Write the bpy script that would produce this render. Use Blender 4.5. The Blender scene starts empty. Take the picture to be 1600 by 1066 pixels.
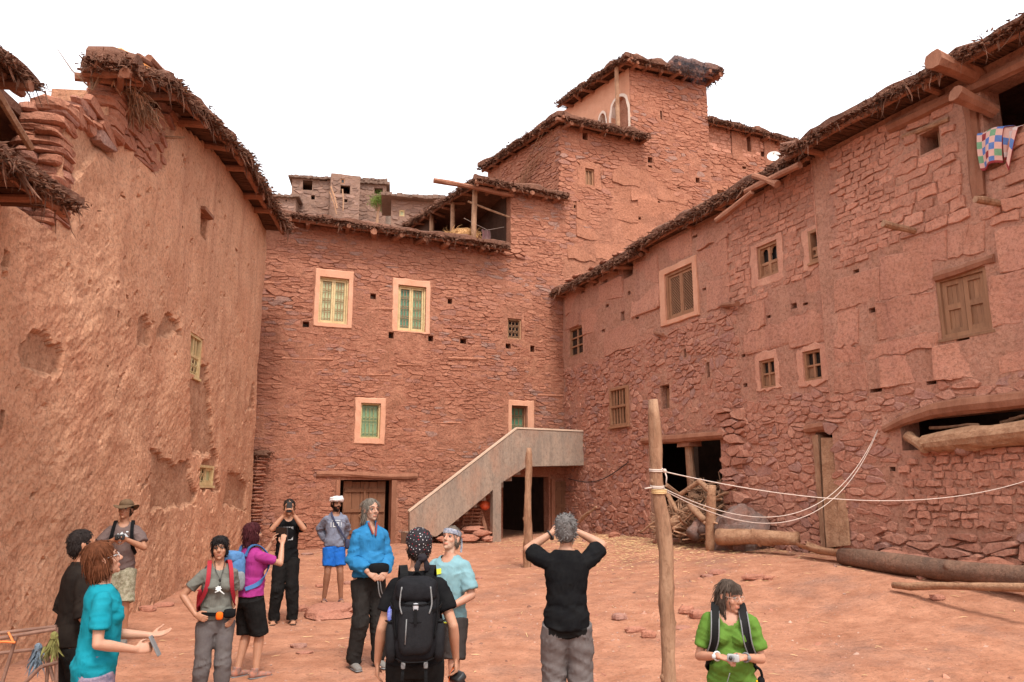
import bpy, math, random
import numpy as np
from mathutils import Vector, Matrix

random.seed(7)
RNG = np.random.default_rng(7)
SC = bpy.context.scene
COL = SC.collection
R = math.radians

# ------------------------------------------------------------------ camera
CAM = np.array([0.0, 0.0, 1.9])
PITCH = R(11.2)
FPX, CX, CY = 1200.0, 800.0, 533.0          # focal length in px of the 1600 px wide photograph
cd = bpy.data.cameras.new('camera')
cam = bpy.data.objects.new('camera', cd)
COL.objects.link(cam)
cd.sensor_width = 36.0
cd.lens = 36.0 * FPX / 1600.0
cd.clip_start = 0.05
cd.clip_end = 2000.0
cam.location = CAM
cam.rotation_euler = (R(90) + PITCH, 0, 0)
SC.camera = cam

# ------------------------------------------------------------------ sky, sun, exposure
SUN_EL, SUN_AZ = R(56), R(163)              # azimuth from +Y towards +X
w = bpy.data.worlds.new('World')
SC.world = w
w.use_nodes = True
nt = w.node_tree
nt.nodes.clear()
out = nt.nodes.new('ShaderNodeOutputWorld')
sky = nt.nodes.new('ShaderNodeTexSky')
sky.sky_type = 'NISHITA'
sky.sun_disc = False
sky.sun_elevation = SUN_EL
sky.sun_rotation = SUN_AZ
sky.dust_density = 4.0
bg1 = nt.nodes.new('ShaderNodeBackground'); bg1.inputs['Strength'].default_value = 0.05
bg2 = nt.nodes.new('ShaderNodeBackground')                 # the white overcast layer
bg2.inputs['Color'].default_value = (1.0, 0.985, 0.965, 1); bg2.inputs['Strength'].default_value = 0.84
ad = nt.nodes.new('ShaderNodeAddShader')
nt.links.new(sky.outputs[0], bg1.inputs['Color'])
nt.links.new(bg1.outputs[0], ad.inputs[0]); nt.links.new(bg2.outputs[0], ad.inputs[1])
nt.links.new(ad.outputs[0], out.inputs['Surface'])

sl = bpy.data.lights.new('sun', 'SUN')
sl.energy = 1.9
sl.angle = R(13)
sl.color = (1.0, 0.955, 0.89)
so = bpy.data.objects.new('sun', sl)
COL.objects.link(so)
sd = Vector((math.sin(SUN_AZ) * math.cos(SUN_EL), math.cos(SUN_AZ) * math.cos(SUN_EL), math.sin(SUN_EL)))
so.rotation_euler = sd.to_track_quat('Z', 'Y').to_euler()
so.location = sd * 60

SC.view_settings.view_transform = 'Standard'
SC.view_settings.look = 'None'
SC.view_settings.gamma = 1.0
SC.view_settings.exposure = 0.87
SC.view_settings.use_curve_mapping = False
SC.render.engine = 'CYCLES'
SC.cycles.max_bounces = 8
SC.cycles.diffuse_bounces = 5
SC.cycles.use_denoising = True

# ------------------------------------------------------------------ noise (numpy)
def _hash(ix, iy, iz, seed):
    h = (ix * 374761393 + iy * 668265263 + iz * 1440662683 + seed * 974711) & 0xFFFFFFFF
    h = ((h ^ (h >> 13)) * 1274126177) & 0xFFFFFFFF
    h = ((h ^ (h >> 15)) * 73244475) & 0xFFFFFFFF
    return ((h ^ (h >> 16)) & 0xFFFF) / 32767.5 - 1.0

def vnoise(x, y, z=0.0, seed=0):
    x, y, z = np.broadcast_arrays(np.asarray(x, float), np.asarray(y, float), np.asarray(z, float))
    ix, iy, iz = (np.floor(a).astype(np.int64) for a in (x, y, z))
    fx, fy, fz = x - ix, y - iy, z - iz
    fx, fy, fz = (f * f * f * (f * (f * 6 - 15) + 10) for f in (fx, fy, fz))
    def c(a, b, d): return _hash(ix + a, iy + b, iz + d, seed)
    x00 = c(0,0,0) * (1 - fx) + c(1,0,0) * fx
    x10 = c(0,1,0) * (1 - fx) + c(1,1,0) * fx
    x01 = c(0,0,1) * (1 - fx) + c(1,0,1) * fx
    x11 = c(0,1,1) * (1 - fx) + c(1,1,1) * fx
    y0 = x00 * (1 - fy) + x10 * fy
    y1 = x01 * (1 - fy) + x11 * fy
    return y0 * (1 - fz) + y1 * fz

def fbm(x, y, z=0.0, seed=0, oct=4, gain=0.5):
    a, s, f, tot = 1.0, 0.0, 1.0, 0.0
    for i in range(oct):
        s = s + a * vnoise(np.asarray(x) * f + i * 17.3, np.asarray(y) * f - i * 9.1, np.asarray(z) * f, seed + i)
        tot += a; a *= gain; f *= 2.03
    return s / tot

# ------------------------------------------------------------------ pixel rays and wall planes (all in world metres)
_F = np.array([0, math.cos(PITCH), math.sin(PITCH)])
_U = np.array([0, -math.sin(PITCH), math.cos(PITCH)])
def ray(px, py):
    return _F + np.array([1.0, 0, 0]) * (px - CX) / FPX + _U * (CY - py) / FPX

def at_y(px, py, Y):
    d = ray(px, py)
    return CAM + d * (Y - CAM[1]) / d[1]

class Plane:
    """A vertical plane: u runs left to right as seen from the yard, z up, w out of the wall."""
    def __init__(s, x, y, dx, dy):
        l = math.hypot(dx, dy)
        s.P = np.array([x, y, 0.0]); s.d = np.array([dx / l, dy / l, 0.0]); s.n = np.array([dy / l, -dx / l, 0.0])
    def pt(s, u, z, w=0.0):
        return s.P + s.d * u + s.n * w + np.array([0, 0, z])
    def pts(s, u, z, w=0.0):
        u, z, w = np.broadcast_arrays(np.asarray(u, float), np.asarray(z, float), np.asarray(w, float))
        return s.P + u[..., None] * s.d + w[..., None] * s.n + z[..., None] * np.array([0, 0, 1.0])
    def px(s, px, py, w=0.0):
        r = ray(px, py)
        t = np.dot(s.P + s.n * w - CAM, s.n) / np.dot(r, s.n)
        q = CAM + r * t
        return float(np.dot(q - s.P, s.d)), float(q[2])
    def rect(s, x0, y0, x1, y1, w=0.0):
        """pixel box -> (u0, u1, z0, z1), measured on its middle lines"""
        u0 = s.px(x0, (y0 + y1) / 2, w)[0]; u1 = s.px(x1, (y0 + y1) / 2, w)[0]
        z1 = s.px((x0 + x1) / 2, y0, w)[1]; z0 = s.px((x0 + x1) / 2, y1, w)[1]
        return (u0, u1, z0, z1)
    def shifted(s, w):
        q = Plane(0, 0, s.d[0], s.d[1]); q.P = s.P + s.n * w; return q

# ------------------------------------------------------------------ mesh builder
WL = {}          # world location of every Empty or part that can be a parent
def _norm(v):
    l = np.linalg.norm(v); return v / l if l > 1e-9 else v

class MB:
    def __init__(s): s.v = []; s.f = []; s.mi = []; s.t = []; s.n = 0
    def add(s, verts, faces, mi=0, tint=0.5):
        verts = np.asarray(verts, float).reshape(-1, 3)
        s.v.append(verts); b = s.n
        for f in faces:
            s.f.append([i + b for i in f]); s.mi.append(mi)
        s.t.append(np.broadcast_to(np.asarray(tint, float), (len(verts),)))
        s.n += len(verts)
    def box(s, x0, x1, y0, y1, z0, z1, xf=None, mi=0, tint=0.5, jit=0.0):
        v = np.array([[x, y, z] for z in (z0, z1) for y in (y0, y1) for x in (x0, x1)], float)
        if jit: v += RNG.normal(0, jit, v.shape)
        if xf is not None: v = np.array([xf(*p) for p in v])
        f = [(0,2,3,1), (4,5,7,6), (0,1,5,4), (2,6,7,3), (0,4,6,2), (1,3,7,5)]
        # keep the outside outward whatever the transform's handedness
        c = v.mean(0); a = np.cross(v[f[0][1]] - v[f[0][0]], v[f[0][2]] - v[f[0][0]])
        if np.dot(a, v[0] - c) < 0: f = [q[::-1] for q in f]
        s.add(v, f, mi, tint)
    def tube(s, pts, rad, n=8, cap=True, mi=0, tint=0.5, jit=0.0, flat=None, seed=0):
        """tube through pts; flat=(k, axis) squashes the section by k along axis"""
        pts = np.asarray(pts, float); m = len(pts)
        rad = np.broadcast_to(np.asarray(rad, float), (m,))
        T = np.gradient(pts, axis=0); T /= np.maximum(np.linalg.norm(T, axis=1, keepdims=True), 1e-9)
        ref = np.array([0, 0, 1.0]) if abs(T[0][2]) < 0.9 else np.array([1.0, 0, 0])
        if flat is not None: ref = np.asarray(flat[1], float)
        a = _norm(np.cross(T[0], ref)); V = []
        ang = np.linspace(0, 2 * np.pi, n, endpoint=False)
        for i in range(m):
            if flat is not None: a = np.cross(T[i], ref)
            a = _norm(a - T[i] * np.dot(a, T[i])); b = np.cross(T[i], a)
            r = rad[i] * (1 + (RNG.normal(0, jit, n) if jit else 0))
            k = flat[0] if flat is not None else 1.0
            V.append(pts[i] + (np.cos(ang) * r)[:, None] * a + (np.sin(ang) * r * k)[:, None] * b)
        V = np.concatenate(V); F = []
        for i in range(m - 1):
            for j in range(n):
                k2 = (j + 1) % n
                F.append((i*n + j, i*n + k2, (i+1)*n + k2, (i+1)*n + j))
        if cap:
            F.append(tuple(range(n))[::-1]); F.append(tuple((m-1)*n + j for j in range(n)))
        s.add(V, F, mi, tint)
    def grid(s, P, mi=0, tint=0.5, closed_u=False):
        """P[i][j] -> quads"""
        P = np.asarray(P, float); a, b = P.shape[:2]; F = []
        for i in range(a - 1):
            for j in range(b - 1 if not closed_u else b):
                k = (j + 1) % b
                F.append((i*b + j, i*b + k, (i+1)*b + k, (i+1)*b + j))
        s.add(P.reshape(-1, 3), F, mi, tint)
    def ball(s, c, r, nu=10, nv=7, mi=0, tint=0.5, rot=None, noise=0.0, seed=0, boxy=1.0):
        c = np.asarray(c, float); r = np.broadcast_to(np.asarray(r, float), (3,))
        V = [[0, 0, -1.0]]
        for i in range(1, nv):
            th = -math.pi / 2 + math.pi * i / nv
            for j in range(nu):
                ph = 2 * math.pi * j / nu
                V.append([math.cos(th) * math.cos(ph), math.cos(th) * math.sin(ph), math.sin(th)])
        V.append([0, 0, 1.0]); V = np.array(V)
        if boxy != 1.0: V = np.sign(V) * np.abs(V) ** boxy
        if noise: V = V * (1 + noise * fbm(V[:, 0] * 1.7 + seed * 3.1, V[:, 1] * 1.7, V[:, 2] * 1.7, seed, 3))[:, None]
        V = V * r
        if rot is not None: V = V @ np.asarray(rot).T
        V = V + c; F = []
        for j in range(nu):
            F.append((0, 1 + (j + 1) % nu, 1 + j))
        for i in range(nv - 2):
            for j in range(nu):
                k = (j + 1) % nu; o = 1 + i * nu
                F.append((o + j, o + k, o + nu + k, o + nu + j))
        L = len(V) - 1; o = 1 + (nv - 2) * nu
        for j in range(nu): F.append((o + j, o + (j + 1) % nu, L))
        s.add(V, F, mi, tint)
    def mesh(s, name, origin=(0, 0, 0), smooth=False):
        me = bpy.data.meshes.new(name)
        V = np.concatenate(s.v) - np.asarray(origin, float) if s.v else np.zeros((0, 3))
        nf = len(s.f)
        lens = np.array([len(f) for f in s.f], dtype=np.int32)
        loops = np.concatenate([np.asarray(f, dtype=np.int32) for f in s.f]) if nf else np.zeros(0, np.int32)
        me.vertices.add(len(V)); me.vertices.foreach_set('co', V.ravel().astype(np.float32))
        me.loops.add(len(loops)); me.loops.foreach_set('vertex_index', loops)
        me.polygons.add(nf)
        me.polygons.foreach_set('loop_start', np.concatenate([[0], np.cumsum(lens)[:-1]]).astype(np.int32) if nf else np.zeros(0, np.int32))
        me.polygons.foreach_set('material_index', np.asarray(s.mi, dtype=np.int32))
        me.polygons.foreach_set('use_smooth', np.full(nf, bool(smooth)))
        me.update(calc_edges=True)
        at = me.attributes.new('tint', 'FLOAT', 'POINT')
        at.data.foreach_set('value', np.concatenate(s.t).astype(np.float32))
        return me
    def build(s, name, mats, parent=None, smooth=False, origin=None, kind=None, local=False):
        """link as one object; verts are world coordinates unless local"""
        pw = WL[parent.name] if parent is not None else np.zeros(3)
        if local: org = np.zeros(3); loc = np.zeros(3)
        else:
            org = np.asarray(origin if origin is not None else pw, float); loc = org - pw
        me = s.mesh(name, org, smooth)
        for m in (mats if isinstance(mats, (list, tuple)) else [mats]): me.materials.append(m)
        o = bpy.data.objects.new(name, me); COL.objects.link(o)
        o.location = loc
        if parent is not None: o.parent = parent
        WL[o.name] = org if not local else pw
        if kind: o['kind'] = kind
        return o

def tag(o, label, cat, group=None):
    o['label'] = label; o['category'] = cat
    if group: o['group'] = group
    return o
def thing(name, label, cat, loc, group=None, rz=0.0):
    o = bpy.data.objects.new(name, None); COL.objects.link(o)
    o.location = loc; o.rotation_euler = (0, 0, rz); o.empty_display_size = 0.2
    WL[o.name] = np.asarray(loc, float)
    return tag(o, label, cat, group)
def holder(name, parent, loc=None):
    """an Empty that is a part (a roof, a wall) and parents sub-parts"""
    o = bpy.data.objects.new(name, None); COL.objects.link(o)
    pw = WL[parent.name]; loc = pw if loc is None else np.asarray(loc, float)
    o.location = loc - pw; o.parent = parent; WL[o.name] = loc
    return o

# ------------------------------------------------------------------ materials
def _n(nt, t, **kw):
    n = nt.nodes.new(t)
    for k, v in kw.items(): setattr(n, k, v)
    return n

def material(name, col, col2=None, scale=4.0, rough=0.9, bump=0.4, bscale=25.0, spec=0.2, tint=0.0, stretch=None,
             metal=0.0, ramp=None, dust=None, fine=0.0, obj=False, stain=None, coat=0.0, vor=0.0, streak=None):
    """col/col2 mixed by noise; tint darkens/lightens by the piece's own tint; ramp: stone colours picked by tint;
       dust: (colour, amount) mud film; stain: (colour, scale, amount) worn patches; fine: grain of small flecks; vor: crackle relief"""
    m = bpy.data.materials.new(name); m.use_nodes = True
    nt = m.node_tree; nt.nodes.clear(); L = nt.links
    out = _n(nt, 'ShaderNodeOutputMaterial'); b = _n(nt, 'ShaderNodeBsdfPrincipled')
    L.new(b.outputs[0], out.inputs['Surface'])
    b.inputs['Roughness'].default_value = rough; b.inputs['Metallic'].default_value = metal
    b.inputs['Specular IOR Level'].default_value = spec
    if coat: b.inputs['Coat Weight'].default_value = coat
    if obj:
        co = _n(nt, 'ShaderNodeTexCoord').outputs['Object']
    else:
        co = _n(nt, 'ShaderNodeNewGeometry').outputs['Position']
    if stretch:
        mp = _n(nt, 'ShaderNodeMapping'); mp.inputs['Scale'].default_value = stretch
        L.new(co, mp.inputs['Vector']); co = mp.outputs[0]
    def noise(sc, det=5, ro=0.6):
        n = _n(nt, 'ShaderNodeTexNoise'); n.inputs['Scale'].default_value = sc
        n.inputs['Detail'].default_value = det; n.inputs['Roughness'].default_value = ro
        L.new(co, n.inputs['Vector']); return n.outputs['Fac']
    def mr(x, a, bb, c=0.0, d=1.0):
        n = _n(nt, 'ShaderNodeMapRange'); n.inputs[1].default_value = a; n.inputs[2].default_value = bb
        n.inputs[3].default_value = c; n.inputs[4].default_value = d
        L.new(x, n.inputs[0]); return n.outputs[0]
    def mix(f, a, bb, mode='MIX'):
        n = _n(nt, 'ShaderNodeMix', data_type='RGBA', blend_type=mode)
        for s_, v in ((0, f), (6, a), (7, bb)):
            if isinstance(v, (int, float)): n.inputs[s_].default_value = v
            elif isinstance(v, tuple): n.inputs[s_].default_value = v if len(v) == 4 else (*v, 1)
            else: L.new(v, n.inputs[s_])
        return n.outputs[2]
    tt = None
    if tint or ramp:
        at = _n(nt, 'ShaderNodeAttribute', attribute_name='tint'); tt = at.outputs['Fac']
    if ramp:
        cr = _n(nt, 'ShaderNodeValToRGB'); e = cr.color_ramp.elements
        while len(e) < len(ramp): e.new(0.5)
        for i, (p, c) in enumerate(ramp): e[i].position = p; e[i].color = (*c, 1)
        L.new(tt, cr.inputs[0]); c = cr.outputs[0]
        c = mix(mr(noise(scale, 9, .7), .3, .7, 0, .45), c, col2 or col)
    else:
        c = mix(mr(noise(scale, 9, .72), .36, .64), col, col2) if col2 else col
    if stain:
        c = mix(mr(noise(stain[1], 6, .65), .5, .72, 0, stain[2]), c, stain[0])
    if streak:    # rain runs down the wall: long vertical stains
        sm = _n(nt, 'ShaderNodeMapping'); sm.inputs['Scale'].default_value = (1.9, 1.9, .16)
        L.new(_n(nt, 'ShaderNodeNewGeometry').outputs['Position'], sm.inputs['Vector']); sn = _n(nt, 'ShaderNodeTexNoise'); sn.inputs['Scale'].default_value = 1.6
        sn.inputs['Detail'].default_value = 7; sn.inputs['Roughness'].default_value = .62; L.new(sm.outputs[0], sn.inputs['Vector'])
        c = mix(mr(sn.outputs['Fac'], .47, .68, 0, streak[1]), c, streak[0])
    if dust:
        c = mix(mr(noise(2.3, 6), .3, .7, dust[1] * .55, dust[1]), c, dust[0])
    if fine:      # darker and lighter flecks, grit and straw
        c = mix(mr(noise(bscale * 1.6, 8, .78), .48, .62, 0, fine), c, mix(0.55, c, (.02, .012, .008)))
        c = mix(mr(noise(bscale * 2.7, 4, .7), .58, .72, 0, fine * .5), c, mix(0.4, c, (.80, .55, .40)))
    if tint:
        hv = _n(nt, 'ShaderNodeHueSaturation'); L.new(mr(tt, 0, 1, 1 - tint, 1 + tint), hv.inputs['Value'])
        if isinstance(c, tuple): hv.inputs['Color'].default_value = (*c, 1)
        else: L.new(c, hv.inputs['Color'])
        c = hv.outputs[0]
    if isinstance(c, tuple): b.inputs['Base Color'].default_value = (*c, 1)
    else: L.new(c, b.inputs['Base Color'])
    if bump:
        h = noise(bscale, 8, .68)
        if vor:
            v = _n(nt, 'ShaderNodeTexVoronoi', feature='DISTANCE_TO_EDGE'); v.inputs['Scale'].default_value = bscale * .5
            L.new(co, v.inputs['Vector'])
            mm = _n(nt, 'ShaderNodeMath', operation='MULTIPLY_ADD'); L.new(mr(v.outputs[0], 0, .08), mm.inputs[0])
            mm.inputs[1].default_value = vor; L.new(h, mm.inputs[2]); h = mm.outputs[0]
        bp = _n(nt, 'ShaderNodeBump'); bp.inputs['Strength'].default_value = bump
        bp.inputs['Distance'].default_value = 0.6 / bscale
        L.new(h, bp.inputs['Height']); L.new(bp.outputs[0], b.inputs['Normal'])
    return m

def glass_dark(name, col=(.012, .012, .012), rough=0.12):
    m = material(name, col, rough=rough, bump=0, spec=.5); return m

M = {}
M['ground'] = material('ground_earth', (.35, .15, .088), (.52, .25, .155), 2.6, .95, .9, 13, .1, stain=((.235, .135, .105), .9, .7), fine=.7)
M['plaster'] = material('straw_mud_plaster', (.49, .25, .148), (.60, .33, .205), 1.5, .95, .8, 11, .1, tint=.22, stain=((.46, .195, .115), .6, .6), fine=.75, streak=((.36, .165, .10), .6))
M['mortar'] = material('mud_mortar', (.29, .122, .075), (.42, .186, .118), 1.9, .95, .9, 10, .1, stain=((.40, .19, .115), .55, .5), fine=.7, streak=((.27, .12, .08), .5))
M['mortar_pink'] = material('pink_mud_mortar', (.385, .19, .126), (.50, .262, .182), 1.9, .95, .9, 10, .1, stain=((.41, .18, .125), .6, .6), fine=.7, streak=((.36, .17, .125), .55))
M['stone'] = material('red_stone', (.33, .14, .09), (.37, .16, .10), 5, .92, .8, 13, .15,
    ramp=((0, (.29, .115, .07)), (.3, (.36, .148, .092)), (.62, (.44, .20, .125)), (.8, (.32, .15, .115)), (.93, (.22, .135, .12)), (1, (.29, .21, .185))), dust=((.36, .15, .095), .42), fine=.7)
M['stone_pink'] = material('pink_stone', (.44, .20, .14), (.49, .23, .16), 5, .92, .8, 13, .15,
    ramp=((0, (.37, .168, .108)), (.35, (.46, .212, .14)), (.65, (.53, .272, .182)), (.82, (.36, .19, .155)), (1, (.27, .19, .17))), dust=((.46, .21, .15), .42), fine=.7)
M['brick'] = material('mud_brick', (.43, .198, .13), (.54, .265, .18), 3, .95, .8, 12, .1, tint=.16, dust=((.48, .215, .152), .35), fine=.7)
M['pise'] = material('rammed_earth', (.44, .203, .134), (.55, .272, .187), 1.8, .95, .8, 11, .1, tint=.08, stain=((.42, .185, .132), .9, .6), fine=.7, streak=((.38, .175, .128), .55))
M['pise_red'] = material('rammed_red_earth', (.33, .14, .085), (.41, .18, .112), 1.8, .95, .8, 11, .1, tint=.08, fine=.7)
M['surround'] = material('salmon_plaster', (.54, .27, .17), (.63, .34, .225), 2.5, .9, .35, 20, .1, stain=((.62, .29, .18), 3.0, .6))
M['surround_dull'] = material('faded_salmon_plaster', (.50, .24, .165), (.60, .32, .22), 3, .9, .5, 14, .1, stain=((.46, .21, .145), 2.5, .7), fine=.4)
M['room_shade'] = material('shade_dark_earth', (.055, .03, .022), (.085, .045, .032), 2, .95, .5, 10, .05)  # indoor shade put into the colour, keeps rooms behind openings dark
M['limewash'] = material('limewash', (.72, .62, .54), (.66, .52, .42), 3, .9, .3, 20, .1)
M['concrete'] = material('rendered_concrete', (.25, .195, .155), (.36, .265, .20), 2.2, .85, .6, 12, .2, stretch=(1, 1, .45), stain=((.36, .20, .135), 1.3, .9), fine=.5, streak=((.17, .135, .11), .6))
M['concrete_edge'] = material('pale_coping', (.60, .46, .35), (.55, .40, .29), 3, .85, .3, 20, .2)
M['thatch'] = material('dry_brush', (.115, .055, .036), (.19, .095, .062), 7, .95, .5, 40, .1, tint=.5)
M['thatch_dark'] = material('smoked_reed', (.10, .046, .03), (.15, .072, .046), 6, .95, .4, 40, .1, tint=.4)
M['mudroof'] = material('mud_roof', (.13, .062, .042), (.22, .105, .07), 2, .95, .9, 12, .1, fine=.5)
M['timber'] = material('red_timber', (.22, .09, .052), (.32, .145, .088), 4, .85, .55, 30, .2, tint=.25, stretch=(1, 1, .35), fine=.3)
M['pole'] = material('bare_pole', (.27, .14, .08), (.42, .25, .155), 6, .8, .9, 16, .2, stretch=(1, 1, .3), stain=((.20, .09, .05), 6.5, .9), fine=.5)
M['log'] = material('weathered_log', (.31, .16, .088), (.45, .26, .155), 5, .8, .9, 14, .2, stain=((.24, .11, .06), 4, .8), fine=.5)
M['log_dark'] = material('dark_weathered_log', (.25, .135, .09), (.15, .09, .063), 3, .85, 1.0, 14, .15, stain=((.06, .045, .038), 2.2, .8), fine=.6)
M['door'] = material('dark_door_wood', (.17, .075, .04), (.22, .10, .055), 4, .8, .5, 30, .2, stretch=(2.5, 2.5, .4), tint=.3)
M['shutter'] = material('brown_shutter_wood', (.30, .155, .085), (.22, .11, .06), 4, .75, .5, 30, .25, stretch=(2.5, 2.5, .4), tint=.3)
M['frame_wood'] = material('window_wood', (.27, .13, .07), (.35, .18, .10), 6, .8, .4, 30, .2, tint=.2)
M['cream_wood'] = material('cream_window_wood', (.60, .47, .25), (.48, .33, .16), 5, .7, .3, 30, .3, tint=.15)
M['green_glass'] = material('green_backing', (.36, .42, .22), (.45, .45, .25), 7, .35, .1, 20, .4)
M['green_dark'] = material('dark_green_backing', (.06, .17, .105), (.12, .22, .13), 5, .3, .1, 20, .4)
M['green_mid'] = material('mid_green_backing', (.13, .24, .13), (.20, .29, .16), 5, .35, .1, 20, .4)
M['iron_rust'] = material('rusty_iron', (.30, .15, .08), (.38, .22, .12), 12, .7, .3, 40, .3, tint=.2)
M['iron_green'] = material('green_painted_iron', (.30, .34, .16), (.36, .30, .14), 12, .6, .3, 40, .3)
M['glass'] = glass_dark('dark_glass')
M['rope'] = material('white_rope', (.58, .48, .42), (.48, .38, .32), 30, .9, .5, 200, .1)
M['rock'] = material('grey_rock', (.22, .125, .10), (.17, .13, .115), 3, .85, .8, 12, .2, stain=((.30, .13, .085), 2, .6), fine=.6)
M['rubble'] = material('red_rubble', (.34, .145, .095), (.40, .18, .12), 5, .9, .9, 16, .15,
    ramp=((0, (.36, .135, .085)), (.5, (.45, .185, .12)), (.8, (.40, .19, .145)), (1, (.30, .22, .20))), dust=((.38, .165, .105), .45), fine=.6)
M['pebble'] = material('pebble', (.4, .2, .14), (.44, .22, .15), 5, .9, .5, 30, .15, ramp=((0, (.14, .075, .055)), (.3, (.34, .13, .085)), (.6, (.44, .20, .13)), (.8, (.30, .20, .17)), (1, (.52, .36, .27))))
M['straw'] = material('straw', (.62, .43, .22), (.52, .33, .16), 20, .8, 0, 30, .2, tint=.35)
M['twig'] = material('twig_bark', (.26, .145, .085), (.36, .21, .13), 14, .85, .4, 60, .2, tint=.45)
M['hay'] = material('hay', (.45, .24, .10), (.56, .33, .15), 20, .85, 0, 30, .15, tint=.35)
M['tarp'] = material('orange_tarp', (.88, .60, .38), (.90, .66, .44), 3, .6, .25, 12, .3)
M['red_plastic'] = material('red_plastic', (.75, .12, .04), None, 3, .4, .2, 10, .4)
M['white_paint'] = material('white_dish', (.75, .74, .70), None, 3, .4, 0, 10, .4)
M['black_cable'] = material('black_cable', (.04, .03, .03), None, 3, .6, 0, 10, .3)

_t = M['tarp'].node_tree; _b = [n for n in _t.nodes if n.type == 'BSDF_PRINCIPLED'][0]; _o = [n for n in _t.nodes if n.type == 'OUTPUT_MATERIAL'][0]
_tr = _t.nodes.new('ShaderNodeBsdfTranslucent'); _tr.inputs['Color'].default_value = (.9, .58, .34, 1); _mx = _t.nodes.new('ShaderNodeMixShader'); _mx.inputs[0].default_value = .6
_t.links.new(_b.outputs[0], _mx.inputs[1]); _t.links.new(_tr.outputs[0], _mx.inputs[2]); _t.links.new(_mx.outputs[0], _o.inputs['Surface'])      # thin cloth lets daylight through
# ------------------------------------------------------------------ walls
def cuts(lo, hi, must, step):
    xs = sorted({round(v, 4) for v in must if lo - 1e-6 <= v <= hi + 1e-6} | {round(lo, 4), round(hi, 4)})
    out = []
    for a, b in zip(xs, xs[1:]):
        k = max(1, int(round((b - a) / step)))
        out += [a + (b - a) * i / k for i in range(k)]
    return np.array(out + [xs[-1]])

def wall_mesh(pl, rects, openings, mat, name, parent, step=.16, amp=.03, seed=0, depth=.38, w=0.0, disp=None, tintf=None, smooth=True):
    """front of a wall with real openings; every border turns back into the wall by depth"""
    us = cuts(min(r[0] for r in rects), max(r[1] for r in rects), [v for r in list(rects) + list(openings) for v in r[:2]], step)
    zs = cuts(min(r[2] for r in rects), max(r[3] for r in rects), [v for r in list(rects) + list(openings) for v in r[2:4]], step)
    Ug, Zg = np.meshgrid(us, zs, indexing='ij')
    D = (disp(Ug, Zg) if disp else amp * fbm(Ug * 1.1, Zg * 1.1, seed * 5.3, seed, 4) + .5 * amp * fbm(Ug * 4, Zg * 4, seed, seed + 9, 3)) + w
    uc = (us[:-1] + us[1:]) / 2; zc = (zs[:-1] + zs[1:]) / 2
    Uc, Zc = np.meshgrid(uc, zc, indexing='ij')
    inc = np.zeros(Uc.shape, bool)
    for r in rects: inc |= (Uc > r[0]) & (Uc < r[1]) & (Zc > r[2]) & (Zc < r[3])
    for r in openings: inc &= ~((Uc > r[0]) & (Uc < r[1]) & (Zc > r[2]) & (Zc < r[3]))
    P = pl.pts(Ug, Zg, D).reshape(-1, 3); B = pl.pts(Ug, Zg, np.full_like(D, w - depth)).reshape(-1, 3)
    nz = len(zs); idx = lambda i, j: i * nz + j
    used = {}; verts = []; faces = []
    T = (tintf(Ug, Zg) if tintf else np.full(Ug.shape, .5)).ravel(); tv = []
    def vid(k, back=False):
        key = (k, back)
        if key not in used:
            used[key] = len(verts); verts.append(B[k] if back else P[k]); tv.append(T[k])
        return used[key]
    a, b = inc.shape
    for i in range(a):
        for j in range(b):
            if not inc[i, j]: continue
            q = [idx(i, j), idx(i + 1, j), idx(i + 1, j + 1), idx(i, j + 1)]
            faces.append([vid(k) for k in q])
            for e, (di, dj) in zip(((0, 1), (1, 2), (2, 3), (3, 0)), ((0, -1), (1, 0), (0, 1), (-1, 0))):
                ii, jj = i + di, j + dj
                if 0 <= ii < a and 0 <= jj < b and inc[ii, jj]: continue
                k0, k1 = q[e[0]], q[e[1]]
                faces.append([vid(k1), vid(k0), vid(k0, True), vid(k1, True)])
    mb = MB(); mb.add(np.array(verts), faces, 0, np.array(tv))
    return mb.build(name, mat, parent, smooth=False)

def clip_half(poly, px, py, nx, ny):
    """keep the side where (p - P).n <= 0"""
    out = []; m = len(poly)
    for i in range(m):
        a = poly[i]; b = poly[(i + 1) % m]
        da = (a[0] - px) * nx + (a[1] - py) * ny; db = (b[0] - px) * nx + (b[1] - py) * ny
        if da <= 0: out.append(a)
        if (da < 0 < db) or (db < 0 < da):
            t = da / (da - db); out.append((a[0] + (b[0] - a[0]) * t, a[1] + (b[1] - a[1]) * t))
    return out

def in_poly(x, y, poly):
    c = False; j = len(poly) - 1
    for i in range(len(poly)):
        xi, yi = poly[i]; xj, yj = poly[j]
        if (yi > y) != (yj > y) and x < (xj - xi) * (y - yi) / (yj - yi) + xi: c = not c
        j = i
    return c

def rectpoly(r): return [(r[0], r[2]), (r[1], r[2]), (r[1], r[3]), (r[0], r[3])]

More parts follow.
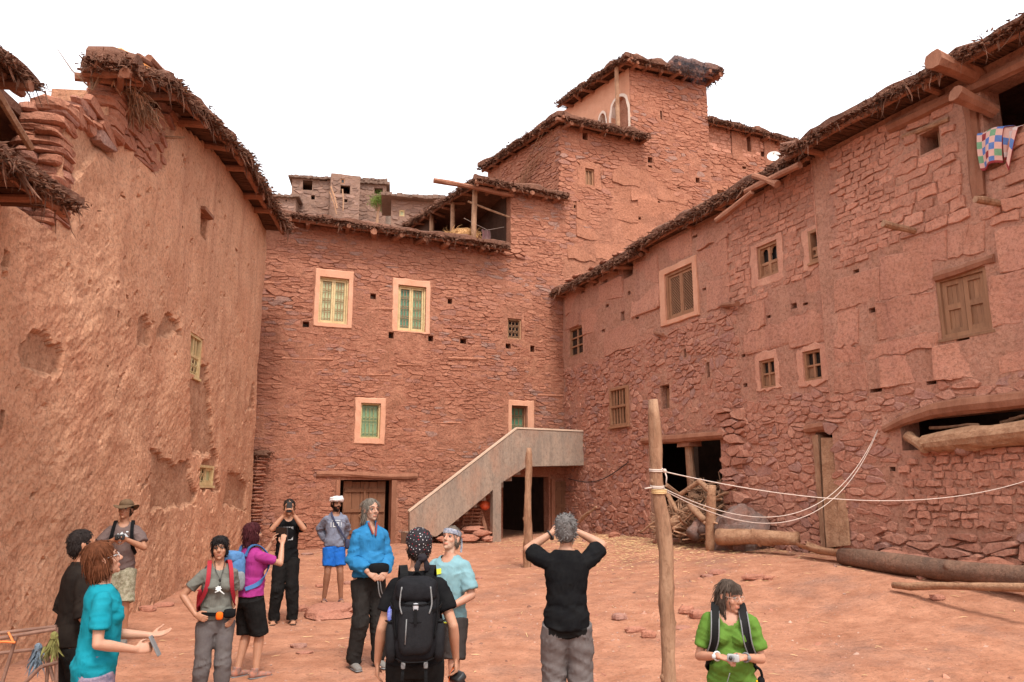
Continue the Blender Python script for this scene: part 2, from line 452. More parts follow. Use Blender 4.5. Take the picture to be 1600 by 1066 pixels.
def rubble_cells(zone, sw, sh, seed, jit=.34, merge=.12, split=.18, holes=(), margin=.03, wav=.05):
    """irregular masonry: cells of a jittered brick-bond point set inside the polygon zone, cut back from holes"""
    rg = random.Random(seed); asp = sw / sh
    u0 = min(p[0] for p in zone); u1 = max(p[0] for p in zone); z0 = min(p[1] for p in zone); z1 = max(p[1] for p in zone)
    seeds = []; z = z0 - sh; row = 0
    while z < z1 + sh:
        hh = sh * rg.uniform(.65, 1.4); u = u0 - sw * 1.5 + (row % 2) * sw * .5
        while u < u1 + sw * 1.5:
            ww = sw * rg.uniform(.55, 1.5); r = rg.random()
            zz = z + wav * math.sin(u * 1.3 + row) * 1.0
            if r < merge: pass
            elif r < merge + split:
                seeds.append((u / asp, zz + hh * .25 + rg.gauss(0, jit * sh * .4))); seeds.append(((u + rg.gauss(0, sw * .2)) / asp, zz - hh * .25 + rg.gauss(0, jit * sh * .4)))
            else: seeds.append(((u + rg.gauss(0, jit * sw * .6)) / asp, zz + rg.gauss(0, jit * hh * .6)))
            u += ww
        z += hh; row += 1
    g = {}; cs = sh * 1.6
    for i, (x, y) in enumerate(seeds): g.setdefault((int(math.floor(x / cs)), int(math.floor(y / cs))), []).append(i)
    cells = []
    for i, (x, y) in enumerate(seeds):
        if not in_poly(x * asp, y, zone): continue
        gx, gy = int(math.floor(x / cs)), int(math.floor(y / cs)); nb = []
        for dx in (-2, -1, 0, 1, 2):
            for dy in (-2, -1, 0, 1, 2):
                for j in g.get((gx + dx, gy + dy), ()):
                    if j != i:
                        d2 = (seeds[j][0] - x) ** 2 + (seeds[j][1] - y) ** 2
                        if d2 < (4 * sh) ** 2: nb.append((d2, j))
        nb.sort(); q = 1.7 * sh
        poly = [(x - q, y - q), (x + q, y - q), (x + q, y + q), (x - q, y + q)]
        for d2, j in nb:
            mr2 = max((p[0] - x) ** 2 + (p[1] - y) ** 2 for p in poly)
            if d2 > 4 * mr2: break
            jx, jy = seeds[j]
            poly = clip_half(poly, (x + jx) / 2, (y + jy) / 2, jx - x, jy - y)
            if len(poly) < 3: break
        if len(poly) < 3: continue
        c = [(p[0] * asp, p[1]) for p in poly]
        for a in ((u0, 0, -1, 0), (u1, 0, 1, 0), (0, z0, 0, -1), (0, z1, 0, 1)):
            if len(c) > 2: c = clip_half(c, *a)
        if len(c) > 2: cells.append(c)
    return cut_holes(cells, holes, margin)

def brick_cells(zone, bw, bh, seed, holes=(), margin=.03, jit=.08, slope=0.0):
    rg = random.Random(seed); cells = []
    u0 = min(p[0] for p in zone); u1 = max(p[0] for p in zone); z0 = min(p[1] for p in zone); z1 = max(p[1] for p in zone)
    z = z0; row = 0
    while z < z1:
        hh = bh * rg.uniform(.85, 1.15); u = u0 - bw * (.5 * (row % 2) + rg.uniform(0, .2))
        while u < u1:
            ww = bw * rg.uniform(.7, 1.25); k = slope * (u - u0)
            um, zm = u + ww / 2, z + hh / 2 + k
            if in_poly(um, zm, zone):
                j = lambda s: rg.gauss(0, jit * s)
                cells.append([(u + j(bh), z + k + j(bh)), (um, z + k + j(bh)), (u + ww + j(bh), z + k + j(bh)), (u + ww + j(bh), z + hh + k + j(bh)), (um, z + hh + k + j(bh)), (u + j(bh), z + hh + k + j(bh))])
            u += ww
        z += hh; row += 1
    return cut_holes(cells, holes, margin)

def cut_holes(cells, holes, margin):
    out = []
    for c in cells:
        ok = True
        for h in holes:
            a0, a1, b0, b1 = h[0] - margin, h[1] + margin, h[2] - margin, h[3] + margin
            xs = [p[0] for p in c]; ys = [p[1] for p in c]
            if max(xs) <= a0 or min(xs) >= a1 or max(ys) <= b0 or min(ys) >= b1: continue
            cx, cy = sum(xs) / len(xs), sum(ys) / len(ys)
            d = max((a0 - cx, 'l'), (cx - a1, 'r'), (b0 - cy, 'b'), (cy - b1, 't'))
            if d[0] <= 0.012: ok = False; break
            if d[1] == 'l': c = clip_half(c, a0, 0, 1, 0)
            elif d[1] == 'r': c = clip_half(c, a1, 0, -1, 0)
            elif d[1] == 'b': c = clip_half(c, 0, b0, 0, 1)
            else: c = clip_half(c, 0, b1, 0, -1)
            if len(c) < 3: ok = False; break
        if ok: out.append(c)
    return out

def piece_geo(pl, cell, rg, gap=.012, proud=(.01, .045), sink=.03, rnd=.18, top=.90, w=0.0, nmax=10, round2=True, rough=.004):
    """one stone: verts, faces (outer ring in the mortar, shoulder, domed face)"""
    c = np.array(cell); ctr = c.mean(0); c = c - ctr
    # drop near-duplicate corners
    keep = [i for i in range(len(c)) if np.linalg.norm(c[i] - c[i - 1]) > .012]
    if len(keep) < 3: return None
    c = c[keep]
    ext = c.max(0) - c.min(0)
    if min(ext) < .035: return None
    f = np.clip(1 - 2 * gap / ext, .5, 1.0); c = c * f
    if round2:
        nx = np.roll(c, -1, axis=0); pv = np.roll(c, 1, axis=0)
        c = np.stack([c + (pv - c) * rnd, c + (nx - c) * rnd], axis=1).reshape(-1, 2)
    if len(c) > nmax:
        c = c[np.linspace(0, len(c), nmax, endpoint=False).astype(int)]
    n = len(c)
    c = c + np.array([[rg.gauss(0, .006), rg.gauss(0, .006)] for _ in range(n)])
    d = rg.uniform(*proud); tx, tz = rg.gauss(0, .05), rg.gauss(0, .07)
    rings = [(1.03, None), (1.0, d * .45 - .004), (top, d)]
    V = []
    for s_, dd in rings:
        q = c * s_
        ww = np.full(n, -sink) if dd is None else dd + q[:, 0] * tx + q[:, 1] * tz + np.array([rg.gauss(0, rough) for _ in range(n)])
        V.append(pl.pts(ctr[0] + q[:, 0], ctr[1] + q[:, 1], ww + w))
    F = []
    for k in range(len(rings) - 1):
        for j in range(n):
            j2 = (j + 1) % n; F.append((k*n + j, k*n + j2, (k+1)*n + j2, (k+1)*n + j))
    F.append(tuple((len(rings) - 1) * n + j for j in range(n)))
    return np.concatenate(V), F, pl.pt(ctr[0], ctr[1], w), float(ext[0] * ext[1])

def lay_pieces(pl, cells, name, mat, wall, seed, limit=300, rest='masonry', smooth=False, wf=None, tintf=None, **kw):
    """the largest in view become parts named alike, the rest one joined part of kind stuff"""
    rg = random.Random(seed); L = []
    for c in cells:
        um = sum(p[0] for p in c) / len(c); zm = sum(p[1] for p in c) / len(c)
        k = dict(kw)
        if wf: k['w'] = wf(um, zm)
        g = piece_geo(pl, c, rg, **k)
        if g is None: continue
        V, F, o, a = g
        q = o - CAM; dep = np.dot(q, _F); sx = q[0] / dep * FPX; sy = CY - np.dot(q, _U) / dep * FPX
        score = a * abs(np.dot(q, pl.n)) / np.linalg.norm(q) ** 3
        if abs(sx) > 830 or not -30 < sy < 1100: score *= 1e-3
        L.append((score, V, F, o, rg.random() if tintf is None else tintf(um, zm, rg)))
    L.sort(key=lambda t: -t[0])
    for sc, V, F, o, t in L[:limit]:
        mb = MB(); mb.add(V, F, 0, t); mb.build(name, mat, wall, smooth=smooth, origin=o)
    if len(L) > limit:
        mb = MB()
        for sc, V, F, o, t in L[limit:]: mb.add(V, F, 0, t)
        mb.build(rest, mat, wall, smooth=smooth, kind='stuff')
    return len(L)

def shell(pl, u0, u1, z0, z1, back, mat, parent, name='rear_wall', w=-.3, lining=True):
    """side and back walls behind a front"""
    mb = MB(); q = lambda u, z, ww: pl.pt(u, z, ww)
    e = .02
    for a, b in (((u0 + e, w), (u0 + e, w - back)), ((u0 + e, w - back), (u1 - e, w - back)), ((u1 - e, w - back), (u1 - e, w))):
        mb.add([q(a[0], z0, a[1]), q(b[0], z0, b[1]), q(b[0], z1, b[1]), q(a[0], z1, a[1])], [(3, 2, 1, 0)])
    if lining:               # shade painted as near-black colour on the walls of the rooms inside, and the back of the front wall
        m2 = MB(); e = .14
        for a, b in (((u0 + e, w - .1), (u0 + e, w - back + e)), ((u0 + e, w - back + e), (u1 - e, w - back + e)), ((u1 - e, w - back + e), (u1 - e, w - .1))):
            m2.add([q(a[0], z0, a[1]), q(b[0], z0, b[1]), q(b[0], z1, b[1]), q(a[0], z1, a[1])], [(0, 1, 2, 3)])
        m2.build('room_shade_lining', M['room_shade'], parent)
    return mb.build(name, mat, parent)

def noisy_ring(r, rg, amp, n=9, slant=0.0):
    """outline of a plaster surround: rectangle r with uneven edges"""
    u0, u1, z0, z1 = r; P = []
    for (a, b) in (((u0, z0), (u1, z0)), ((u1, z0), (u1, z1)), ((u1, z1), (u0, z1)), ((u0, z1), (u0, z0))):
        for i in range(n):
            t = i / n; P.append((a[0] + (b[0] - a[0]) * t + rg.gauss(0, amp), a[1] + (b[1] - a[1]) * t + rg.gauss(0, amp)))
    return P

def surround(pl, outer, inner, mat, parent, seed=0, amp=.006, th=.035, w=0.0, name='surround', oval=0.0):
    """plaster band round a window: ring between an uneven outer edge and the opening, with thickness"""
    rg = random.Random(seed); n = 8; O = noisy_ring(outer, rg, amp, n); I = noisy_ring(inner, rg, 0, n)
    if oval:
        cx, cz = (outer[0] + outer[1]) / 2, (outer[2] + outer[3]) / 2; hx, hz = (outer[1] - outer[0]) / 2, (outer[3] - outer[2]) / 2
        O2 = []
        for (u, z) in O:
            a, b = (u - cx) / hx, (z - cz) / hz; m = max(abs(a), abs(b)); l = (abs(a) ** 4 + abs(b) ** 4) ** .25
            k = (1 - oval) + oval * m / l; O2.append((cx + a * k * hx, cz + b * k * hz))
        O = O2
    N = len(O); V = []
    for ring, ww in ((O, -.03), (O, th * .6), ([(o[0] + (i[0] - o[0]) * .12, o[1] + (i[1] - o[1]) * .12) for o, i in zip(O, I)], th), (I, th), (I, -.12)):
        V += [pl.pt(p[0], p[1], ww + w + (rg.gauss(0, .002) if ww == th else 0)) for p in ring]
    F = []
    for k in range(4):
        for j in range(N):
            j2 = (j + 1) % N; F.append((k*N + j, k*N + j2, (k+1)*N + j2, (k+1)*N + j))
    mb = MB(); mb.add(V, F); return mb.build(name, mat, parent)

class WB(MB):
    """mesh builder in wall coordinates"""
    def __init__(s, pl, w=0.0): super().__init__(); s.pl = pl; s.w0 = w
    def bar(s, u0, u1, z0, z1, w0, w1, mi=0, tint=None, jit=0.0):
        t = RNG.uniform(.3, .7) if tint is None else tint
        s.box(u0, u1, z0, z1, w0, w1, xf=lambda u, z, w: s.pl.pt(u, z, w + s.w0), mi=mi, tint=t, jit=jit)
    def rod(s, pts, rad, n=6, **k):
        s.tube([s.pl.pt(p[0], p[1], p[2] + s.w0) for p in pts], rad, n, **k)

def frame_of(pl, r, t, w0, w1, mat, parent, name='frame', sill=0):
    u0, u1, z0, z1 = r; b = WB(pl)
    b.bar(u0, u0 + t, z0, z1, w0, w1); b.bar(u1 - t, u1, z0, z1, w0, w1)
    b.bar(u0 + t, u1 - t, z1 - t, z1, w0, w1 - .003); b.bar(u0 + t, u1 - t, z0, z0 + t, w0, w1 - .003)
    if sill: b.bar(u0 - .04, u1 + .04, z0 - .05, z0 - .004, w0, w1 + sill)
    return b.build(name, mat, parent)

def pane(pl, r, w, mat, parent, name='pane'):
    b = WB(pl); b.bar(r[0], r[1], r[2], r[3], w - .012, w); return b.build(name, mat, parent)

def ring_pts(cu, cz, r, w, n=8): return [(cu + r * math.cos(2 * math.pi * i / n), cz + r * math.sin(2 * math.pi * i / n), w) for i in range(n + 1)]

def grille(pl, r, w, mat, parent, cols=4, rows=4, rad=.006):
    """wrought grille: uprights, cross bars and bands of rings and small arches"""
    u0, u1, z0, z1 = r; b = WB(pl); W, H = u1 - u0, z1 - z0
    for i in range(cols + 1):
        u = u0 + W * i / cols; b.rod([(u, z0, w), (u, z1, w)], rad * .9, 5)
    rh = H / rows
    for k in range(rows + 1):
        z = z0 + rh * k; b.rod([(u0, z, w + .004), (u1, z, w + .004)], rad, 5)
        if k < rows:
            b.rod([(u0, z + rh * .24, w + .004), (u1, z + rh * .24, w + .004)], rad * .8, 5)
            for i in range(cols):
                uc = u0 + W * (i + .5) / cols; rr = min(W / cols * .40, rh * .10)
                b.rod(ring_pts(uc, z + rh * .12, rr, w + .006, 7), rad * .8, 4, cap=False)
                aw = W / cols * .42; zt = z + rh * .84
                b.rod([(uc - aw, z + rh * .28, w), (uc - aw, zt - aw * .6, w), (uc - aw * .5, zt, w), (uc, zt + aw * .15, w), (uc + aw * .5, zt, w), (uc + aw, zt - aw * .6, w), (uc + aw, z + rh * .28, w)], rad * .7, 4)
    return b.build('grille', mat, parent)

def iron_window(parent, pl, r, sr, backs, fmat, gmat, seed, leaves=2, w=0.0, surr=True, amp=.006, rows=4, cols=3, deep=.10):
    """window with leaves of grille work over coloured backing, in a plaster band"""
    root = holder('window', parent, pl.pt((r[0] + r[1]) / 2, r[2], w))
    if surr: surround(pl, sr, r, M['surround'], root, seed, amp, w=w)
    frame_of(pl, r, .045, w - deep - .03, w - deep + .05, fmat, root)
    a0, a1, b0, b1 = r[0] + .05, r[1] - .05, r[2] + .05, r[3] - .05; wd = (a1 - a0) / leaves
    for k in range(leaves):
        q = (a0 + wd * k + .004, a0 + wd * (k + 1) - .004, b0, b1)
        if leaves > 1: frame_of(pl, q, .05, w - deep - .01, w - deep + .025, fmat, root, 'sash')
        m = .05 if leaves > 1 else .01
        q2 = (q[0] + m, q[1] - m, q[2] + m, q[3] - m)
        pane(pl, (q2[0] - .005, q2[1] + .005, q2[2] - .005, q2[3] + .005), w - deep - .03, backs[k % len(backs)], root)
        grille(pl, q2, w - deep, gmat, root, cols, rows)
    return root

def cross_window(parent, pl, r, seed, w=0.0, deep=.08, cols=2, rows=2, boards=(), fm='frame_wood', t=.05, sill=.0):
    root = holder('window', parent, pl.pt((r[0] + r[1]) / 2, r[2], w))
    fr = frame_of(pl, r, t, w - deep - .05, w - deep + .04, M[fm], root, sill=sill)
    b = WB(pl, w - deep); W, H = r[1] - r[0] - 2 * t, r[3] - r[2] - 2 * t
    for i in range(1, cols): u = r[0] + t + W * i / cols; b.bar(u - .02, u + .02, r[2] + t, r[3] - t, -.03, .02)
    for i in range(1, rows): z = r[2] + t + H * i / rows; b.bar(r[0] + t, r[1] - t, z - .018, z + .018, -.028, .022)
    b.build('mullion', M[fm], root)
    for i in range(cols):
        for j in range(rows):
            q = (r[0] + t + W * i / cols + .018, r[0] + t + W * (i + 1) / cols - .018, r[2] + t + H * j / rows + .016, r[2] + t + H * (j + 1) / rows - .016)
            if (i, j) in boards: pane(pl, q, w - deep - .012, M['shutter'], root, 'board')
            else: pane(pl, q, w - deep - .03, M['glass'], root)
    return root

# ------------------------------------------------------------------ timber, eaves and thatch
def log_mesh(mb, a, b, r0, r1, n=9, seg=6, wob=.02, seed=0, tint=.5, jit=.06, knots=0):
    a, b = np.asarray(a, float), np.asarray(b, float); L = np.linalg.norm(b - a); P = []; Rr = []
    rg = random.Random(seed)
    for i in range(seg + 1):
        t = i / seg; p = a + (b - a) * t
        o = np.array([vnoise(t * 2.3, seed * 1.7, 0, 3), vnoise(t * 2.3, seed * 1.7 + 9, 0, 4), vnoise(t * 2.3, seed * 1.7 + 19, 0, 5)]) * wob * L
        P.append(p + (o if 0 < i < seg else o * .3)); Rr.append((r0 + (r1 - r0) * t) * (1 + .14 * float(vnoise(t * 5, seed, 2, 6))))
    mb.tube(P, Rr, n, True, 0, tint, jit)
    for k in range(knots):
        t = rg.uniform(.1, .9); i = int(t * seg); p = P[i] * (1 - (t * seg - i)) + P[min(i + 1, seg)] * (t * seg - i)
        d = _norm(np.array([rg.gauss(0, 1), rg.gauss(0, 1), rg.gauss(0, 1)])); d = _norm(d - _norm(b - a) * np.dot(d, _norm(b - a)))
        r = Rr[i]; mb.ball(p + d * r * .75, (r * .42, r * .42, r * .5), 7, 5, tint=tint * .8, noise=.3, seed=seed + k)

def blade(mb, p, d, L, wd, rg, droop=.5, tint=.5):
    """one dry blade or bark strip: bent tapered strip of three segments, folded along its length"""
    d = _norm(np.asarray(d, float)); s = _norm(np.cross(d, np.array([rg.gauss(0, 1), rg.gauss(0, 1), rg.gauss(0, 1)]))); up = np.cross(s, d)
    V = []; q = np.asarray(p, float)
    for i, k in enumerate((1.0, .9, .55)):
        V += [q - s * wd * k / 2, q + up * wd * .3 * k, q + s * wd * k / 2]
        d = _norm(d + np.array([rg.gauss(0, .16), rg.gauss(0, .16), -droop * .5 + rg.gauss(0, .12)])); q = q + d * L / 3
    V.append(q)
    F = []
    for i in range(2):
        o = i * 3; F += [(o, o + 1, o + 4, o + 3), (o + 1, o + 2, o + 5, o + 4)]
    F += [(6, 7, 9), (7, 8, 9)]
    mb.add(V, F, 0, tint)

def eave(parent, A, B, out, over, inn, seed, thick=.2, beam_sp=.85, beam_r=.075, pole=True, density=150, beams=True, shards=9, hang=.22, beam_out=.05, bs=.75, name='roof', rise=0.0, reed=True, mat_reed='thatch_dark', ends=(0, 0)):
    """roof edge from A to B (the under side line at the wall), reaching over outwards and inn inwards.
       roof > mud_cover, reed_layer, thatch (stuff), beam, edge_pole"""
    rg = random.Random(seed)
    A = np.asarray(A, float); B = np.asarray(B, float); o = np.array([out[0], out[1], 0.0]); o = o / np.linalg.norm(o)
    L = np.linalg.norm(B - A); ax = (B - A) / L; up = np.array([0, 0, 1.0])
    rf = holder(name, parent, (A + B) / 2)
    def P(s, c, h): return A + ax * s + o * c + up * (h + rise * c)
    # mud cover: an uneven slab
    ns = max(4, int(L / .14)); cs = [-inn, -inn * .5, -.2, over * .35, over * .75, over * .95, over]
    ss = np.linspace(-ends[0], L + ends[1], ns + 1); top = []; bot = []
    for s in ss:
        e = .10 * float(fbm(s * 2.2, seed, 0, 5, 3)); hm = .5 * float(fbm(s * .9, seed * 2, 0, 6, 3))
        top.append([P(s, c + (e if c > 0 else 0), .07 + thick * (.8 + .5 * hm + .5 * float(vnoise(s * 3.3, c * 3, seed, 8))) * (1 - .45 * max(0, c / over) ** 6)) for c in cs])
        bot.append([P(s, c + (e if c > 0 else 0), .055 + .02 * float(vnoise(s * 4, c * 4, seed, 9))) for c in cs])
    mb = MB(); top = np.array(top); bot = np.array(bot)
    mb.grid(top[:, ::-1]); mb.grid(bot)
    mb.grid(np.stack([bot[:, -1], top[:, -1]], 1)[::-1]); mb.grid(np.stack([top[:, 0], bot[:, 0]], 1)[::-1])
    mb.grid(np.stack([top[0], bot[0]], 0)); mb.grid(np.stack([bot[-1], top[-1]], 0))
    mb.build('mud_cover', M['mudroof'], rf)
    # reed layer under it
    if reed:
        mb = MB(); s = -ends[0]
        while s < L + ends[1]:
            r = rg.uniform(.011, .022); sk = rg.gauss(0, .06); e = over + rg.gauss(-.02, .05)
            mb.tube([P(s, -.25, .04), P(s + sk, e, .035 + rg.gauss(0, .01))], [r, r * .8], 4, True, 0, rg.uniform(.2, .8)); s += r * 2 + rg.uniform(0, .012)
        mb.build('reed_layer', M[mat_reed], rf, kind='stuff')
    # dry brush along the edge
    mb = MB(); nb = int((L + ends[0] + ends[1]) * density * 1.45 / bs)
    for k in range(nb):
        s = rg.uniform(-ends[0], L + ends[1]); cl = .5 + .5 * float(vnoise(s * 2.6, seed, 3, 11))
        if rg.random() > .2 + .8 * cl: continue
        c = over + rg.gauss(-.06, .07); h = -.01 + thick * rg.uniform(-.25, .62)
        d = o * rg.gauss(.75, .4) + ax * rg.gauss(0, .75) + up * rg.gauss(-.08, .30)
        ln = bs * rg.uniform(.05, .17) * (1 + .4 * cl); wd = bs * rg.uniform(.016, .075)
        if rg.random() < .03: d = o * .3 - up + ax * rg.gauss(0, .3); ln = rg.uniform(.15, hang + .1)
        blade(mb, P(s, c, h), d, ln, wd, rg, rg.uniform(-.1, .45), rg.uniform(.05, 1))
    for k in range(int(L * density * .7)):       # on top
        s = rg.uniform(-ends[0], L + ends[1]); c = rg.uniform(-.3, over)
        blade(mb, P(s, c, .045 + thick * rg.uniform(.35, .68)), o * rg.gauss(.4, .6) + ax * rg.gauss(0, .7) + up * abs(rg.gauss(.10, .16)), bs * rg.uniform(.06, .17), bs * rg.uniform(.014, .05), rg, .4, rg.uniform(.1, .9))
    for k in range(int(L * shards)):              # broken sticks and bark
        s = rg.uniform(-ends[0], L + ends[1]); c = over + rg.gauss(-.12, .08); h = .02 + thick * rg.uniform(0, .6)
        d = _norm(o * rg.gauss(.7, .3) + ax * rg.gauss(0, .5) + up * rg.gauss(-.02, .2)); l = bs * rg.uniform(.15, .42); r = bs * rg.uniform(.008, .026)
        p = P(s, c, h); mb.tube([p - d * l * .5, p, p + d * l * .5 + up * rg.gauss(0, .02)], [r, r, r * .5], 5, True, 0, rg.uniform(.2, .9), .15)
    mb.build('thatch', M['thatch'], rf, kind='stuff')
    if beams:
        s = rg.uniform(.1, .5); k = 0
        while s < L:
            r = beam_r * rg.uniform(.75, 1.25); b = MB(); sk = rg.gauss(0, .08)
            a_ = P(s - sk, -.35, -r * .9); b_ = P(s + sk, over + rg.uniform(-.18, beam_out), -r * .9 - rg.uniform(0, .03))
            log_mesh(b, a_, b_, r, r * rg.uniform(.8, 1), 8, 3, .02, seed * 31 + k, rg.uniform(.3, .8))
            b.build('beam', M['timber'], rf, smooth=False, origin=a_); s += beam_sp * rg.uniform(.6, 1.35); k += 1
    if pole:
        s = -ends[0]; k = 0
        while s < L + ends[1] - .3:
            e = min(L + ends[1], s + rg.uniform(2.2, 3.6)); r = rg.uniform(.045, .07); b = MB()
            log_mesh(b, P(s - .1, over - .2 + rg.gauss(0, .03), .0), P(e + .1, over - .2 + rg.gauss(0, .03), .0), r, r * .85, 7, 8, .012, seed * 7 + k, rg.uniform(.3, .8))
            b.build('edge_pole', M['timber'], rf, origin=P(s, over - .14, 0)); s = e; k += 1
    return rf
# ------------------------------------------------------------------ the four wall planes of the yard
_q = at_y(400, 600, 20.5)
PC = Plane(_q[0], _q[1], .924, .383)                    # house at the end of the yard
UC = PC.px(880, 560)[0]
_q = PC.pt(UC, 0)
PR = Plane(_q[0], _q[1], .397, -.918)                   # row of houses on the right
_q = at_y(400, 600, 19.0)
PL = Plane(_q[0], _q[1], -.093, .996)                   # plastered house on the left, u = 0 at its far corner, negative nearer

BASE = []                                               # ground heights read where walls and feet meet the ground
for pl, w_, L in ((PR, 0, ((925, 826), (1000, 838), (1120, 848), (1250, 855), (1330, 862), (1450, 882), (1600, 898))),
              (PC, 0, ((420, 862), (520, 858), (620, 854))), (PC, 1.25, ((640, 840), (776, 851), (880, 838))),
              (PL, 0, ((398, 864), (330, 893), (260, 928), (214, 946), (130, 975), (60, 1000)))):
    for p in L:
        u, z = pl.px(*p, w_); BASE.append((*pl.pt(u, 0, w_)[:2], z, 1.0))
BASE += [(x, y, z, 1.6) for x, y, z in ((-1, 5.3, -.05), (-2.8, 5.6, -.06), (-3.2, 5.0, -.06), (1.35, 4.7, -.15), (.5, 6.5, -.02), (-1.6, 8.9, .02), (-3.3, 11.7, 0),
         (-2.9, 12.8, .0), (-4.95, 10, .02), (-2.5, 7.2, -.03), (-2.8, 8.5, 0), (-.55, 7, -.02), (0, 2, -.05), (3, 3, -.1), (-4, 3, -.05), (3.5, 6, .05), (4.6, 8.5, .45), (2.5, 8.5, .1), (0, 12, .1), (2.2, 13, .45), (0, 16, .3), (9, 4, .6))]
BASE = np.array(BASE)
def ground_z(x, y, detail=True):
    x, y = np.broadcast_arrays(np.asarray(x, float), np.asarray(y, float))
    num = np.zeros(x.shape); den = np.full(x.shape, 1e-6)
    for bx, by, bz, k in BASE:
        d2 = (x - bx) ** 2 + (y - by) ** 2; wt = k * (np.exp(-d2 / (2 * 1.3 ** 2)) + .02 * np.exp(-d2 / 60.0) + 1e-5 / (1 + d2 * .01)); num = num + wt * bz; den = den + wt
    g = num / den
    if detail: g = g + .045 * fbm(x * .55, y * .55, 1.5, 21, 3) + .012 * fbm(x * 3.1, y * 3.1, 2.5, 22, 3)
    return g
_gx = np.arange(-12, 14.01, .1); _gy = np.arange(-2, 26.01, .1)
_GZ = ground_z(*np.meshgrid(_gx, _gy, indexing='ij'))
def gz(x, y):
    fx = min(max((x + 12) / .1, 0), len(_gx) - 1.001); fy = min(max((y + 2) / .1, 0), len(_gy) - 1.001); i, j = int(fx), int(fy); fx -= i; fy -= j
    return float((_GZ[i, j] * (1 - fx) + _GZ[i + 1, j] * fx) * (1 - fy) + (_GZ[i, j + 1] * (1 - fx) + _GZ[i + 1, j + 1] * fx) * fy)
# ------------------------------------------------------------------ ground
def ground():
    xs = np.concatenate([[-400, -150, -60, -30, -18, -12], np.arange(-9, 10.51, .075), [13, 18, 30, 60, 150, 400]])
    ys = np.concatenate([[-400, -150, -60, -25, -10, -4, -1, 1, 2.2], np.arange(3.0, 24.01, .075), [27, 32, 45, 70, 150, 400]])
    X, Y = np.meshgrid(xs, ys, indexing='ij'); Z = ground_z(X, Y)
    near = (np.abs(X) < 11) & (Y > 2.5) & (Y < 24.5)
    Z = Z + np.where(near, .008 * fbm(X * 9, Y * 9, 4, 31, 3) + .010 * np.abs(fbm(X * 4.5, Y * 4.5, 7, 33, 2)), 0)
    mb = MB(); mb.grid(np.stack([X, Y, Z], -1).transpose(1, 0, 2)[:, ::-1][:, ::-1])
    # orientation: make the faces look up
    mb.f = [f[::-1] for f in mb.f] if np.cross(mb.v[0][mb.f[0][1]] - mb.v[0][mb.f[0][0]], mb.v[0][mb.f[0][2]] - mb.v[0][mb.f[0][0]])[2] < 0 else mb.f
    o = mb.build('ground', M['ground'], smooth=True, kind='structure'); return o
ground()

def hole_rects(pl, pts, w=0.0):
    """putlog holes from pixel centres and sizes"""
    return [pl.rect(x - a / 2, y - b / 2, x + a / 2, y + b / 2, w) for x, y, a, b in pts]
def pxpoly(pl, P, w=0.0): return [pl.px(x, y, w) for x, y in P]

# ------------------------------------------------------------------ house at the end of the yard
zE = 9.45
hc = thing('stone_house', 'red rubble stone house across the end of the yard with two tall green grilled windows', 'house', PC.pt(4.5, .4))
rA, rAs = PC.rect(498, 434, 544, 506), PC.rect(491, 422, 551, 512)
rB, rBs = PC.rect(621, 447, 665, 518), PC.rect(613, 437, 672, 520)
rG, rGs = PC.rect(793, 498, 815, 530), PC.rect(789, 493, 818, 534)
rD, rDs = PC.rect(563, 630, 594, 685), PC.rect(554, 622, 602, 694)
rW, rWs = PC.rect(799, 634, 824, 700), PC.rect(794, 626, 834, 712)
rF = PC.rect(529, 750, 612, 875)
rU = PC.rect(786, 745, 858, 875)
puts = hole_rects(PC, ((583, 463, 9, 9), (703, 471, 7, 8), (478, 507, 10, 9), (611, 524, 8, 10), (673, 529, 8, 9), (724, 533, 10, 8), (794, 541, 8, 8), (832, 545, 7, 10)))
zP = PC.px(750, 378)[1]
uO0, uO1 = PC.px(742, 350)[0], PC.px(798, 350)[0]
zR2 = 11.45
opC = [rA, rB, rG, rD, rW, rF, rU] + puts
hc_rects = [(-2.2, UC + .3, -.4, zE), (uO1, UC + .3, zE, zR2)]
wall = wall_mesh(PC, hc_rects, opC, M['mortar'], 'wall', hc, .13, .035, 1)
holes = [rAs, rBs, rGs, rDs, rWs, PC.rect(520, 737, 652, 752), PC.rect(521, 750, 620, 880), rU] + puts
cells = rubble_cells(rectpoly((-1.2, UC + .1, .2, zE)), .27, .088, 11, holes=holes, split=.14, merge=.16, wav=.04)
cells += rubble_cells(rectpoly((uO1, UC + .02, zE, zR2)), .28, .095, 12)
def tint_c(u, z, rg): return min(1, max(0, rg.random() ** 1.25 * (.95 + .2 * math.sin(u * 1.3 + z * 2))))
nC = lay_pieces(PC, cells, 'stone', M['stone'], wall, 5, wf=None, tintf=tint_c, proud=(-.009, .008), sink=.06, gap=.0035, top=.90, w=.012)
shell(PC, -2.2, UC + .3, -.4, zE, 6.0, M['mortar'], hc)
shell(PC, uO1, UC + .3, zE, zR2, 4.0, M['mortar'], hc)
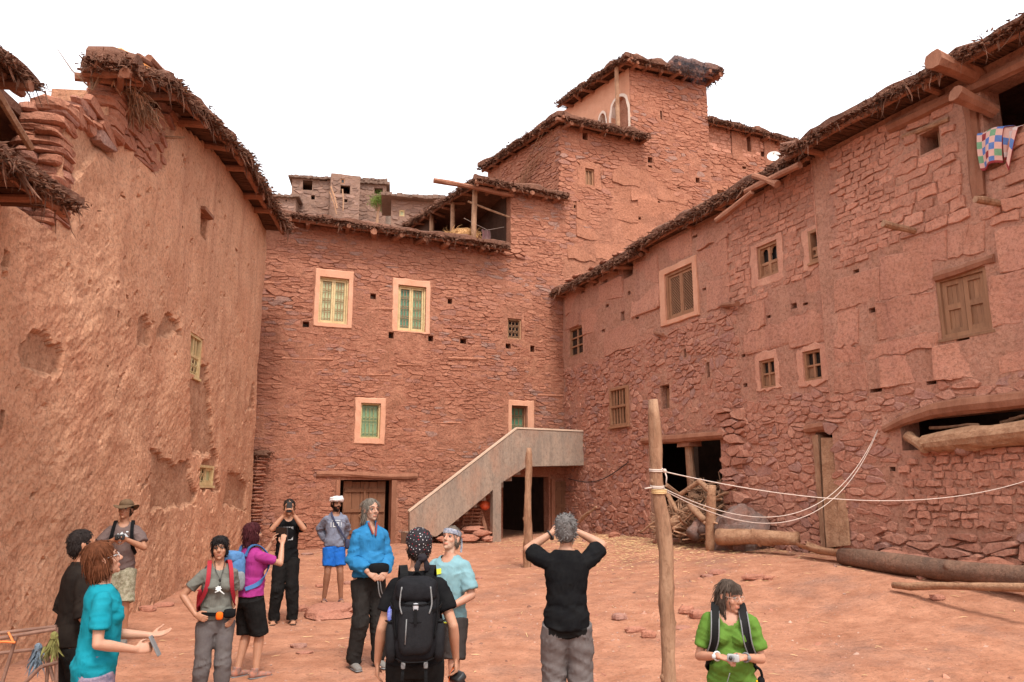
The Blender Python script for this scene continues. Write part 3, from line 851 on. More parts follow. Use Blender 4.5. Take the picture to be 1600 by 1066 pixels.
# timber courses in the wall
for i, (x0, x1, y, h) in enumerate(((400, 470, 442, 4), (560, 615, 482, 4), (400, 440, 600, 5), (552, 610, 585, 4), (655, 720, 660, 4), (400, 470, 648, 5), (700, 760, 560, 4), (440, 520, 560, 4), (620, 665, 570, 5), (840, 880, 618, 4))):
    a, b = PC.px(x0, y), PC.px(x1, y + (x1 - x0) * .03); mb = MB()
    log_mesh(mb, PC.pt(a[0], a[1], -.02), PC.pt(b[0], b[1], -.02), .055, .05, 6, 4, .012, i + 40, .75)
    mb.build('wall_timber', M['pise_red'], hc, origin=PC.pt(*a))
iron_window(hc, PC, rA, rAs, [M['green_glass'], M['green_glass']], M['cream_wood'], M['iron_rust'], 1)
iron_window(hc, PC, rB, rBs, [M['green_dark'], M['green_mid']], M['cream_wood'], M['iron_rust'], 2)
iron_window(hc, PC, rD, rDs, [M['green_mid']], M['cream_wood'], M['iron_green'], 3, leaves=1, rows=2, cols=4)
iron_window(hc, PC, rG, rGs, [M['glass']], M['iron_rust'], M['iron_rust'], 4, leaves=1, rows=3, cols=3, amp=.02, surr=False)
iron_window(hc, PC, rW, rWs, [M['green_dark']], M['frame_wood'], M['iron_rust'], 5, leaves=1, rows=4, cols=3, deep=.22)
def plank_door(parent, pl, r, deep, name='door', seed=0):
    d = holder(name, parent, pl.pt((r[0] + r[1]) / 2, r[2]))
    W = r[1] - r[0]; rg = random.Random(seed); n = 5
    for i in range(n):
        b = WB(pl, -deep); u0 = r[0] + W * i / n; b.bar(u0 + .006, u0 + W / n - .006, r[2], r[3] - rg.uniform(0, .03), -.05, rg.uniform(0, .012)); b.build('plank', M['door'], d)
    for z in (r[2] + (r[3] - r[2]) * .22, r[2] + (r[3] - r[2]) * .55, r[2] + (r[3] - r[2]) * .86):
        b = WB(pl, -deep); b.bar(r[0] + .03, r[1] - .03, z - .05, z + .05, .012, .045); b.build('ledge', M['door'], d)
    for u in (r[0] + W * .5 - .03,):
        b = WB(pl, -deep); b.bar(u, u + .06, r[2] + .1, r[3] - .1, .046, .062); b.build('cover_strip', M['door'], d)
    b = WB(pl, -deep); b.rod(ring_pts(r[0] + W * .42, r[2] + (r[3] - r[2]) * .47, .045, .06), .009, 5); b.build('handle', M['iron_rust'], d)
    return d
plank_door(hc, PC, (rF[0] + .14, rF[1] - .14, .45, rF[3] - .03), .26, seed=1)
for x0, x1, n in ((523, 530, 'a'), (611, 618, 'b')):
    u0, u1 = PC.px(x0, 800)[0], PC.px(x1, 800)[0]; b = WB(PC); b.bar(u0, u1, .3, rF[3] - .01, -.3, .05, jit=.006); b.build('door_post', M['timber'], hc)
mb = MB(); a, b_ = PC.px(494, 741), PC.px(652, 745)
P0, P1 = PC.pt(a[0], a[1], .0), PC.pt(b_[0], b_[1], .0)
mb.tube([P0 + (P1 - P0) * t + np.array([0, 0, .02 * math.sin(t * 7)]) for t in np.linspace(0, 1, 9)], [.085 + .012 * math.sin(i * 2.1) for i in range(9)], 8, jit=.05); mb.build('lintel', M['timber'], hc)
# door under the landing
plank_door(hc, PC, PC.rect(866, 752, 914, 838), -.07, seed=2)
b = WB(PC); q = PC.rect(860, 748, 866, 840); b.bar(q[0], q[1], q[2] - .3, q[3], -.2, .10, jit=.005); b.build('door_post', M['timber'], hc)
# eave over the front, the roof behind it is the terrace floor
eave(hc, PC.pt(-.9, zE), PC.pt(uO1 - .25, zE - .12), PC.n, .6, 5.0, 101, .17, .95, .075, density=170, name='roof')
# roofed terrace (open loggia) on the corner
SD = np.array([.56, -.83]); uK = PC.px(748, 340)[0]
_q = PC.pt(uK, 0); PS2 = Plane(_q[0], _q[1], *SD)        # its open left side: u negative runs back from the corner
hg = hc
eave(hg, PC.pt(uK - .15, zR2), PC.pt(PC.px(880, 300)[0], zR2 - .1), PC.n, .45, 4.0, 102, .2, .6, .06, density=190, name='roof')
eave(hg, PS2.pt(-4.8, zR2 - .03), PS2.pt(.25, zR2 + .02), PS2.n, .3, 2.2, 103, .2, .7, .05, density=190, name='roof')
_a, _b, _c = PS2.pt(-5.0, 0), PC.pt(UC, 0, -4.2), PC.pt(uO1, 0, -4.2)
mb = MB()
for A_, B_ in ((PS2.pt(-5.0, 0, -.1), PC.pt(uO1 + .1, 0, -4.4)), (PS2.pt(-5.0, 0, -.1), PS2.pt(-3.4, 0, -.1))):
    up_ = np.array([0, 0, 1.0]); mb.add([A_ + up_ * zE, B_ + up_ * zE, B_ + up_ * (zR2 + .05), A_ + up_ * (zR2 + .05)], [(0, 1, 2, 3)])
mb.build('gallery_wall', M['room_shade'], hc)  # walls coloured near black, painting in the shade under the terrace roof
b = WB(PC); b.bar(uO1 - .03, uO1 - .006, zE, zR2 + .03, -4.3, -.36); b.build('gallery_wall', M['room_shade'], hc)  # dark sheet over the side wall, roof shade put into its colour
for i, (x, ub, top) in enumerate(((0, -.25, 0), (1, -1.7, 0), (2, -3.2, 0))):
    mb = MB(); log_mesh(mb, PS2.pt(ub, zE - .1, .0), PS2.pt(ub + .05, zR2 - .02, .02), .085, .07, 8, 5, .02, 60 + i, .6); mb.build('post', M['pole'], hc)
mb = MB(); log_mesh(mb, PC.pt(PC.px(676, 291)[0], zR2 - .1, .1), PC.pt(PC.px(800, 304)[0], zR2 - .16, .1), .075, .085, 8, 6, .008, 66, .6); mb.build('beam', M['timber'], hc)
mb = MB(); log_mesh(mb, PC.pt(PC.px(736, 310)[0], PC.px(736, 310)[1], -.3), PC.pt(uO1, PC.px(798, 338)[1], -.1), .035, .03, 6, 4, .01, 67, .9); mb.build('brace', M['pole'], hc)
# rough stones along the parapet
cells = rubble_cells(rectpoly((PC.px(700, 380)[0], uO1 + .5, zE - .25, zE + .12)), .36, .12, 15)
lay_pieces(PC, cells, 'stone', M['stone'], wall, 6, limit=0, proud=(.03, .07), w=.02, rest='parapet_stones')
for i, (ua, wa, ub, wb, z, r) in enumerate(((PC.px(762, 395)[0], -.1, PC.px(768, 395)[0], .5, PC.px(762, 397)[1], .05), (PC.px(724, 390)[0], -.1, PC.px(722, 390)[0], .45, PC.px(724, 392)[1], .05))):
    mb = MB(); log_mesh(mb, PC.pt(ua, z, wa), PC.pt(ub, z - .05, wb), r, r * .8, 7, 3, .02, 70 + i, .6); mb.build('beam', M['timber'], hc)

# ------------------------------------------------------------------ tower house rising behind
ht = thing('tower_house', 'tall stepped tower house of red stone rising behind the other roofs', 'house', PC.pt(12.5, .8))
u3, u4, u5 = PC.px(876, 250)[0], PC.px(984, 150)[0], PC.px(1106, 180)[0]
z3, z4 = 14.1, 16.85
u6 = PC.px(1236, 240)[0]
rT1, rT1s = PC.rect(914, 264, 928, 290), PC.rect(903, 254, 938, 296)
rT2, rT2s = PC.rect(1120, 298, 1134, 312), PC.rect(1112, 290, 1146, 318)
tputs = hole_rects(PC, ((914, 213, 8, 12), (1016, 250, 7, 9), (1016, 261, 6, 5), (993, 284, 5, 5), (1027, 289, 5, 5), (1061, 295, 5, 5), (994, 312, 5, 5), (1028, 317, 6, 5), (999, 341, 5, 5), (901, 323, 8, 5), (1033, 180, 3, 14), (1090, 282, 6, 8)))
tw = wall_mesh(PC, [(u3, u5, 8.0, z3), (u4, u5, z3, z4), (UC + .3, u3, 8.0, 11.4) if UC + .3 < u3 else (u3, u5, 8.0, z3)], [rT1, rT2] + tputs, M['mortar'], 'wall', ht, .16, .03, 3, w=.004)
th_ = [rT1s, rT2s] + tputs
Zst = pxpoly(PC, ((876, 196), (1000, 222), (1106, 222), (1110, 380), (1060, 360), (1052, 300), (1000, 262), (955, 262), (955, 320), (880, 420), (874, 420)))
cells = rubble_cells(Zst, .28, .105, 21, holes=th_, split=.15, merge=.24)
cells = [c for c in cells if max(p[1] for p in c) < z3]
cells += rubble_cells(rectpoly((u4, u5, z3 - .02, z4)), .28, .105, 25, holes=th_, split=.15, merge=.2)
cells += rubble_cells(rectpoly((PC.px(1012, 200)[0], u5, PC.px(1050, 230)[1], z3 - .03)), .28, .105, 26, holes=th_, split=.15, merge=.2)
Zr = pxpoly(PC, ((1108, 400), (1250, 400), (1240, 250), (1108, 250)))
lay_pieces(PC, cells, 'stone', M['stone'], tw, 7, tintf=tint_c, proud=(-.006, .014), sink=.06, gap=.004, top=.90, w=.016)
# rammed earth lifts in the lower middle
cells = []
for k, (y0, y1) in enumerate(((264, 290), (292, 316), (318, 345), (347, 376), (378, 408))):
    xs = ((956, 1000, 1050), (956, 985, 1027, 1072), (900, 940, 996, 1080), (900, 960, 1010, 1070), (886, 930, 980, 1040))[k]
    for x0, x1 in zip(xs, xs[1:]):
        za, zb = PC.px((x0 + x1) / 2, y1)[1], PC.px((x0 + x1) / 2, y0)[1]; ua, ub = PC.px(x0, (y0 + y1) / 2)[0], PC.px(x1, (y0 + y1) / 2)[0]
        cells.append([(ua + (ub - ua) * t, za + .04 * math.sin(t * 9 + x0)) for t in np.linspace(0, 1, 6)] + [(ub - (ub - ua) * t, zb + .04 * math.sin(t * 9 + x1)) for t in np.linspace(0, 1, 6)])
lay_pieces(PC, cells, 'earth_lift', M['pise_red'], tw, 8, proud=(.002, .006), sink=.05, gap=.005, top=.97, rnd=.06, nmax=24, w=.012)
surround(PC, rT1s, rT1, M['pise_red'], ht, 31, .03, .03)
cross_window(ht, PC, rT1, 5, cols=2, rows=1, boards=((0, 0), (1, 0)), t=.06)
surround(PC, rT2s, rT2, M['pise_red'], ht, 32, .03, .03)
cross_window(ht, PC, rT2, 6, cols=2, rows=2, boards=((0, 0),), t=.05)
# left faces
_q = PC.pt(u3, 0); PS3 = Plane(_q[0], _q[1], *SD)
_q = PC.pt(u4, 0); PS4 = Plane(_q[0], _q[1], *SD)
w3 = wall_mesh(PS3, [(-4.6, 0.0, 9.0, z3)], [(-3.2, -2.6, 12.2, 12.6)], M['mortar'], 'side_wall', ht, .2, .03, 4)
cells = rubble_cells(rectpoly((-3.6, -.02, 11.3, z3 - .1)), .28, .11, 22)
lay_pieces(PS3, cells, 'stone', M['stone'], w3, 9, tintf=tint_c, limit=60, proud=(0, .035), sink=.04, gap=.005, w=.012)
# arched gallery on the left face of the top room
def arch_poly(uc, hw, zb, zt, n=8):
    P = [(uc - hw, zb), (uc - hw, zb + (zt - zb) * .55)]
    for i in range(1, n): a = math.pi * (1 - i / n); P.append((uc + hw * math.cos(a) * (1 - .12 * math.sin(a * 6) ** 2), zb + (zt - zb) * (.55 + .45 * math.sin(a) ** .8)))
    return P + [(uc + hw, zb + (zt - zb) * .55), (uc + hw, zb)]
arches = [(-.55, .46, 14.5, 15.95), (-1.48, .22, 14.5, 15.72)]
w4 = wall_mesh(PS4, [(-4.4, 0, 13.0, z4)], [(a - h * .97, a + h * .97, z0_, z1_ - .02) for a, h, z0_, z1_ in arches], M['surround'], 'gallery_wall', ht, .2, .015, 5)
for a, h, za0, za1 in arches:
    I = arch_poly(a, h, za0, za1, 10); O = [(u + (u - a) * .22, z + (.10 if z > za0 + .05 else 0)) for u, z in I]; Q = [(a - h * 1.02, za0)] + [(a - h * 1.02 + h * 2.04 * j / (len(I) - 3), za1 + .02) for j in range(len(I) - 2)] + [(a + h * 1.02, za0)]
    N = len(I); V = [PS4.pt(*p, .025) for p in O] + [PS4.pt(*p, .03) for p in I] + [PS4.pt(*p, -.3) for p in I]
    b = MB(); b.add(V, [(j, j + 1, N + j + 1, N + j) for j in range(N - 1)] + [(N + j, N + j + 1, 2 * N + j + 1, 2 * N + j) for j in range(N - 1)])
    b.build('arch', M['limewash'], ht)
    b = MB(); V = [PS4.pt(*p, .004) for p in I] + [PS4.pt(*p, .004) for p in Q]; b.add(V, [(j, j + 1, N + j + 1, N + j) for j in range(N - 1)]); b.build('arch_spandrel', M['surround'], ht)
b = WB(PS4); b.bar(-4.2, -.04, 13.0, z4, -.47, -.39); b.build('room_shade_lining', M['room_shade'], ht)  # dark sheet added behind the arches, its colour stands in for shade
mb = MB(); log_mesh(mb, PS4.pt(-.22, z3 - .1, .42), PS4.pt(-.2, z4 - .02, .42), .085, .07, 8, 5, .012, 81, .6); mb.build('post', M['pole'], ht)
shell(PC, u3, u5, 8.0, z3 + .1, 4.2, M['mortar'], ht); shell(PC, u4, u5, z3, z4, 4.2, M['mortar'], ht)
PW = PC.shifted(-.35)
ww_ = wall_mesh(PW, [(u5 - .1, u6 + 2.5, 8.0, 15.5)], hole_rects(PW, ((1170, 225, 6, 24), (1192, 241, 6, 8), (1163, 262, 6, 4))), M['mortar'], 'side_wing', ht, .2, .03, 6)
cells = brick_cells(pxpoly(PW, ((1108, 196), (1240, 226), (1240, 250), (1108, 240))), .42, .15, 23, holes=hole_rects(PW, ((1170, 225, 6, 24), (1192, 241, 6, 8))))
lay_pieces(PW, cells, 'brick', M['brick'], ww_, 10, limit=90, proud=(.005, .02), gap=.012, top=.90)
cells = rubble_cells(pxpoly(PW, ((1108, 240), (1240, 250), (1250, 380), (1108, 400))), .3, .12, 24, holes=hole_rects(PW, ((1163, 262, 6, 4),)))
lay_pieces(PW, cells, 'stone', M['stone'], ww_, 11, limit=60, tintf=tint_c, proud=(0, .03), gap=.005, w=.012)
for x in (1150, 1200):                                   # pilasters between the wing's niches
    u = PW.px(x, 215)[0]; b = WB(PW); b.bar(u - .25, u + .25, 14.3, 15.45, 0, .05, jit=.02); b.build('pilaster', M['mortar'], ht)
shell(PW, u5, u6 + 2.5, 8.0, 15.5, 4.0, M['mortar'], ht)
eave(ht, PC.pt(u3 - .1, z3), PC.pt(PC.px(1000, 200)[0] + .1, z3 - .08), PC.n, .5, 3.8, 104, .22, .6, .065, density=190)
eave(ht, PS3.pt(-4.6, z3), PS3.pt(.4, z3 + .03), PS3.n, .4, 2.5, 105, .22, .7, .06, density=190)
eave(ht, PC.pt(u4 - .2, z4), PC.pt(PC.px(1085, 110)[0], z4 + .05), PC.n, .5, 3.5, 106, .24, .6, .065, density=200)
eave(ht, PS4.pt(-3.6, z4), PS4.pt(.4, z4 + .03), PS4.n, .55, 1.8, 107, .22, .7, .06, density=200)
eave(ht, PC.pt(PC.px(1040, 100)[0], z4 + .32), PC.pt(u5 + .35, z4 + .30), PC.n, .62, 3.5, 108, .28, .6, .065, density=220)
eave(ht, PC.pt(u5, z4 + .3, .35), PC.pt(u5, z4 + .3, -3.2), PC.d, .35, 1.2, 109, .24, .7, .06, density=200)
eave(ht, PW.pt(u5 - .05, 15.5), PW.pt(u6 + .4, 15.35), PC.n, .4, 3.5, 110, .2, .7, .06, density=190)
# faint smoke over the tower's chimney corner
sm = MB(); c = PC.pt(u5 - 1.1, z4 + .75, .1); sm.ball(c, (1.5, 1.3, .95), 20, 14, noise=.3, seed=6); o = sm.build('smoke', [], None, True, origin=c, kind='stuff')
ms = bpy.data.materials.new('thin_smoke'); ms.use_nodes = True; n_ = ms.node_tree; n_.nodes.clear(); oo = n_.nodes.new('ShaderNodeOutputMaterial'); pv = n_.nodes.new('ShaderNodeVolumePrincipled'); pv.inputs['Color'].default_value = (.75, .8, .9, 1); pv.inputs['Density'].default_value = .22
n_.links.new(pv.outputs[0], oo.inputs['Volume']); o.data.materials.append(ms)
# cane bundle leaning by the upper terrace
for k in range(8):
    rg = random.Random(k); mb = MB(); a = PS3.pt(-3.4 + rg.gauss(0, .12), 11.8, .15 + rg.uniform(0, .1)); b_ = PS3.pt(-.4 + rg.gauss(0, .35), 13.85 + rg.gauss(0, .12), .12 + rg.uniform(0, .15))
    mb.tube([a, (a + b_) / 2 + np.array([0, 0, -.08]), b_], [.014, .013, .008], 5, tint=rg.random())
    o = mb.build('cane', M['pole'], None, origin=a)
    tag(o, 'long dry cane leaning with others in a loose bundle below the upper thatched eave', 'cane', 'dry canes leaning under the upper eave')
# ------------------------------------------------------------------ concrete staircase
WS = 1.25
st = thing('staircase', 'grey rendered concrete outside staircase with a solid parapet and landing', 'staircase', PC.pt(6.5, .6, WS))
poly = pxpoly(PC, ((640, 801), (808, 671), (917, 676), (917, 727), (823, 729), (783, 755), (683, 838), (640, 842)), WS)
def prism(mb, pl, P, w0, w1, mi=0):
    n = len(P); V = [pl.pt(*p, w0) for p in P] + [pl.pt(*p, w1) for p in P]
    mb.add(V, [tuple(range(n))[::-1], tuple(n + i for i in range(n))] + [(i, (i + 1) % n, n + (i + 1) % n, n + i) for i in range(n)], mi)
mb = MB(); prism(mb, PC, poly[::-1], WS, WS - .14); mb.build('parapet', M['concrete'], st)
cop = [PC.px(*p, WS) for p in ((639, 800), (808, 669.5), (918, 674.5))]
mb = MB()
for a, b_ in zip(cop, cop[1:]):
    prism(mb, PC, [(a[0], a[1] - .012), (b_[0], b_[1] - .012), (b_[0], b_[1] + .035), (a[0], a[1] + .035)][::-1], WS + .018, WS - .16)
mb.build('coping', M['concrete_edge'], st)
q = PC.rect(770, 750, 783, 856, WS); b = WB(PC); b.bar(q[0], q[1], q[2] - .2, PC.px(776, 752, WS)[1] + .12, WS - .2, WS + .006); b.build('pillar', M['concrete'], st)
zl = PC.px(870, 728, WS)[1]; uL = PC.px(815, 700, WS)[0]; uE = PC.px(916, 700, WS)[0]
b = WB(PC); b.bar(uL, uE, zl + .02, zl + .16, .02, WS - .145); b.build('landing', M['concrete'], st)
u0s = PC.px(645, 838, WS)[0]; z0s = poly[7][1] - .05; n = 12
for i in range(n):
    ua = u0s + (uL - u0s) * i / n; ub = u0s + (uL - u0s) * (i + 1) / n; zt = z0s + (zl + .16 - z0s) * (i + 1) / n
    b = WB(PC); b.bar(ua, ub + .02, max(z0s - .3, zt - .42), zt, .02, WS - .145); b.build('step', M['concrete'], st)
# things under the stair
rg = random.Random(3)
cr = thing('slatted_crate', 'old wooden slatted crate standing on end under the concrete stair', 'crate', PC.pt(PC.px(742, 812, .7)[0], .6, .7))
r = PC.rect(724, 788, 752, 838, .7)
for i in range(9):
    z = r[2] + (r[3] - r[2]) * (i + .5) / 9; b = WB(PC, .7); b.bar(r[0] + .16 * i / 9 - .1, r[1] - .06 + .16 * i / 9, z - .018, z + .018, 0, .02, jit=.004); b.build('slat', M['timber'], cr)
for k in range(3):
    u = r[0] - .06 + (r[1] - r[0]) * k / 2.2; b = MB(); b.tube([PC.pt(u, r[2] - .03, .68), PC.pt(u + .14, r[3] + .03, .68)], .022, 5); b.build('rail', M['timber'], cr)
mb = MB(); mb.ball(PC.pt(*PC.px(758, 790, .75), .75), (.15, .13, .13), 12, 8, noise=.35, seed=4); o = mb.build('plastic_bag', M['red_plastic'], None, True, origin=PC.pt(*PC.px(758, 790, .75), .75)); tag(o, 'bright red orange plastic bag stuffed under the concrete stair', 'bag')
mb = MB(); log_mesh(mb, PC.pt(*PC.px(762, 838, .8), .8), PC.pt(*PC.px(750, 790, .6), .6), .05, .045, 6, 3, .02, 5, .6); o = mb.build('wooden_stake', M['timber'], None, origin=PC.pt(*PC.px(762, 838, .8), .8)); tag(o, 'short wooden stake leaning beside the slatted crate under the stair', 'stake')
for i, (x, y, ww_, sx, sy, sz) in enumerate(((728, 841, 1.3, .32, .2, .1), (752, 833, 1.1, .26, .2, .1), (700, 842, 1.4, .34, .2, .09), (738, 828, .9, .3, .2, .1), (762, 842, 1.2, .16, .15, .09), (712, 834, 1.0, .25, .18, .1))):
    u, z = PC.px(x, y, ww_); p = PC.pt(u, z, ww_); p[2] = max(p[2], gz(p[0], p[1]) + sz * .5)
    mb = MB(); mb.ball(p, (sx, sy, sz), 9, 6, tint=rg.random(), noise=.5, seed=i); o = mb.build('flat_stone', M['rubble'], None, origin=p)
    tag(o, ['long flat reddish stone lying at the foot of the stair pillar', 'thick reddish stone stacked behind the flat ones under the stair', 'flat stone lying farthest down the stair slope', 'pale flat stone below the slatted crate', 'small stone against the foot of the stair pillar', 'reddish flat stone in the dark angle under the stair'][i], 'stone', 'stones piled under the stair')
# black cable
mb = MB(); A = PR.pt(*PR.px(982, 722, .05), .05); B = PC.pt(*PC.px(888, 748, .6), .6)
mb.tube([A + (B - A) * t + np.array([0, 0, -.28 * math.sin(math.pi * t)]) for t in np.linspace(0, 1, 14)], .014, 5); o = mb.build('black_cable', M['black_cable'], None); tag(o, 'black cable sagging between the landing and the rough stone wall', 'cable')
# ------------------------------------------------------------------ right row: three houses in one line
uA, uB, uE_ = PR.px(1157, 600)[0], PR.px(1302, 600)[0], 20.0
zA0, zA, zC = 8.12, 8.24, 8.32
u985 = PR.px(985, 395, .4)[0]
ha = thing('stone_house', 'pink stone house by the stair with a big lattice window and an open woodshed', 'house', PR.pt(4, .8))
hb = thing('mud_house', 'pink mud house with four small wooden windows and a narrow doorway shut by a plank', 'house', PR.pt(9.5, .9))
hx = thing('mud_brick_house', 'tall pink mud brick house with brown shuttered window and an open loft under the eave', 'house', PR.pt(14, .9))
def rq(pl, x0, x1, ya0, yb0, ya1, yb1, w=0):
    """slanting pixel quad -> upright rect: left edge ya0..yb0 at x0, right edge ya1..yb1 at x1"""
    a, b = pl.px(x0, ya0, w), pl.px(x0, yb0, w); c, d = pl.px(x1, ya1, w), pl.px(x1, yb1, w)
    return ((a[0] + b[0]) / 2, (c[0] + d[0]) / 2, (b[1] + d[1]) / 2, (a[1] + c[1]) / 2)
G_ = rq(PR, 889, 911, 513, 557, 509, 554)
H_, Hs = rq(PR, 1041, 1085, 426, 500, 413, 490), rq(PR, 1032, 1091, 421, 511, 400, 495)
I_ = rq(PR, 955, 983, 607, 668, 603, 664)
J_ = rq(PR, 1032, 1047, 602, 640, 601, 638)
K_ = rq(PR, 1016, 1129, 690, 840, 684, 850)
L_, Ls = rq(PR, 1184, 1216, 384, 437, 376, 428), rq(PR, 1174, 1225, 378, 450, 370, 440)
M_ = rq(PR, 1265, 1296, 360, 411, 351, 403); Ms = rq(PR, 1255, 1298, 358, 425, 345, 410)
N_, Ns = rq(PR, 1188, 1212, 563, 608, 560, 604), rq(PR, 1180, 1218, 550, 613, 545, 608)
O_, Os = rq(PR, 1256, 1284, 549, 597, 545, 592), rq(PR, 1246, 1296, 542, 606, 535, 600)
P_ = rq(PR, 1281, 1311, 676, 870, 672, 870)
putsA = hole_rects(PR, ((972, 494, 6, 15), (981, 422, 16, 22), (1070, 552, 4, 14), (1107, 578, 5, 24), (948, 478, 6, 5), (942, 517, 5, 5), (910, 456, 6, 5), (931, 442, 10, 6), (946, 440, 8, 5), (1086, 370, 8, 4), (996, 497, 5, 4), (983, 458, 5, 6), (1100, 452, 6, 4)))
putsB = hole_rects(PR, ((1200, 495, 7, 5), (1240, 478, 9, 9), (1161, 556, 6, 5), (1165, 602, 7, 6), (1258, 475, 9, 4)))
wC = .12
putsC = hole_rects(PR, ((1337, 424, 10, 6), (1363, 485, 10, 8), (1455, 598, 16, 6), (1368, 610, 20, 6), (1395, 733, 9, 7), (1505, 530, 22, 4)), wC)
opA = [G_, H_, I_, J_, K_] + putsA; opB = [L_, M_, N_, O_, P_] + putsB
wa = wall_mesh(PR, [(-.3, u985, -.4, zA0), (u985, uA, -.4, zA)], opA, M['mortar_pink'], 'wall', ha, .13, .035, 7)
wb = wall_mesh(PR, [(uA, uB, -.4, zA)], opB, M['mortar_pink'], 'wall', hb, .13, .03, 8)
hl = holes = [G_, Hs, I_, J_, K_, rq(PR, 1008, 1136, 682, 700, 674, 690)] + putsA
Z = pxpoly(PR, ((882, 578), (960, 552), (1030, 522), (1100, 492), (1153, 478), (1158, 600), (1158, 860), (882, 850)))
cells = rubble_cells(Z, .235, .145, 41, holes=hl, split=.34, merge=.10, jit=.62)
def tint_p(u, z, rg): return min(1, rg.random() ** 1.15)
low = lambda u, z: .012 + .03 * max(0, min(1, (2.6 - z) / 1.6))
lay_pieces(PR, cells, 'stone', M['stone_pink'], wa, 12, tintf=tint_p, proud=(-.012, .026), sink=.06, gap=.008, rnd=.26, top=.84, wf=low)
def lifts(pl, pxbands, seed, w=0.0, holes=()):
    """rammed earth lifts: each band (x breaks, top left, top right, bottom left, bottom right in px)"""
    rg = random.Random(seed); C = []
    for xs, tl, tr, bl, br in pxbands:
        X0, X1 = xs[0], xs[-1]
        for a, b in zip(xs, xs[1:]):
            f = lambda x, l, r: l + (r - l) * (x - X0) / (X1 - X0)
            m = 7
            T = [pl.px(a + (b - a) * i / m, f(a + (b - a) * i / m, tl, tr) + rg.gauss(0, 1.9), w) for i in range(m + 1)]
            B_ = [pl.px(a + (b - a) * i / m, f(a + (b - a) * i / m, bl, br) + rg.gauss(0, 1.9), w) for i in range(m + 1)]
            C.append(B_ + T[::-1])
    return cut_holes(C, holes, .01)
cells = lifts(PR, (((884, 921, 980, 1031), 455, 398, 492, 440), ((884, 905, 972, 1031), 494, 442, 535, 484), ((884, 940, 1031), 537, 486, 578, 524),
                   ((1031, 1090, 1138), 385, 332, 418, 372), ((1090, 1138), 395, 374, 445, 425), ((1090, 1140), 447, 427, 492, 478)), 5, holes=[Hs, G_] + putsA)
kwp = dict(proud=(.0, .005), sink=.05, gap=.005, top=.97, rnd=.06, nmax=30, w=.012)
lay_pieces(PR, cells, 'earth_lift', M['pise'], wa, 13, **kwp)
cells = rubble_cells(pxpoly(PR, ((890, 470), (1030, 412), (1030, 400), (890, 455))), .26, .1, 43, holes=[Hs, G_] + putsA)
# pier between the two houses
cells = rubble_cells(pxpoly(PR, ((1128, 640), (1166, 632), (1168, 800), (1128, 800))), .42, .16, 44, split=.1, holes=[K_])
lay_pieces(PR, cells, 'pier_stone', M['stone_pink'], ha, 14, tintf=tint_p, limit=80, proud=(.07, .16), sink=.08, gap=.012, top=.90)
# house B
hlB = [Ls, Ms, Ns, Os, P_, rq(PR, 1262, 1311, 662, 678, 658, 672)] + putsB
Z = pxpoly(PR, ((1158, 628), (1232, 612), (1302, 600), (1302, 880), (1158, 880)))
cells = rubble_cells(Z, .25, .15, 45, holes=hlB, split=.34, merge=.14, jit=.62)
lay_pieces(PR, cells, 'stone', M['stone_pink'], wb, 15, tintf=tint_p, proud=(-.012, .026), sink=.06, gap=.008, rnd=.26, top=.84, wf=low)
Z = pxpoly(PR, ((1138, 330), (1302, 236), (1302, 415), (1240, 440), (1160, 478), (1142, 478)))
cells = brick_cells(Z, .30, .125, 46, holes=hlB, jit=.12)
lay_pieces(PR, cells, 'brick', M['brick'], wb, 16, proud=(-.002, .016), sink=.04, gap=.005, top=.90, rnd=.12, w=.012)
cells = lifts(PR, (((1160, 1215, 1302), 480, 420, 522, 470), ((1160, 1235, 1302), 524, 472, 575, 530), ((1160, 1302), 577, 532, 626, 600)), 6, holes=hlB)
lay_pieces(PR, cells, 'earth_lift', M['pise'], wb, 17, **kwp)
# house C stands a hand proud of the row
opq = rq(PR, 1437, 1469, 207, 241, 199, 233, wC)
loft = rq(PR, 1534, 1665, 136, 212, 70, 176, wC)
Q_ = rq(PR, 1466, 1546, 432, 530, 418, 517, wC)
slot = rq(PR, 1408, 1800, 668, 706, 600, 680, wC)
rub0 = PR.px(1400, 860, wC)[0]
opC2 = [opq, loft, Q_, slot] + putsC
wc = wall_mesh(PR, [(uB, uE_, -.4, zC)], opC2, M['mortar_pink'], 'wall', hx, .13, .03, 9, w=wC, depth=.45)
hlC = [opq, loft, Q_, slot, rq(PR, 1382, 1700, 662, 690, 600, 640, wC), rq(PR, 1460, 1560, 418, 440, 398, 420, wC), rq(PR, 1503, 1536, 150, 320, 140, 310, wC)] + putsC
cells = brick_cells(pxpoly(PR, ((1303, 235), (1404, 188), (1408, 375), (1310, 420), (1303, 420)), wC), .27, .115, 47, holes=hlC, jit=.12)
lay_pieces(PR, cells, 'brick', M['brick'], wc, 18, proud=(.0, .018), sink=.04, gap=.005, top=.90, rnd=.12, w=wC + .012)
cells = brick_cells(pxpoly(PR, ((1406, 200), (1520, 135), (1530, 330), (1410, 378)), wC), .42, .185, 48, holes=hlC, jit=.10)
cells += brick_cells(pxpoly(PR, ((1534, 245), (1690, 170), (1690, 330), (1534, 345)), wC), .42, .185, 49, holes=hlC, jit=.10)
lay_pieces(PR, cells, 'brick', M['brick'], wc, 19, proud=(.004, .026), sink=.04, gap=.008, top=.90, rnd=.14, w=wC + .02)
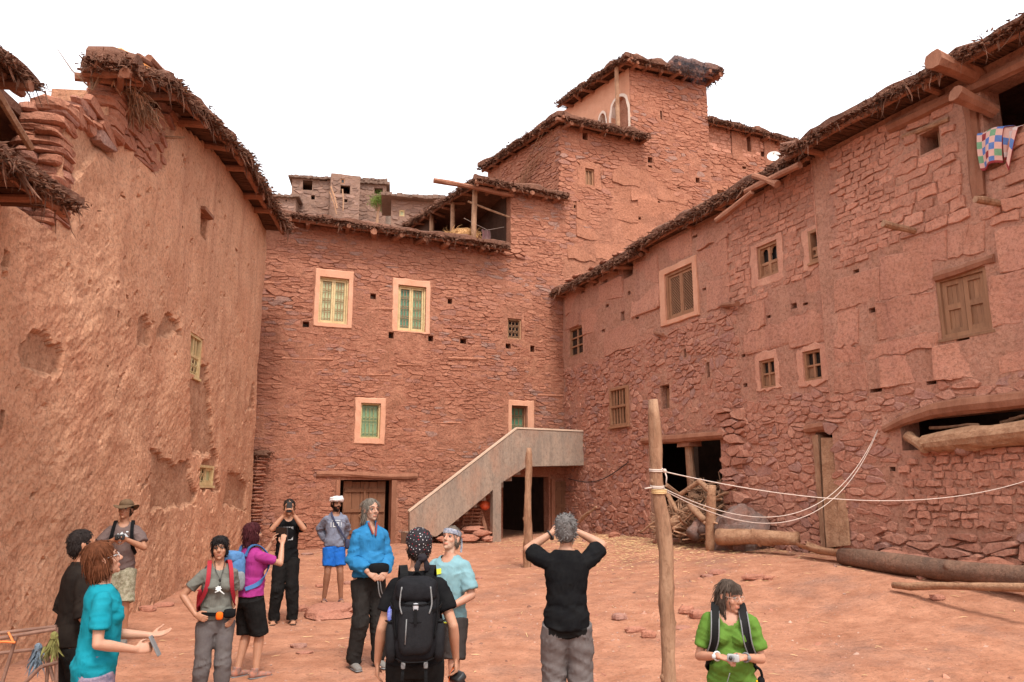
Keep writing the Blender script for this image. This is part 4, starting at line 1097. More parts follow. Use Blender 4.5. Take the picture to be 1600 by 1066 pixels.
cells = lifts(PR, (((1304, 1375, 1466), 424, 382, 486, 450), ((1304, 1342, 1466), 488, 452, 545, 515), ((1304, 1345, 1466), 547, 517, 572, 542), ((1304, 1370, 1446), 574, 545, 616, 596),
                   ((1448, 1545, 1700), 532, 495, 596, 570), ((1548, 1700), 362, 330, 430, 400), ((1548, 1700), 432, 402, 512, 480), ((1410, 1480, 1540), 382, 345, 418, 392)), 7, wC, holes=hlC)
lay_pieces(PR, cells, 'earth_lift', M['pise'], wc, 20, **{**kwp, 'w': wC + .012})
cells = rubble_cells(pxpoly(PR, ((1303, 618), (1448, 598), (1700, 572), (1700, 610), (1480, 645), (1385, 668), (1398, 790), (1404, 870), (1303, 880)), wC), .26, .14, 50, holes=hlC, jit=.6, split=.3, merge=.18)
lay_pieces(PR, cells, 'stone', M['stone_pink'], wc, 21, tintf=tint_p, proud=(-.012, .03), sink=.06, gap=.008, rnd=.26, top=.84, wf=lambda u, z: wC + .012)
cells = brick_cells(pxpoly(PR, ((1412, 712), (1760, 672), (1760, 812), (1418, 832)), wC), .23, .125, 51, holes=hlC, jit=.16)
lay_pieces(PR, cells, 'brick', M['brick'], wc, 22, proud=(.01, .05), sink=.05, gap=.010, top=.90, rnd=.16, w=wC + .01)
cells = rubble_cells(pxpoly(PR, ((1372, 815), (1420, 838), (1760, 815), (1760, 905), (1372, 880)), wC), .30, .15, 52, jit=.5, split=.25)
lay_pieces(PR, cells, 'base_stone', M['stone_pink'], wc, 23, tintf=tint_p, limit=120, proud=(.04, .18), sink=.1, gap=.012, rnd=.26, top=.90, w=wC)
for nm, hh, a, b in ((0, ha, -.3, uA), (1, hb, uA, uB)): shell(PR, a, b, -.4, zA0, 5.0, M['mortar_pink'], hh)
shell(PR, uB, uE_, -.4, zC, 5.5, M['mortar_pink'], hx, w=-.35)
b = WB(PR); b.bar(uB, uB + .02, .2, zC, -.2, wC); b.build('quoin', M['pise'], hx)
# loft floor and back so the loft is a room
b = WB(PR); b.bar(loft[0] - .5, uE_ - .2, loft[2] - .25, loft[2] - .1, -5, -.36); b.build('loft_floor', M['pise'], hx)
# floors inside the first houses (dark rooms)
for hh, a, bb in ((ha, -.1, uA - .1), (hb, uA + .1, uB - .1)):
    b = WB(PR); b.bar(a, bb, 3.7, 3.85, -4.9, -.42); b.build('upper_floor', M['pise'], hh)
# windows
cross_window(ha, PR, G_, 1, cols=2, rows=3, t=.05, boards=())
def lattice_window(parent, pl, r, sr, seed, w=0.0, deep=.07):
    root = holder('window', parent, pl.pt((r[0] + r[1]) / 2, r[2], w))
    surround(pl, sr, r, M['surround'], root, seed, .006, .045)
    frame_of(pl, r, .07, w - deep - .05, w - deep + .06, M['frame_wood'], root)
    W = (r[1] - r[0] - .14) / 2
    for k in range(2):
        q = (r[0] + .07 + W * k + .004, r[0] + .07 + W * (k + 1) - .004, r[2] + .075, r[3] - .075)
        frame_of(pl, q, .06, w - deep - .02, w - deep + .02, M['frame_wood'], root, 'sash')
        q = (q[0] + .055, q[1] - .055, q[2] + .055, q[3] - .055); pane(pl, q, w - deep - .05, M['glass'], root)
        b = WB(pl, w - deep); W2, H2 = q[1] - q[0], q[3] - q[2]; s = .075
        n = int((W2 + H2) / s)
        for i in range(1, n):
            for sg in (1, -1):
                d = i * s; a = (max(0, d - H2), min(d, H2)); c = (min(d, W2), max(0, d - W2))
                x0, x1 = (q[0] + a[0], q[0] + c[0]) if sg > 0 else (q[1] - a[0], q[1] - c[0])
                b.rod([(x0, q[2] + a[1], .004 * sg), (x1, q[2] + c[1], .004 * sg)], .011, 4, tint=.5)
        b.build('lattice', M['shutter'], root)
lattice_window(ha, PR, H_, Hs, 8)
def barred_window(parent, pl, r, deep=.05):
    root = holder('window', parent, pl.pt((r[0] + r[1]) / 2, r[2]))
    frame_of(pl, r, .065, -deep - .05, .06, M['frame_wood'], root, sill=.06)
    b = WB(pl); b.bar(r[0] + .06, r[1] - .06, r[2] + (r[3] - r[2]) * .48, r[2] + (r[3] - r[2]) * .54, -.05, .05); b.build('rail', M['frame_wood'], root)
    for i in range(5):
        u = r[0] + .065 + (r[1] - r[0] - .13) * (i + .7) / 5.4; b = WB(pl); b.bar(u - .022, u + .022, r[2] + .06, r[3] - .06, -.03, .01); b.build('bar', M['frame_wood'], root)
    for i in (0, 3):
        pane(pl, (r[0] + .07 + i * .12, r[0] + .19 + i * .12, r[2] + .07, r[3] - .07), -.05, M['shutter'], root, 'board')
    pane(pl, (r[0] + .05, r[1] - .05, r[2] + .05, r[3] - .05), -.10, M['glass'], root)
barred_window(ha, PR, I_)
b = WB(PR, -.16); b.bar(J_[0] + .05, J_[1] - .12, J_[2], J_[3] - .06, -.03, 0); b.build('shutter_board', M['shutter'], ha)
def arch_window(parent, pl, r, sr, seed):
    root = holder('window', parent, pl.pt((r[0] + r[1]) / 2, r[2]))
    surround(pl, sr, r, M['surround_dull'], root, seed, .02, .02, oval=.15)
    frame_of(pl, r, .06, -.13, -.02, M['frame_wood'], root)
    u0, u1, z0, z1 = r[0] + .06, r[1] - .06, r[2] + .06, r[3] - .06; W = u1 - u0; H = z1 - z0; zm = z0 + H * .42
    b = WB(pl, -.08); b.bar(u0, u1, zm - .03, zm + .03, -.02, .03); b.bar((u0 + u1) / 2 - .035, (u0 + u1) / 2 + .035, z0, z1, -.015, .028)
    b.build('rail', M['frame_wood'], root)
    for k in range(2):                                   # round arch heads cut from boards
        a0 = u0 + W * k / 2 + (.035 if k else 0); a1 = u0 + W * (k + 1) / 2 - (0 if k else .035); uc, hw = (a0 + a1) / 2, (a1 - a0) / 2
        zs = zm + (z1 - zm) * .55; I = [(uc - hw * .82, zs)] + [(uc - hw * .82 * math.cos(t) * (1 + .16 * math.sin(2 * t) ** 2), zs + (z1 - .02 - zs) * math.sin(t)) for t in np.linspace(0, math.pi, 9)] + [(uc + hw * .82, zs)]
        O = [(a0, zs)] + [(a0 + (a1 - a0) * i / 8, z1) for i in range(9)] + [(a1, zs)]
        b = MB(); N = len(I); V = [pl.pt(*p, -.075) for p in I] + [pl.pt(*p, -.075) for p in O] + [pl.pt(*p, -.1) for p in I] + [pl.pt(*p, -.1) for p in O]
        b.add(V, [(j, j + 1, N + j + 1, N + j) for j in range(N - 1)] + [(2*N + j, 2*N + j + 1, j + 1, j) for j in range(N - 1)]); b.build('arch_head', M['frame_wood'], root)
        b = WB(pl, -.085); nx, nz = 4, 6                 # pierced lower panels
        for i in range(nx + 1): u = a0 + (a1 - a0) * i / nx; b.bar(u - .012, u + .012, z0, zm - .03, -.01, .012)
        for j in range(nz + 1): z = z0 + (zm - .03 - z0) * j / nz; b.bar(a0, a1, z - .012, z + .012, -.009, .011)
        b.build('lattice', M['frame_wood'], root)
    pane(pl, (u0 - .01, u1 + .01, z0 - .01, z1 + .01), -.13, M['glass'], root)
arch_window(hb, PR, L_, Ls, 9)
root = holder('window', hb, PR.pt((M_[0] + M_[1]) / 2, M_[2]))
surround(PR, Ms, M_, M['surround_dull'], root, 10, .03, .022)
frame_of(PR, M_, .06, -.12, .03, M['frame_wood'], root, sill=.03)
b = WB(PR, -.04); zz = M_[2] + (M_[3] - M_[2]) * .42; b.bar(M_[0] + .06, M_[1] - .06, zz - .03, zz + .03, -.03, .03)
b.bar(M_[0] + .06, M_[1] - .06, M_[2] + .1, M_[2] + .15, -.025, .028); b.build('rail', M['frame_wood'], root)
for t in (.3, .55, .8):
    u = M_[0] + (M_[1] - M_[0]) * t; b = WB(PR, -.04); b.bar(u - .028, u + .028, M_[2] + .15, zz - .03, -.02, .02); b.build('baluster', M['frame_wood'], root)
pane(PR, (M_[0] + .05, M_[1] - .05, M_[2] + .05, M_[3] - .05), -.12, M['glass'], root)
b = WB(PR); b.rod([(M_[0] + .1, zz + .02, -.07), (M_[1] - .1, M_[3] - .14, -.07)], .012, 5); b.build('stay', M['rope'], root)
for r, s, sd_, bd in ((N_, Ns, 11, ((0, 0), (1, 0))), (O_, Os, 12, ((0, 0),))):
    rt = cross_window(hb, PR, r, sd_, boards=bd, t=.05, deep=.06); surround(PR, s, r, M['surround_dull'], rt, sd_, .022, .022, oval=.55)
# doorway shut by a leaning plank
lin = rq(PR, 1261, 1312, 664, 679, 658, 671); mb = MB(); log_mesh(mb, PR.pt(lin[0], (lin[2] + lin[3]) / 2, .02), PR.pt(lin[1] + .1, (lin[2] + lin[3]) / 2 + .02, .02), .085, .09, 8, 5, .012, 90, .8); mb.build('lintel', M['timber'], hb)
b = WB(PR); b.bar(P_[0] - .02, P_[0] + .10, .6, P_[3] - .05, -.12, .06, jit=.008); b.build('door_post', M['pole'], hb)
pl_ = thing('door_plank', 'tall weathered wooden plank leaning across the narrow doorway', 'plank', PR.pt(P_[1] - .2, .9, .15))
p0, p1, p2, p3 = PR.px(1291, 856, .22), PR.px(1326, 852, .22), PR.px(1312, 684, .08), PR.px(1281, 684, .08)
um = lambda a, b, t: a + (b - a) * t
for k in range(2):
    t0, t1 = (0, .62) if k == 0 else (.63, 1.0); mb = MB(); V = []
    for ww in (0, -.045):
        for s in np.linspace(0, 1, 6):
            for t in (t0, t1): V.append(PR.pt(um(um(p0[0], p1[0], t), um(p3[0], p2[0], t), s) + RNG.normal(0, .006), um(um(p0[1], p1[1], t), um(p3[1], p2[1], t), s), .22 - .16 * s + ww + k * .006))
    F = [(2*i, 2*i+1, 2*i+3, 2*i+2) for i in range(5)] + [(12+2*i+2, 12+2*i+3, 12+2*i+1, 12+2*i) for i in range(5)] + [(2*i+2, 12+2*i+2, 12+2*i, 2*i) for i in range(5)] + [(2*i+1, 12+2*i+1, 12+2*i+3, 2*i+3) for i in range(5)] + [(10, 11, 23, 22), (1, 0, 12, 13)]
    mb.add(V, F, 0, .5 + .2 * k); mb.build('board', M['log'], pl_)
# woodshed front
lk = [PR.px(*p) for p in ((1006, 690), (1136, 680))]
mb = MB(); log_mesh(mb, PR.pt(*lk[0], .04), PR.pt(*lk[1], .04), .10, .10, 8, 7, .008, 91, .7); mb.build('lintel', M['timber'], ha)
ps = PR.px(1076, 700, -.1); mb = MB(); log_mesh(mb, PR.pt(PR.px(1082, 800, -.1)[0], .8, -.12), PR.pt(ps[0], K_[3] - .1, -.12), .115, .10, 9, 6, .015, 92, .45, knots=3); mb.build('post', M['pole'], ha)
b = WB(PR); b.bar(ps[0] - .24, ps[0] + .24, K_[3] - .16, K_[3] + .02, -.28, .05, jit=.015); b.build('bolster', M['timber'], ha)
mb = MB(); a = PR.px(1130, 478); log_mesh(mb, PR.pt(a[0], a[1], .05), PR.pt(PR.px(1165, 476)[0], PR.px(1165, 476)[1], .22), .05, .06, 7, 3, .02, 93, .6); mb.build('beam_end', M['timber'], ha)
mb = MB(); log_mesh(mb, PR.pt(*PR.px(1024, 520), .02), PR.pt(*PR.px(1044, 524), .16), .04, .045, 7, 3, .02, 94, .6); mb.build('beam_end', M['timber'], ha)
# shutter Q
root = holder('window', hx, PR.pt((Q_[0] + Q_[1]) / 2, Q_[2], wC))
frame_of(PR, Q_, .06, wC - .12, wC - .01, M['shutter'], root, sill=.03)
W = (Q_[1] - Q_[0] - .12) / 2
for k in range(2):
    q = (Q_[0] + .06 + W * k + .003, Q_[0] + .06 + W * (k + 1) - .003, Q_[2] + .065, Q_[3] - .065); lf = frame_of(PR, q, .075, wC - .11, wC - .05, M['shutter'], root, 'shutter_leaf')
    zm = (q[2] + q[3]) / 2; b = WB(PR); b.bar(q[0] + .07, q[1] - .07, zm - .045, zm + .045, wC - .105, wC - .052); b.build('rail', M['shutter'], root)
    for z0, z1 in ((q[2] + .07, zm - .04), (zm + .04, q[3] - .07)):
        for i in range(3):
            u = q[0] + .07 + (W - .14) * i / 3; b = WB(PR); b.bar(u + .002, u + (W - .14) / 3 - .002, z0, z1, wC - .1, wC - .082 + RNG.uniform(0, .004)); b.build('board', M['shutter'], root)
mb = MB(); a, b_ = PR.px(1462, 434, wC), PR.px(1556, 404, wC); log_mesh(mb, PR.pt(a[0], a[1], wC + .0), PR.pt(b_[0], b_[1], wC + .0), .075, .07, 7, 6, .012, 95, .5); mb.build('lintel', M['timber'], root)
# niche window of the loft, its sloping lintel
mb = MB(); a, b_ = PR.px(1412, 214, wC), PR.px(1484, 186, wC); log_mesh(mb, PR.pt(*a, wC + .01), PR.pt(*b_, wC + .01), .05, .045, 7, 4, .012, 96, .9); mb.build('lintel', M['pole'], hx)
b = WB(PR, wC - .2); b.bar(opq[1] - .16, opq[1] - .08, opq[2], opq[3], -.05, .03); b.build('shutter_board', M['shutter'], hx)
# loft post, plate beam, projecting timbers
mb = MB(); log_mesh(mb, PR.pt(PR.px(1532, 308, wC)[0], PR.px(1532, 308, wC)[1], wC + .02), PR.pt(PR.px(1518, 160, wC)[0], PR.px(1518, 160, wC)[1], wC + .02), .10, .12, 8, 6, .012, 97, .35); mb.build('post', M['timber'], hx)
a, b_ = PR.px(1392, 200, wC), PR.px(1640, 82, wC); mb = MB(); log_mesh(mb, PR.pt(*a, wC + .03), PR.pt(*b_, wC + .03), .10, .11, 8, 8, .006, 98, .4); mb.build('plate_beam', M['timber'], hx)
def proj(px_, py_, qx, qy, w1, r, seed, nm='projecting_beam', mat='timber', par=hx, w0=-.1, tint=.6):
    """timber from the wall at (px,py) out to the pixel (qx,qy) at distance w1"""
    a = PR.px(px_, py_, wC); c = PR.px(qx, qy, wC + w1); mb = MB(); log_mesh(mb, PR.pt(a[0], a[1], wC + w0), PR.pt(c[0], c[1], wC + w1), r, r * 1.02, 9, 4, .012, seed, tint); mb.build(nm, M[mat], par)
proj(1528, 122, 1458, 92, .95, .135, 111)
proj(1545, 172, 1492, 146, .6, .115, 112)
proj(1432, 362, 1380, 349, .62, .055, 113, mat='pole')
proj(1566, 319, 1524, 311, .5, .055, 114, mat='pole')
# arched lintel over the slot, timbers lying in it
P = [PR.pt(*PR.px(x, y, wC), wC + .05) for x, y in ((1384, 672), (1420, 655), (1462, 641), (1510, 634), (1560, 629), (1620, 622), (1700, 612))]
mb = MB(); mb.tube(P, [.06, .10, .115, .12, .125, .12, .12], 8, jit=.06, flat=(.8, PR.n)); mb.build('lintel', M['timber'], hx)
lg = MB(); a, b_ = PR.px(1440, 694, wC + .15), PR.px(1680, 666, wC + .15); log_mesh(lg, PR.pt(*a, wC + .12), PR.pt(*b_, wC + .12), .135, .19, 12, 8, .01, 120, .7); o = lg.build('log', M['log'], None, origin=PR.pt(*a)); tag(o, 'thick pale log lying in the wall slot under the arched lintel', 'log')
lg = MB(); a, b_ = PR.px(1406, 682, wC + .2), PR.px(1442, 700, wC + .25); log_mesh(lg, PR.pt(*a, wC + .0), PR.pt(*b_, wC + .2), .09, .08, 9, 3, .02, 121, .6); o = lg.build('log', M['log'], None, origin=PR.pt(*a)); tag(o, 'short log stub beside the thick pale log in the wall slot', 'log')
for i, (x0, y0, x1, y1) in enumerate(((1450, 668, 1530, 664), (1560, 660, 1650, 636), (1575, 655, 1640, 645))):
    lg = MB(); a, b_ = PR.px(x0, y0, 0), PR.px(x1, y1, .1); log_mesh(lg, PR.pt(*a, -.05), PR.pt(*b_, .1), .025, .02, 6, 5, .03, 122 + i, .9); o = lg.build('branch', M['pole'], None, origin=PR.pt(*a)); tag(o, ('thin straight stick lying in the wall slot behind the thick log', 'curved branch poking out of the wall slot at the picture edge', 'second thin branch in the wall slot below the curved one')[i], 'branch')
for i, (x, y, s) in enumerate(((1505, 704, .11), (1480, 703, .06), (1462, 705, .07), (1445, 707, .06))):
    p = PR.pt(*PR.px(x, y, wC + .1), wC + .08); mb = MB(); mb.ball(p, (s * 1.3, s, s * .7), 9, 6, tint=.95 if i == 0 else .6, noise=.4, seed=i + 9); o = mb.build('stone', M['rubble'], None, True, origin=p); tag(o, ('grey stone wedged under the thick log in the wall slot', 'small stone beside the grey one under the thick log', 'pinkish pebble stone under the thick log in the slot', 'stone at the corner of the slot below the log stub')[i], 'stone')
# eaves
eave(ha, PR.pt(-.15, zA0), PR.pt(u985 + .1, zA0 - .05), PR.n, .42, 4.5, 131, .16, .9, .05, density=170, pole=True)
eave(ha, PR.pt(u985 - .05, zA - .02), PR.pt(uA + .2, zA), PR.n, .45, 4.5, 132, .2, 1.6, .05, density=190, beam_out=-.08)
eave(hb, PR.pt(uA, zA), PR.pt(uB + .1, zA), PR.n, .47, 4.5, 133, .22, 1.6, .05, density=190, beam_out=-.08)
eave(hx, PR.pt(uB - .1, zC, wC), PR.pt(uE_, zC - .05, wC), PR.n, .62, 5.2, 134, .19, 2.3, .06, density=220, hang=.4, beam_out=-.12, bs=.62)
for i, (x0, y0, x1, y1, ww) in enumerate(((1120, 345, 1175, 300, .62), (1165, 300, 1250, 258, .60), (1178, 275, 1215, 288, .6))):
    mb = MB(); a, b_ = PR.px(x0, y0, ww), PR.px(x1, y1, ww); log_mesh(mb, PR.pt(*a, ww), PR.pt(*b_, ww), .07, .065, 8, 4, .015, 140 + i, .7); mb.build('edge_log', M['timber'], hb)
for i in range(14):                                     # flat stones holding down the low roof
    rg = random.Random(i); u = rg.uniform(.6, u985); p = PR.pt(u, zA0 + .22, rg.uniform(.0, .35)); mb = MB(); mb.ball(p, (rg.uniform(.1, .22), rg.uniform(.1, .2), .05), 8, 5, tint=rg.random(), noise=.4, seed=i)
    mb.build('roof_stone', M['rubble'], ha, origin=p)
# satellite dish
p = PR.pt(*PR.px(1209, 247, .1), .1); ds = thing('satellite_dish', 'small white satellite dish standing on the thatched roof edge', 'satellite dish', p)
mb = MB(); nrm = _norm(np.array([-.25, -.9, .35])); t1 = _norm(np.cross(nrm, [0, 0, 1.0])); t2 = np.cross(nrm, t1)
Pg = [[p + t1 * .135 * rr * math.cos(a) + t2 * .135 * rr * math.sin(a) + nrm * (.06 * rr * rr) for a in np.linspace(0, 2 * math.pi, 17)] for rr in (.02, .4, .75, 1.0)]
mb.grid(Pg); mb.grid([[q - nrm * .01 for q in row] for row in Pg][::-1]); mb.build('reflector', M['white_paint'], ds, True)
mb = MB(); mb.tube([p - nrm * .02, p - nrm * .05 - np.array([0, 0, .35])], .018, 6); mb.build('mast', M['iron_rust'], ds)
mb = MB(); mb.tube([p - t2 * .12, p + nrm * .15], .008, 5); mb.build('feed_arm', M['iron_rust'], ds)
# ------------------------------------------------------------------ plastered house on the left
hl_ = thing('plastered_house', 'tall house with rough straw and mud plastered wall along the left side', 'house', PL.pt(-5, .2))
uE2 = -10.42                                                # where the upper parapet ends
uL1 = 0.05                                                   # far corner
def lz(x, y, w=.0): return PL.px(x, y, w)
rS1 = rq(PL, 294, 314, 518, 586, 527, 592); rS2 = rq(PL, 308, 333, 726, 757, 728, 760)
rS3 = rq(PL, 312, 323, 331, 372, 334, 374)
patches = [pxpoly(PL, P) for P in (
    ((31, 575), (28, 540), (45, 525), (75, 528), (90, 548), (93, 565), (84, 585), (60, 592)),
    ((213, 535), (213, 498), (222, 492), (232, 512), (230, 538)),
    ((243, 522), (255, 498), (266, 488), (278, 505), (280, 522), (262, 530)),
    ((289, 600), (312, 568), (320, 572), (327, 640), (331, 700), (336, 712), (300, 712), (296, 680)),
    ((229, 800), (233, 704), (245, 708), (262, 720), (294, 722), (297, 755), (304, 770), (301, 790)),
    ((346, 790), (355, 735), (372, 742), (382, 760), (380, 800)),
    ((0, 380), (12, 390), (8, 415), (0, 420)), ((308, 722), (336, 712), (340, 770), (310, 765)),
    ((382, 640), (392, 600), (396, 600), (396, 640)))]
stone_zone = [pxpoly(PL, P) for P in (((100, 150), (152, 150), (170, 205), (180, 250), (150, 235), (110, 190), (95, 200)), ((175, 165), (300, 150), (262, 210), (252, 270), (225, 262), (198, 230), (180, 190)), ((100, 150), (140, 150), (150, 240), (120, 280), (100, 275)))]
def sdist(U, Z, poly):
    """signed distance to a polygon edge, negative inside"""
    d = np.full(U.shape, 1e9); ins = np.zeros(U.shape, bool); m = len(poly)
    for i in range(m):
        (x0, y0), (x1, y1) = poly[i], poly[(i + 1) % m]; ex, ey = x1 - x0, y1 - y0
        t = np.clip(((U - x0) * ex + (Z - y0) * ey) / (ex * ex + ey * ey), 0, 1)
        d = np.minimum(d, np.hypot(U - x0 - t * ex, Z - y0 - t * ey))
        c = ((y0 > Z) != (y1 > Z)) & (U < (x1 - x0) * (Z - y0) / (y1 - y0 + 1e-12) + x0); ins ^= c
    return np.where(ins, -d, d)
_pm = {}
def patch_mask(U, Z):
    k = (U.shape, float(U.flat[0]))
    if k not in _pm:
        s = np.full(U.shape, 1e9)
        for P in patches: s = np.minimum(s, sdist(U, Z, P))
        s = s + .10 * fbm(U * 5, Z * 5, 3, 55, 3); q = np.full(U.shape, 1e9)
        for P in stone_zone: q = np.minimum(q, sdist(U, Z, P))
        _pm[k] = (s, q + .14 * fbm(U * 3, Z * 3, 5, 56, 3))
    return _pm[k]
def disp_l(U, Z):
    s, q = patch_mask(U, Z); base = .075 * fbm(U * .55, Z * .55, 1, 51, 3) + .020 * fbm(U * 2.1, Z * 2.6, 2, 52, 3)
    lump = .015 * fbm((U * .82 + Z * .57) * 3.6, (Z * .82 - U * .57) * 9, 3, 53, 4, .62) + .009 * np.abs(fbm((U * .8 + Z * .6) * 8, (Z * .8 - U * .6) * 20, 4, 54, 2))
    pl_ = base + lump * np.clip((9.5 - Z) / 9 + .25, .45, 1.1) * np.clip(.75 + 1.1 * fbm(U * .5, Z * .5, 9, 57, 3), .25, 1.4)
    pit = np.maximum(0, fbm((U * .8 + Z * .6) * 5, (Z * .8 - U * .6) * 10, 6, 58, 2) - .64) * -.6
    out = pl_ + pit + .03 + np.clip((1.4 - Z) * .06, 0, .1)
    cut = np.clip(-s / .02, 0, 1); out = out * (1 - cut) + (base - .035 + .012 * fbm(U * 8, Z * 8, 8, 59, 3)) * cut
    c2 = np.clip(-q / .08, 0, 1); return out * (1 - c2) + (base - .02) * c2
def tint_l(U, Z):
    s, q = patch_mask(U, Z); return np.where((s < 0), .0, np.clip(.62 + .35 * fbm(U * .5, Z * .5, 2, 60, 3), 0, 1)) * np.where(q < 0, .45, 1)
def ztop(u): return float(np.interp(u, [-13, -9.7, -9.35, -9.0, -8.2, -6.5, -4.5, -1.0, 2], [6.35, 6.6, 7.15, 7.45, 7.75, 8.2, 8.62, 8.62, 8.55]))
us_ = np.arange(uE2, uL1, .35); rc = [(u, min(u + .35, uL1), -.4, ztop(u + .17)) for u in us_]
rc += [(-15.5, uE2, -.4, 4.9)]
putL = hole_rects(PL, ((192, 308, 5, 5), (282, 355, 3, 4), (368, 391, 4, 5), (182, 491, 4, 11), (197, 464, 4, 7), (164, 572, 6, 4), (0, 655, 8, 30), (3, 402, 7, 26)))
wl = wall_mesh(PL, rc, [rS1, rS2, rS3] + putL, M['plaster'], 'wall', hl_, .045, 0, 10, depth=.42, disp=disp_l, tintf=tint_l, smooth=False)
nst = 0
for i, (zn, sw, sh, pr) in enumerate(((stone_zone[0], .40, .14, (.03, .09)), (stone_zone[1], .34, .13, (.015, .06)))):
    cells = rubble_cells(zn, sw, sh, 61 + i, holes=[], split=.1, merge=.2)
    lay_pieces(PL, cells, 'stone', M['stone'], wl, 31 + i, limit=120, tintf=tint_c, proud=pr, sink=.05, gap=.01, top=.90, w=.0)
# stacked stone end of the parapet: the wall's thickness shows thin flat stones one on another
rg = random.Random(5); z = 4.88; r0 = 0; Rm = np.stack([PL.d, PL.n, np.array([0, 0, 1.0])], 1)
while z < 6.45:
    h = rg.uniform(.06, .15); n_ = 1 if r0 % 3 else 2
    for k in range(n_):
        hw = .29 if n_ == 1 else rg.uniform(.13, .16); cw = -.25 if n_ == 1 else (-.40 if k else -.11)
        mb = MB(); c = PL.pt(uE2 + .12 + rg.gauss(0, .03), z + h / 2, cw + rg.gauss(0, .02)); V0 = rg.uniform(.2, .9)
        mb.ball(c, (.24 + rg.uniform(-.03, .06), hw * 1.02, h * .56), 12, 7, tint=V0, rot=Rm, noise=.20, boxy=.5, seed=r0 * 3 + k); mb.build('parapet_stone', M['stone'], hl_, origin=c)
    z += h * .97; r0 += 1
for i, (u, zz, a, b_) in enumerate(((uE2 + .18, 6.50, .34, .10), (uE2 + .5, 6.60, .26, .06), (uE2 + .75, 6.64, .2, .05), (uE2 + 1.0, 6.78, .2, .10), (uE2 + .35, 6.66, .2, .045), (uE2 + 1.25, 6.86, .16, .07))):
    mb = MB(); c = PL.pt(u, zz, -.2); mb.ball(c, (a, .27, b_), 12, 7, tint=.95 if i == 4 else .5, rot=Rm, noise=.25, boxy=.6, seed=i + 70); mb.build('parapet_stone', M['stone'], hl_, origin=c)
# pillar under the roof corner
z = 6.7; k = 0; up_ = PL.px(188, 110)[0]
while z < 7.75:
    h = rg.uniform(.09, .15); mb = MB(); c = PL.pt(up_ + rg.gauss(0, .03), z + h / 2, -.12)
    mb.ball(c, (.26 + rg.uniform(-.03, .05), .24, h * .54), 9, 6, tint=rg.uniform(.2, .7), rot=Rm, noise=.2, boxy=.5, seed=k + 90); mb.build('pillar_stone', M['stone'], hl_, origin=c); z += h * .9; k += 1
# far end and back of the house
mb = MB()
for (ua, wa_), (ub, wb_) in (((uL1 - .02, -.3), (uL1 - .02, -6)), ((uL1, -6), (-15.4, -6)), ((-15.4, -6), (-15.4, -.3))):
    mb.add([PL.pt(ua, -.4, wa_), PL.pt(ub, -.4, wb_), PL.pt(ub, 6.4, wb_), PL.pt(ua, 6.4, wa_)], [(0, 1, 2, 3)])
mb.add([PL.pt(uL1 - .02, 6.4, -.3), PL.pt(uL1 - .02, 6.4, -6), PL.pt(uL1 - .02, 8.5, -6), PL.pt(uL1 - .02, 8.5, -.3)], [(0, 1, 2, 3)])
mb.add([PL.pt(-9.2, 6.4, -.3), PL.pt(-9.2, 6.4, -.85), PL.pt(-9.2, 7.4, -.85), PL.pt(-9.2, 7.4, -.3)], [(3, 2, 1, 0)])
mb.build('rear_wall', M['plaster'], hl_)
b = WB(PL); b.bar(-15.5, -8.0, 6.30, 6.42, -6, -.44); b.build('terrace_roof', M['mudroof'], hl_)
b = WB(PL); b.bar(-15.5, -10.6, 4.55, 4.7, -6, -.44); b.build('loft_floor', M['mudroof'], hl_)
def lattice_frame(parent, pl, r, mat, deep=.1):
    root = holder('window', parent, pl.pt((r[0] + r[1]) / 2, r[2])); fr = frame_of(pl, r, .05, -deep - .04, -deep + .06, mat, root, sill=.03); return root
rt = lattice_frame(hl_, PL, rS1, M['cream_wood'], .06); u0, u1, z0, z1 = rS1; zm = z0 + (z1 - z0) * .5
b = WB(PL, -.06); b.bar(u0 + .05, u1 - .05, zm - .025, zm + .025, -.03, .03); b.build('rail', M['cream_wood'], rt)
b = WB(PL, -.06); b.bar(u0 + (u1 - u0) * .45, u0 + (u1 - u0) * .45 + .05, zm, z1 - .05, -.03, .03); b.bar(u0 + (u1 - u0) * .68, u0 + (u1 - u0) * .68 + .05, zm, z1 - .05, -.02, .02); b.build('sash', M['cream_wood'], rt)
grille(PL, (u0 + .05, u1 - .05, z0 + .06, zm - .03), -.05, M['cream_wood'], rt, 4, 2, .009)
pane(PL, (u0 + .04, u1 - .04, z0 + .04, z1 - .04), -.14, M['glass'], rt)
rt = lattice_frame(hl_, PL, rS2, M['cream_wood'], .05); u0, u1, z0, z1 = rS2; um_ = u0 + (u1 - u0) * .55
grille(PL, (u0 + .05, um_, z0 + .05, z1 - .05), -.05, M['cream_wood'], rt, 3, 2, .009); pane(PL, (u0 + .04, u1 - .04, z0 + .04, z1 - .04), -.12, M['glass'], rt)
frame_of(PL, (um_ + .01, u1 - .05, z0 + .05, z1 - .05), .05, -.08, -.02, M['cream_wood'], rt, 'sash'); pane(PL, (um_ + .05, u1 - .09, z0 + .09, z1 - .09), -.06, M['green_glass'], rt)
b = WB(PL); b.bar(rS3[0] - .05, rS3[1] + .1, rS3[3] + .0, rS3[3] + .07, -.1, .09, jit=.015); b.build('lintel', M['timber'], hl_)
b = WB(PL); b.bar(rS3[0], rS3[1], rS3[2], rS3[3], -.4, -.2); b.build('niche_back', M['pise_red'], hl_)
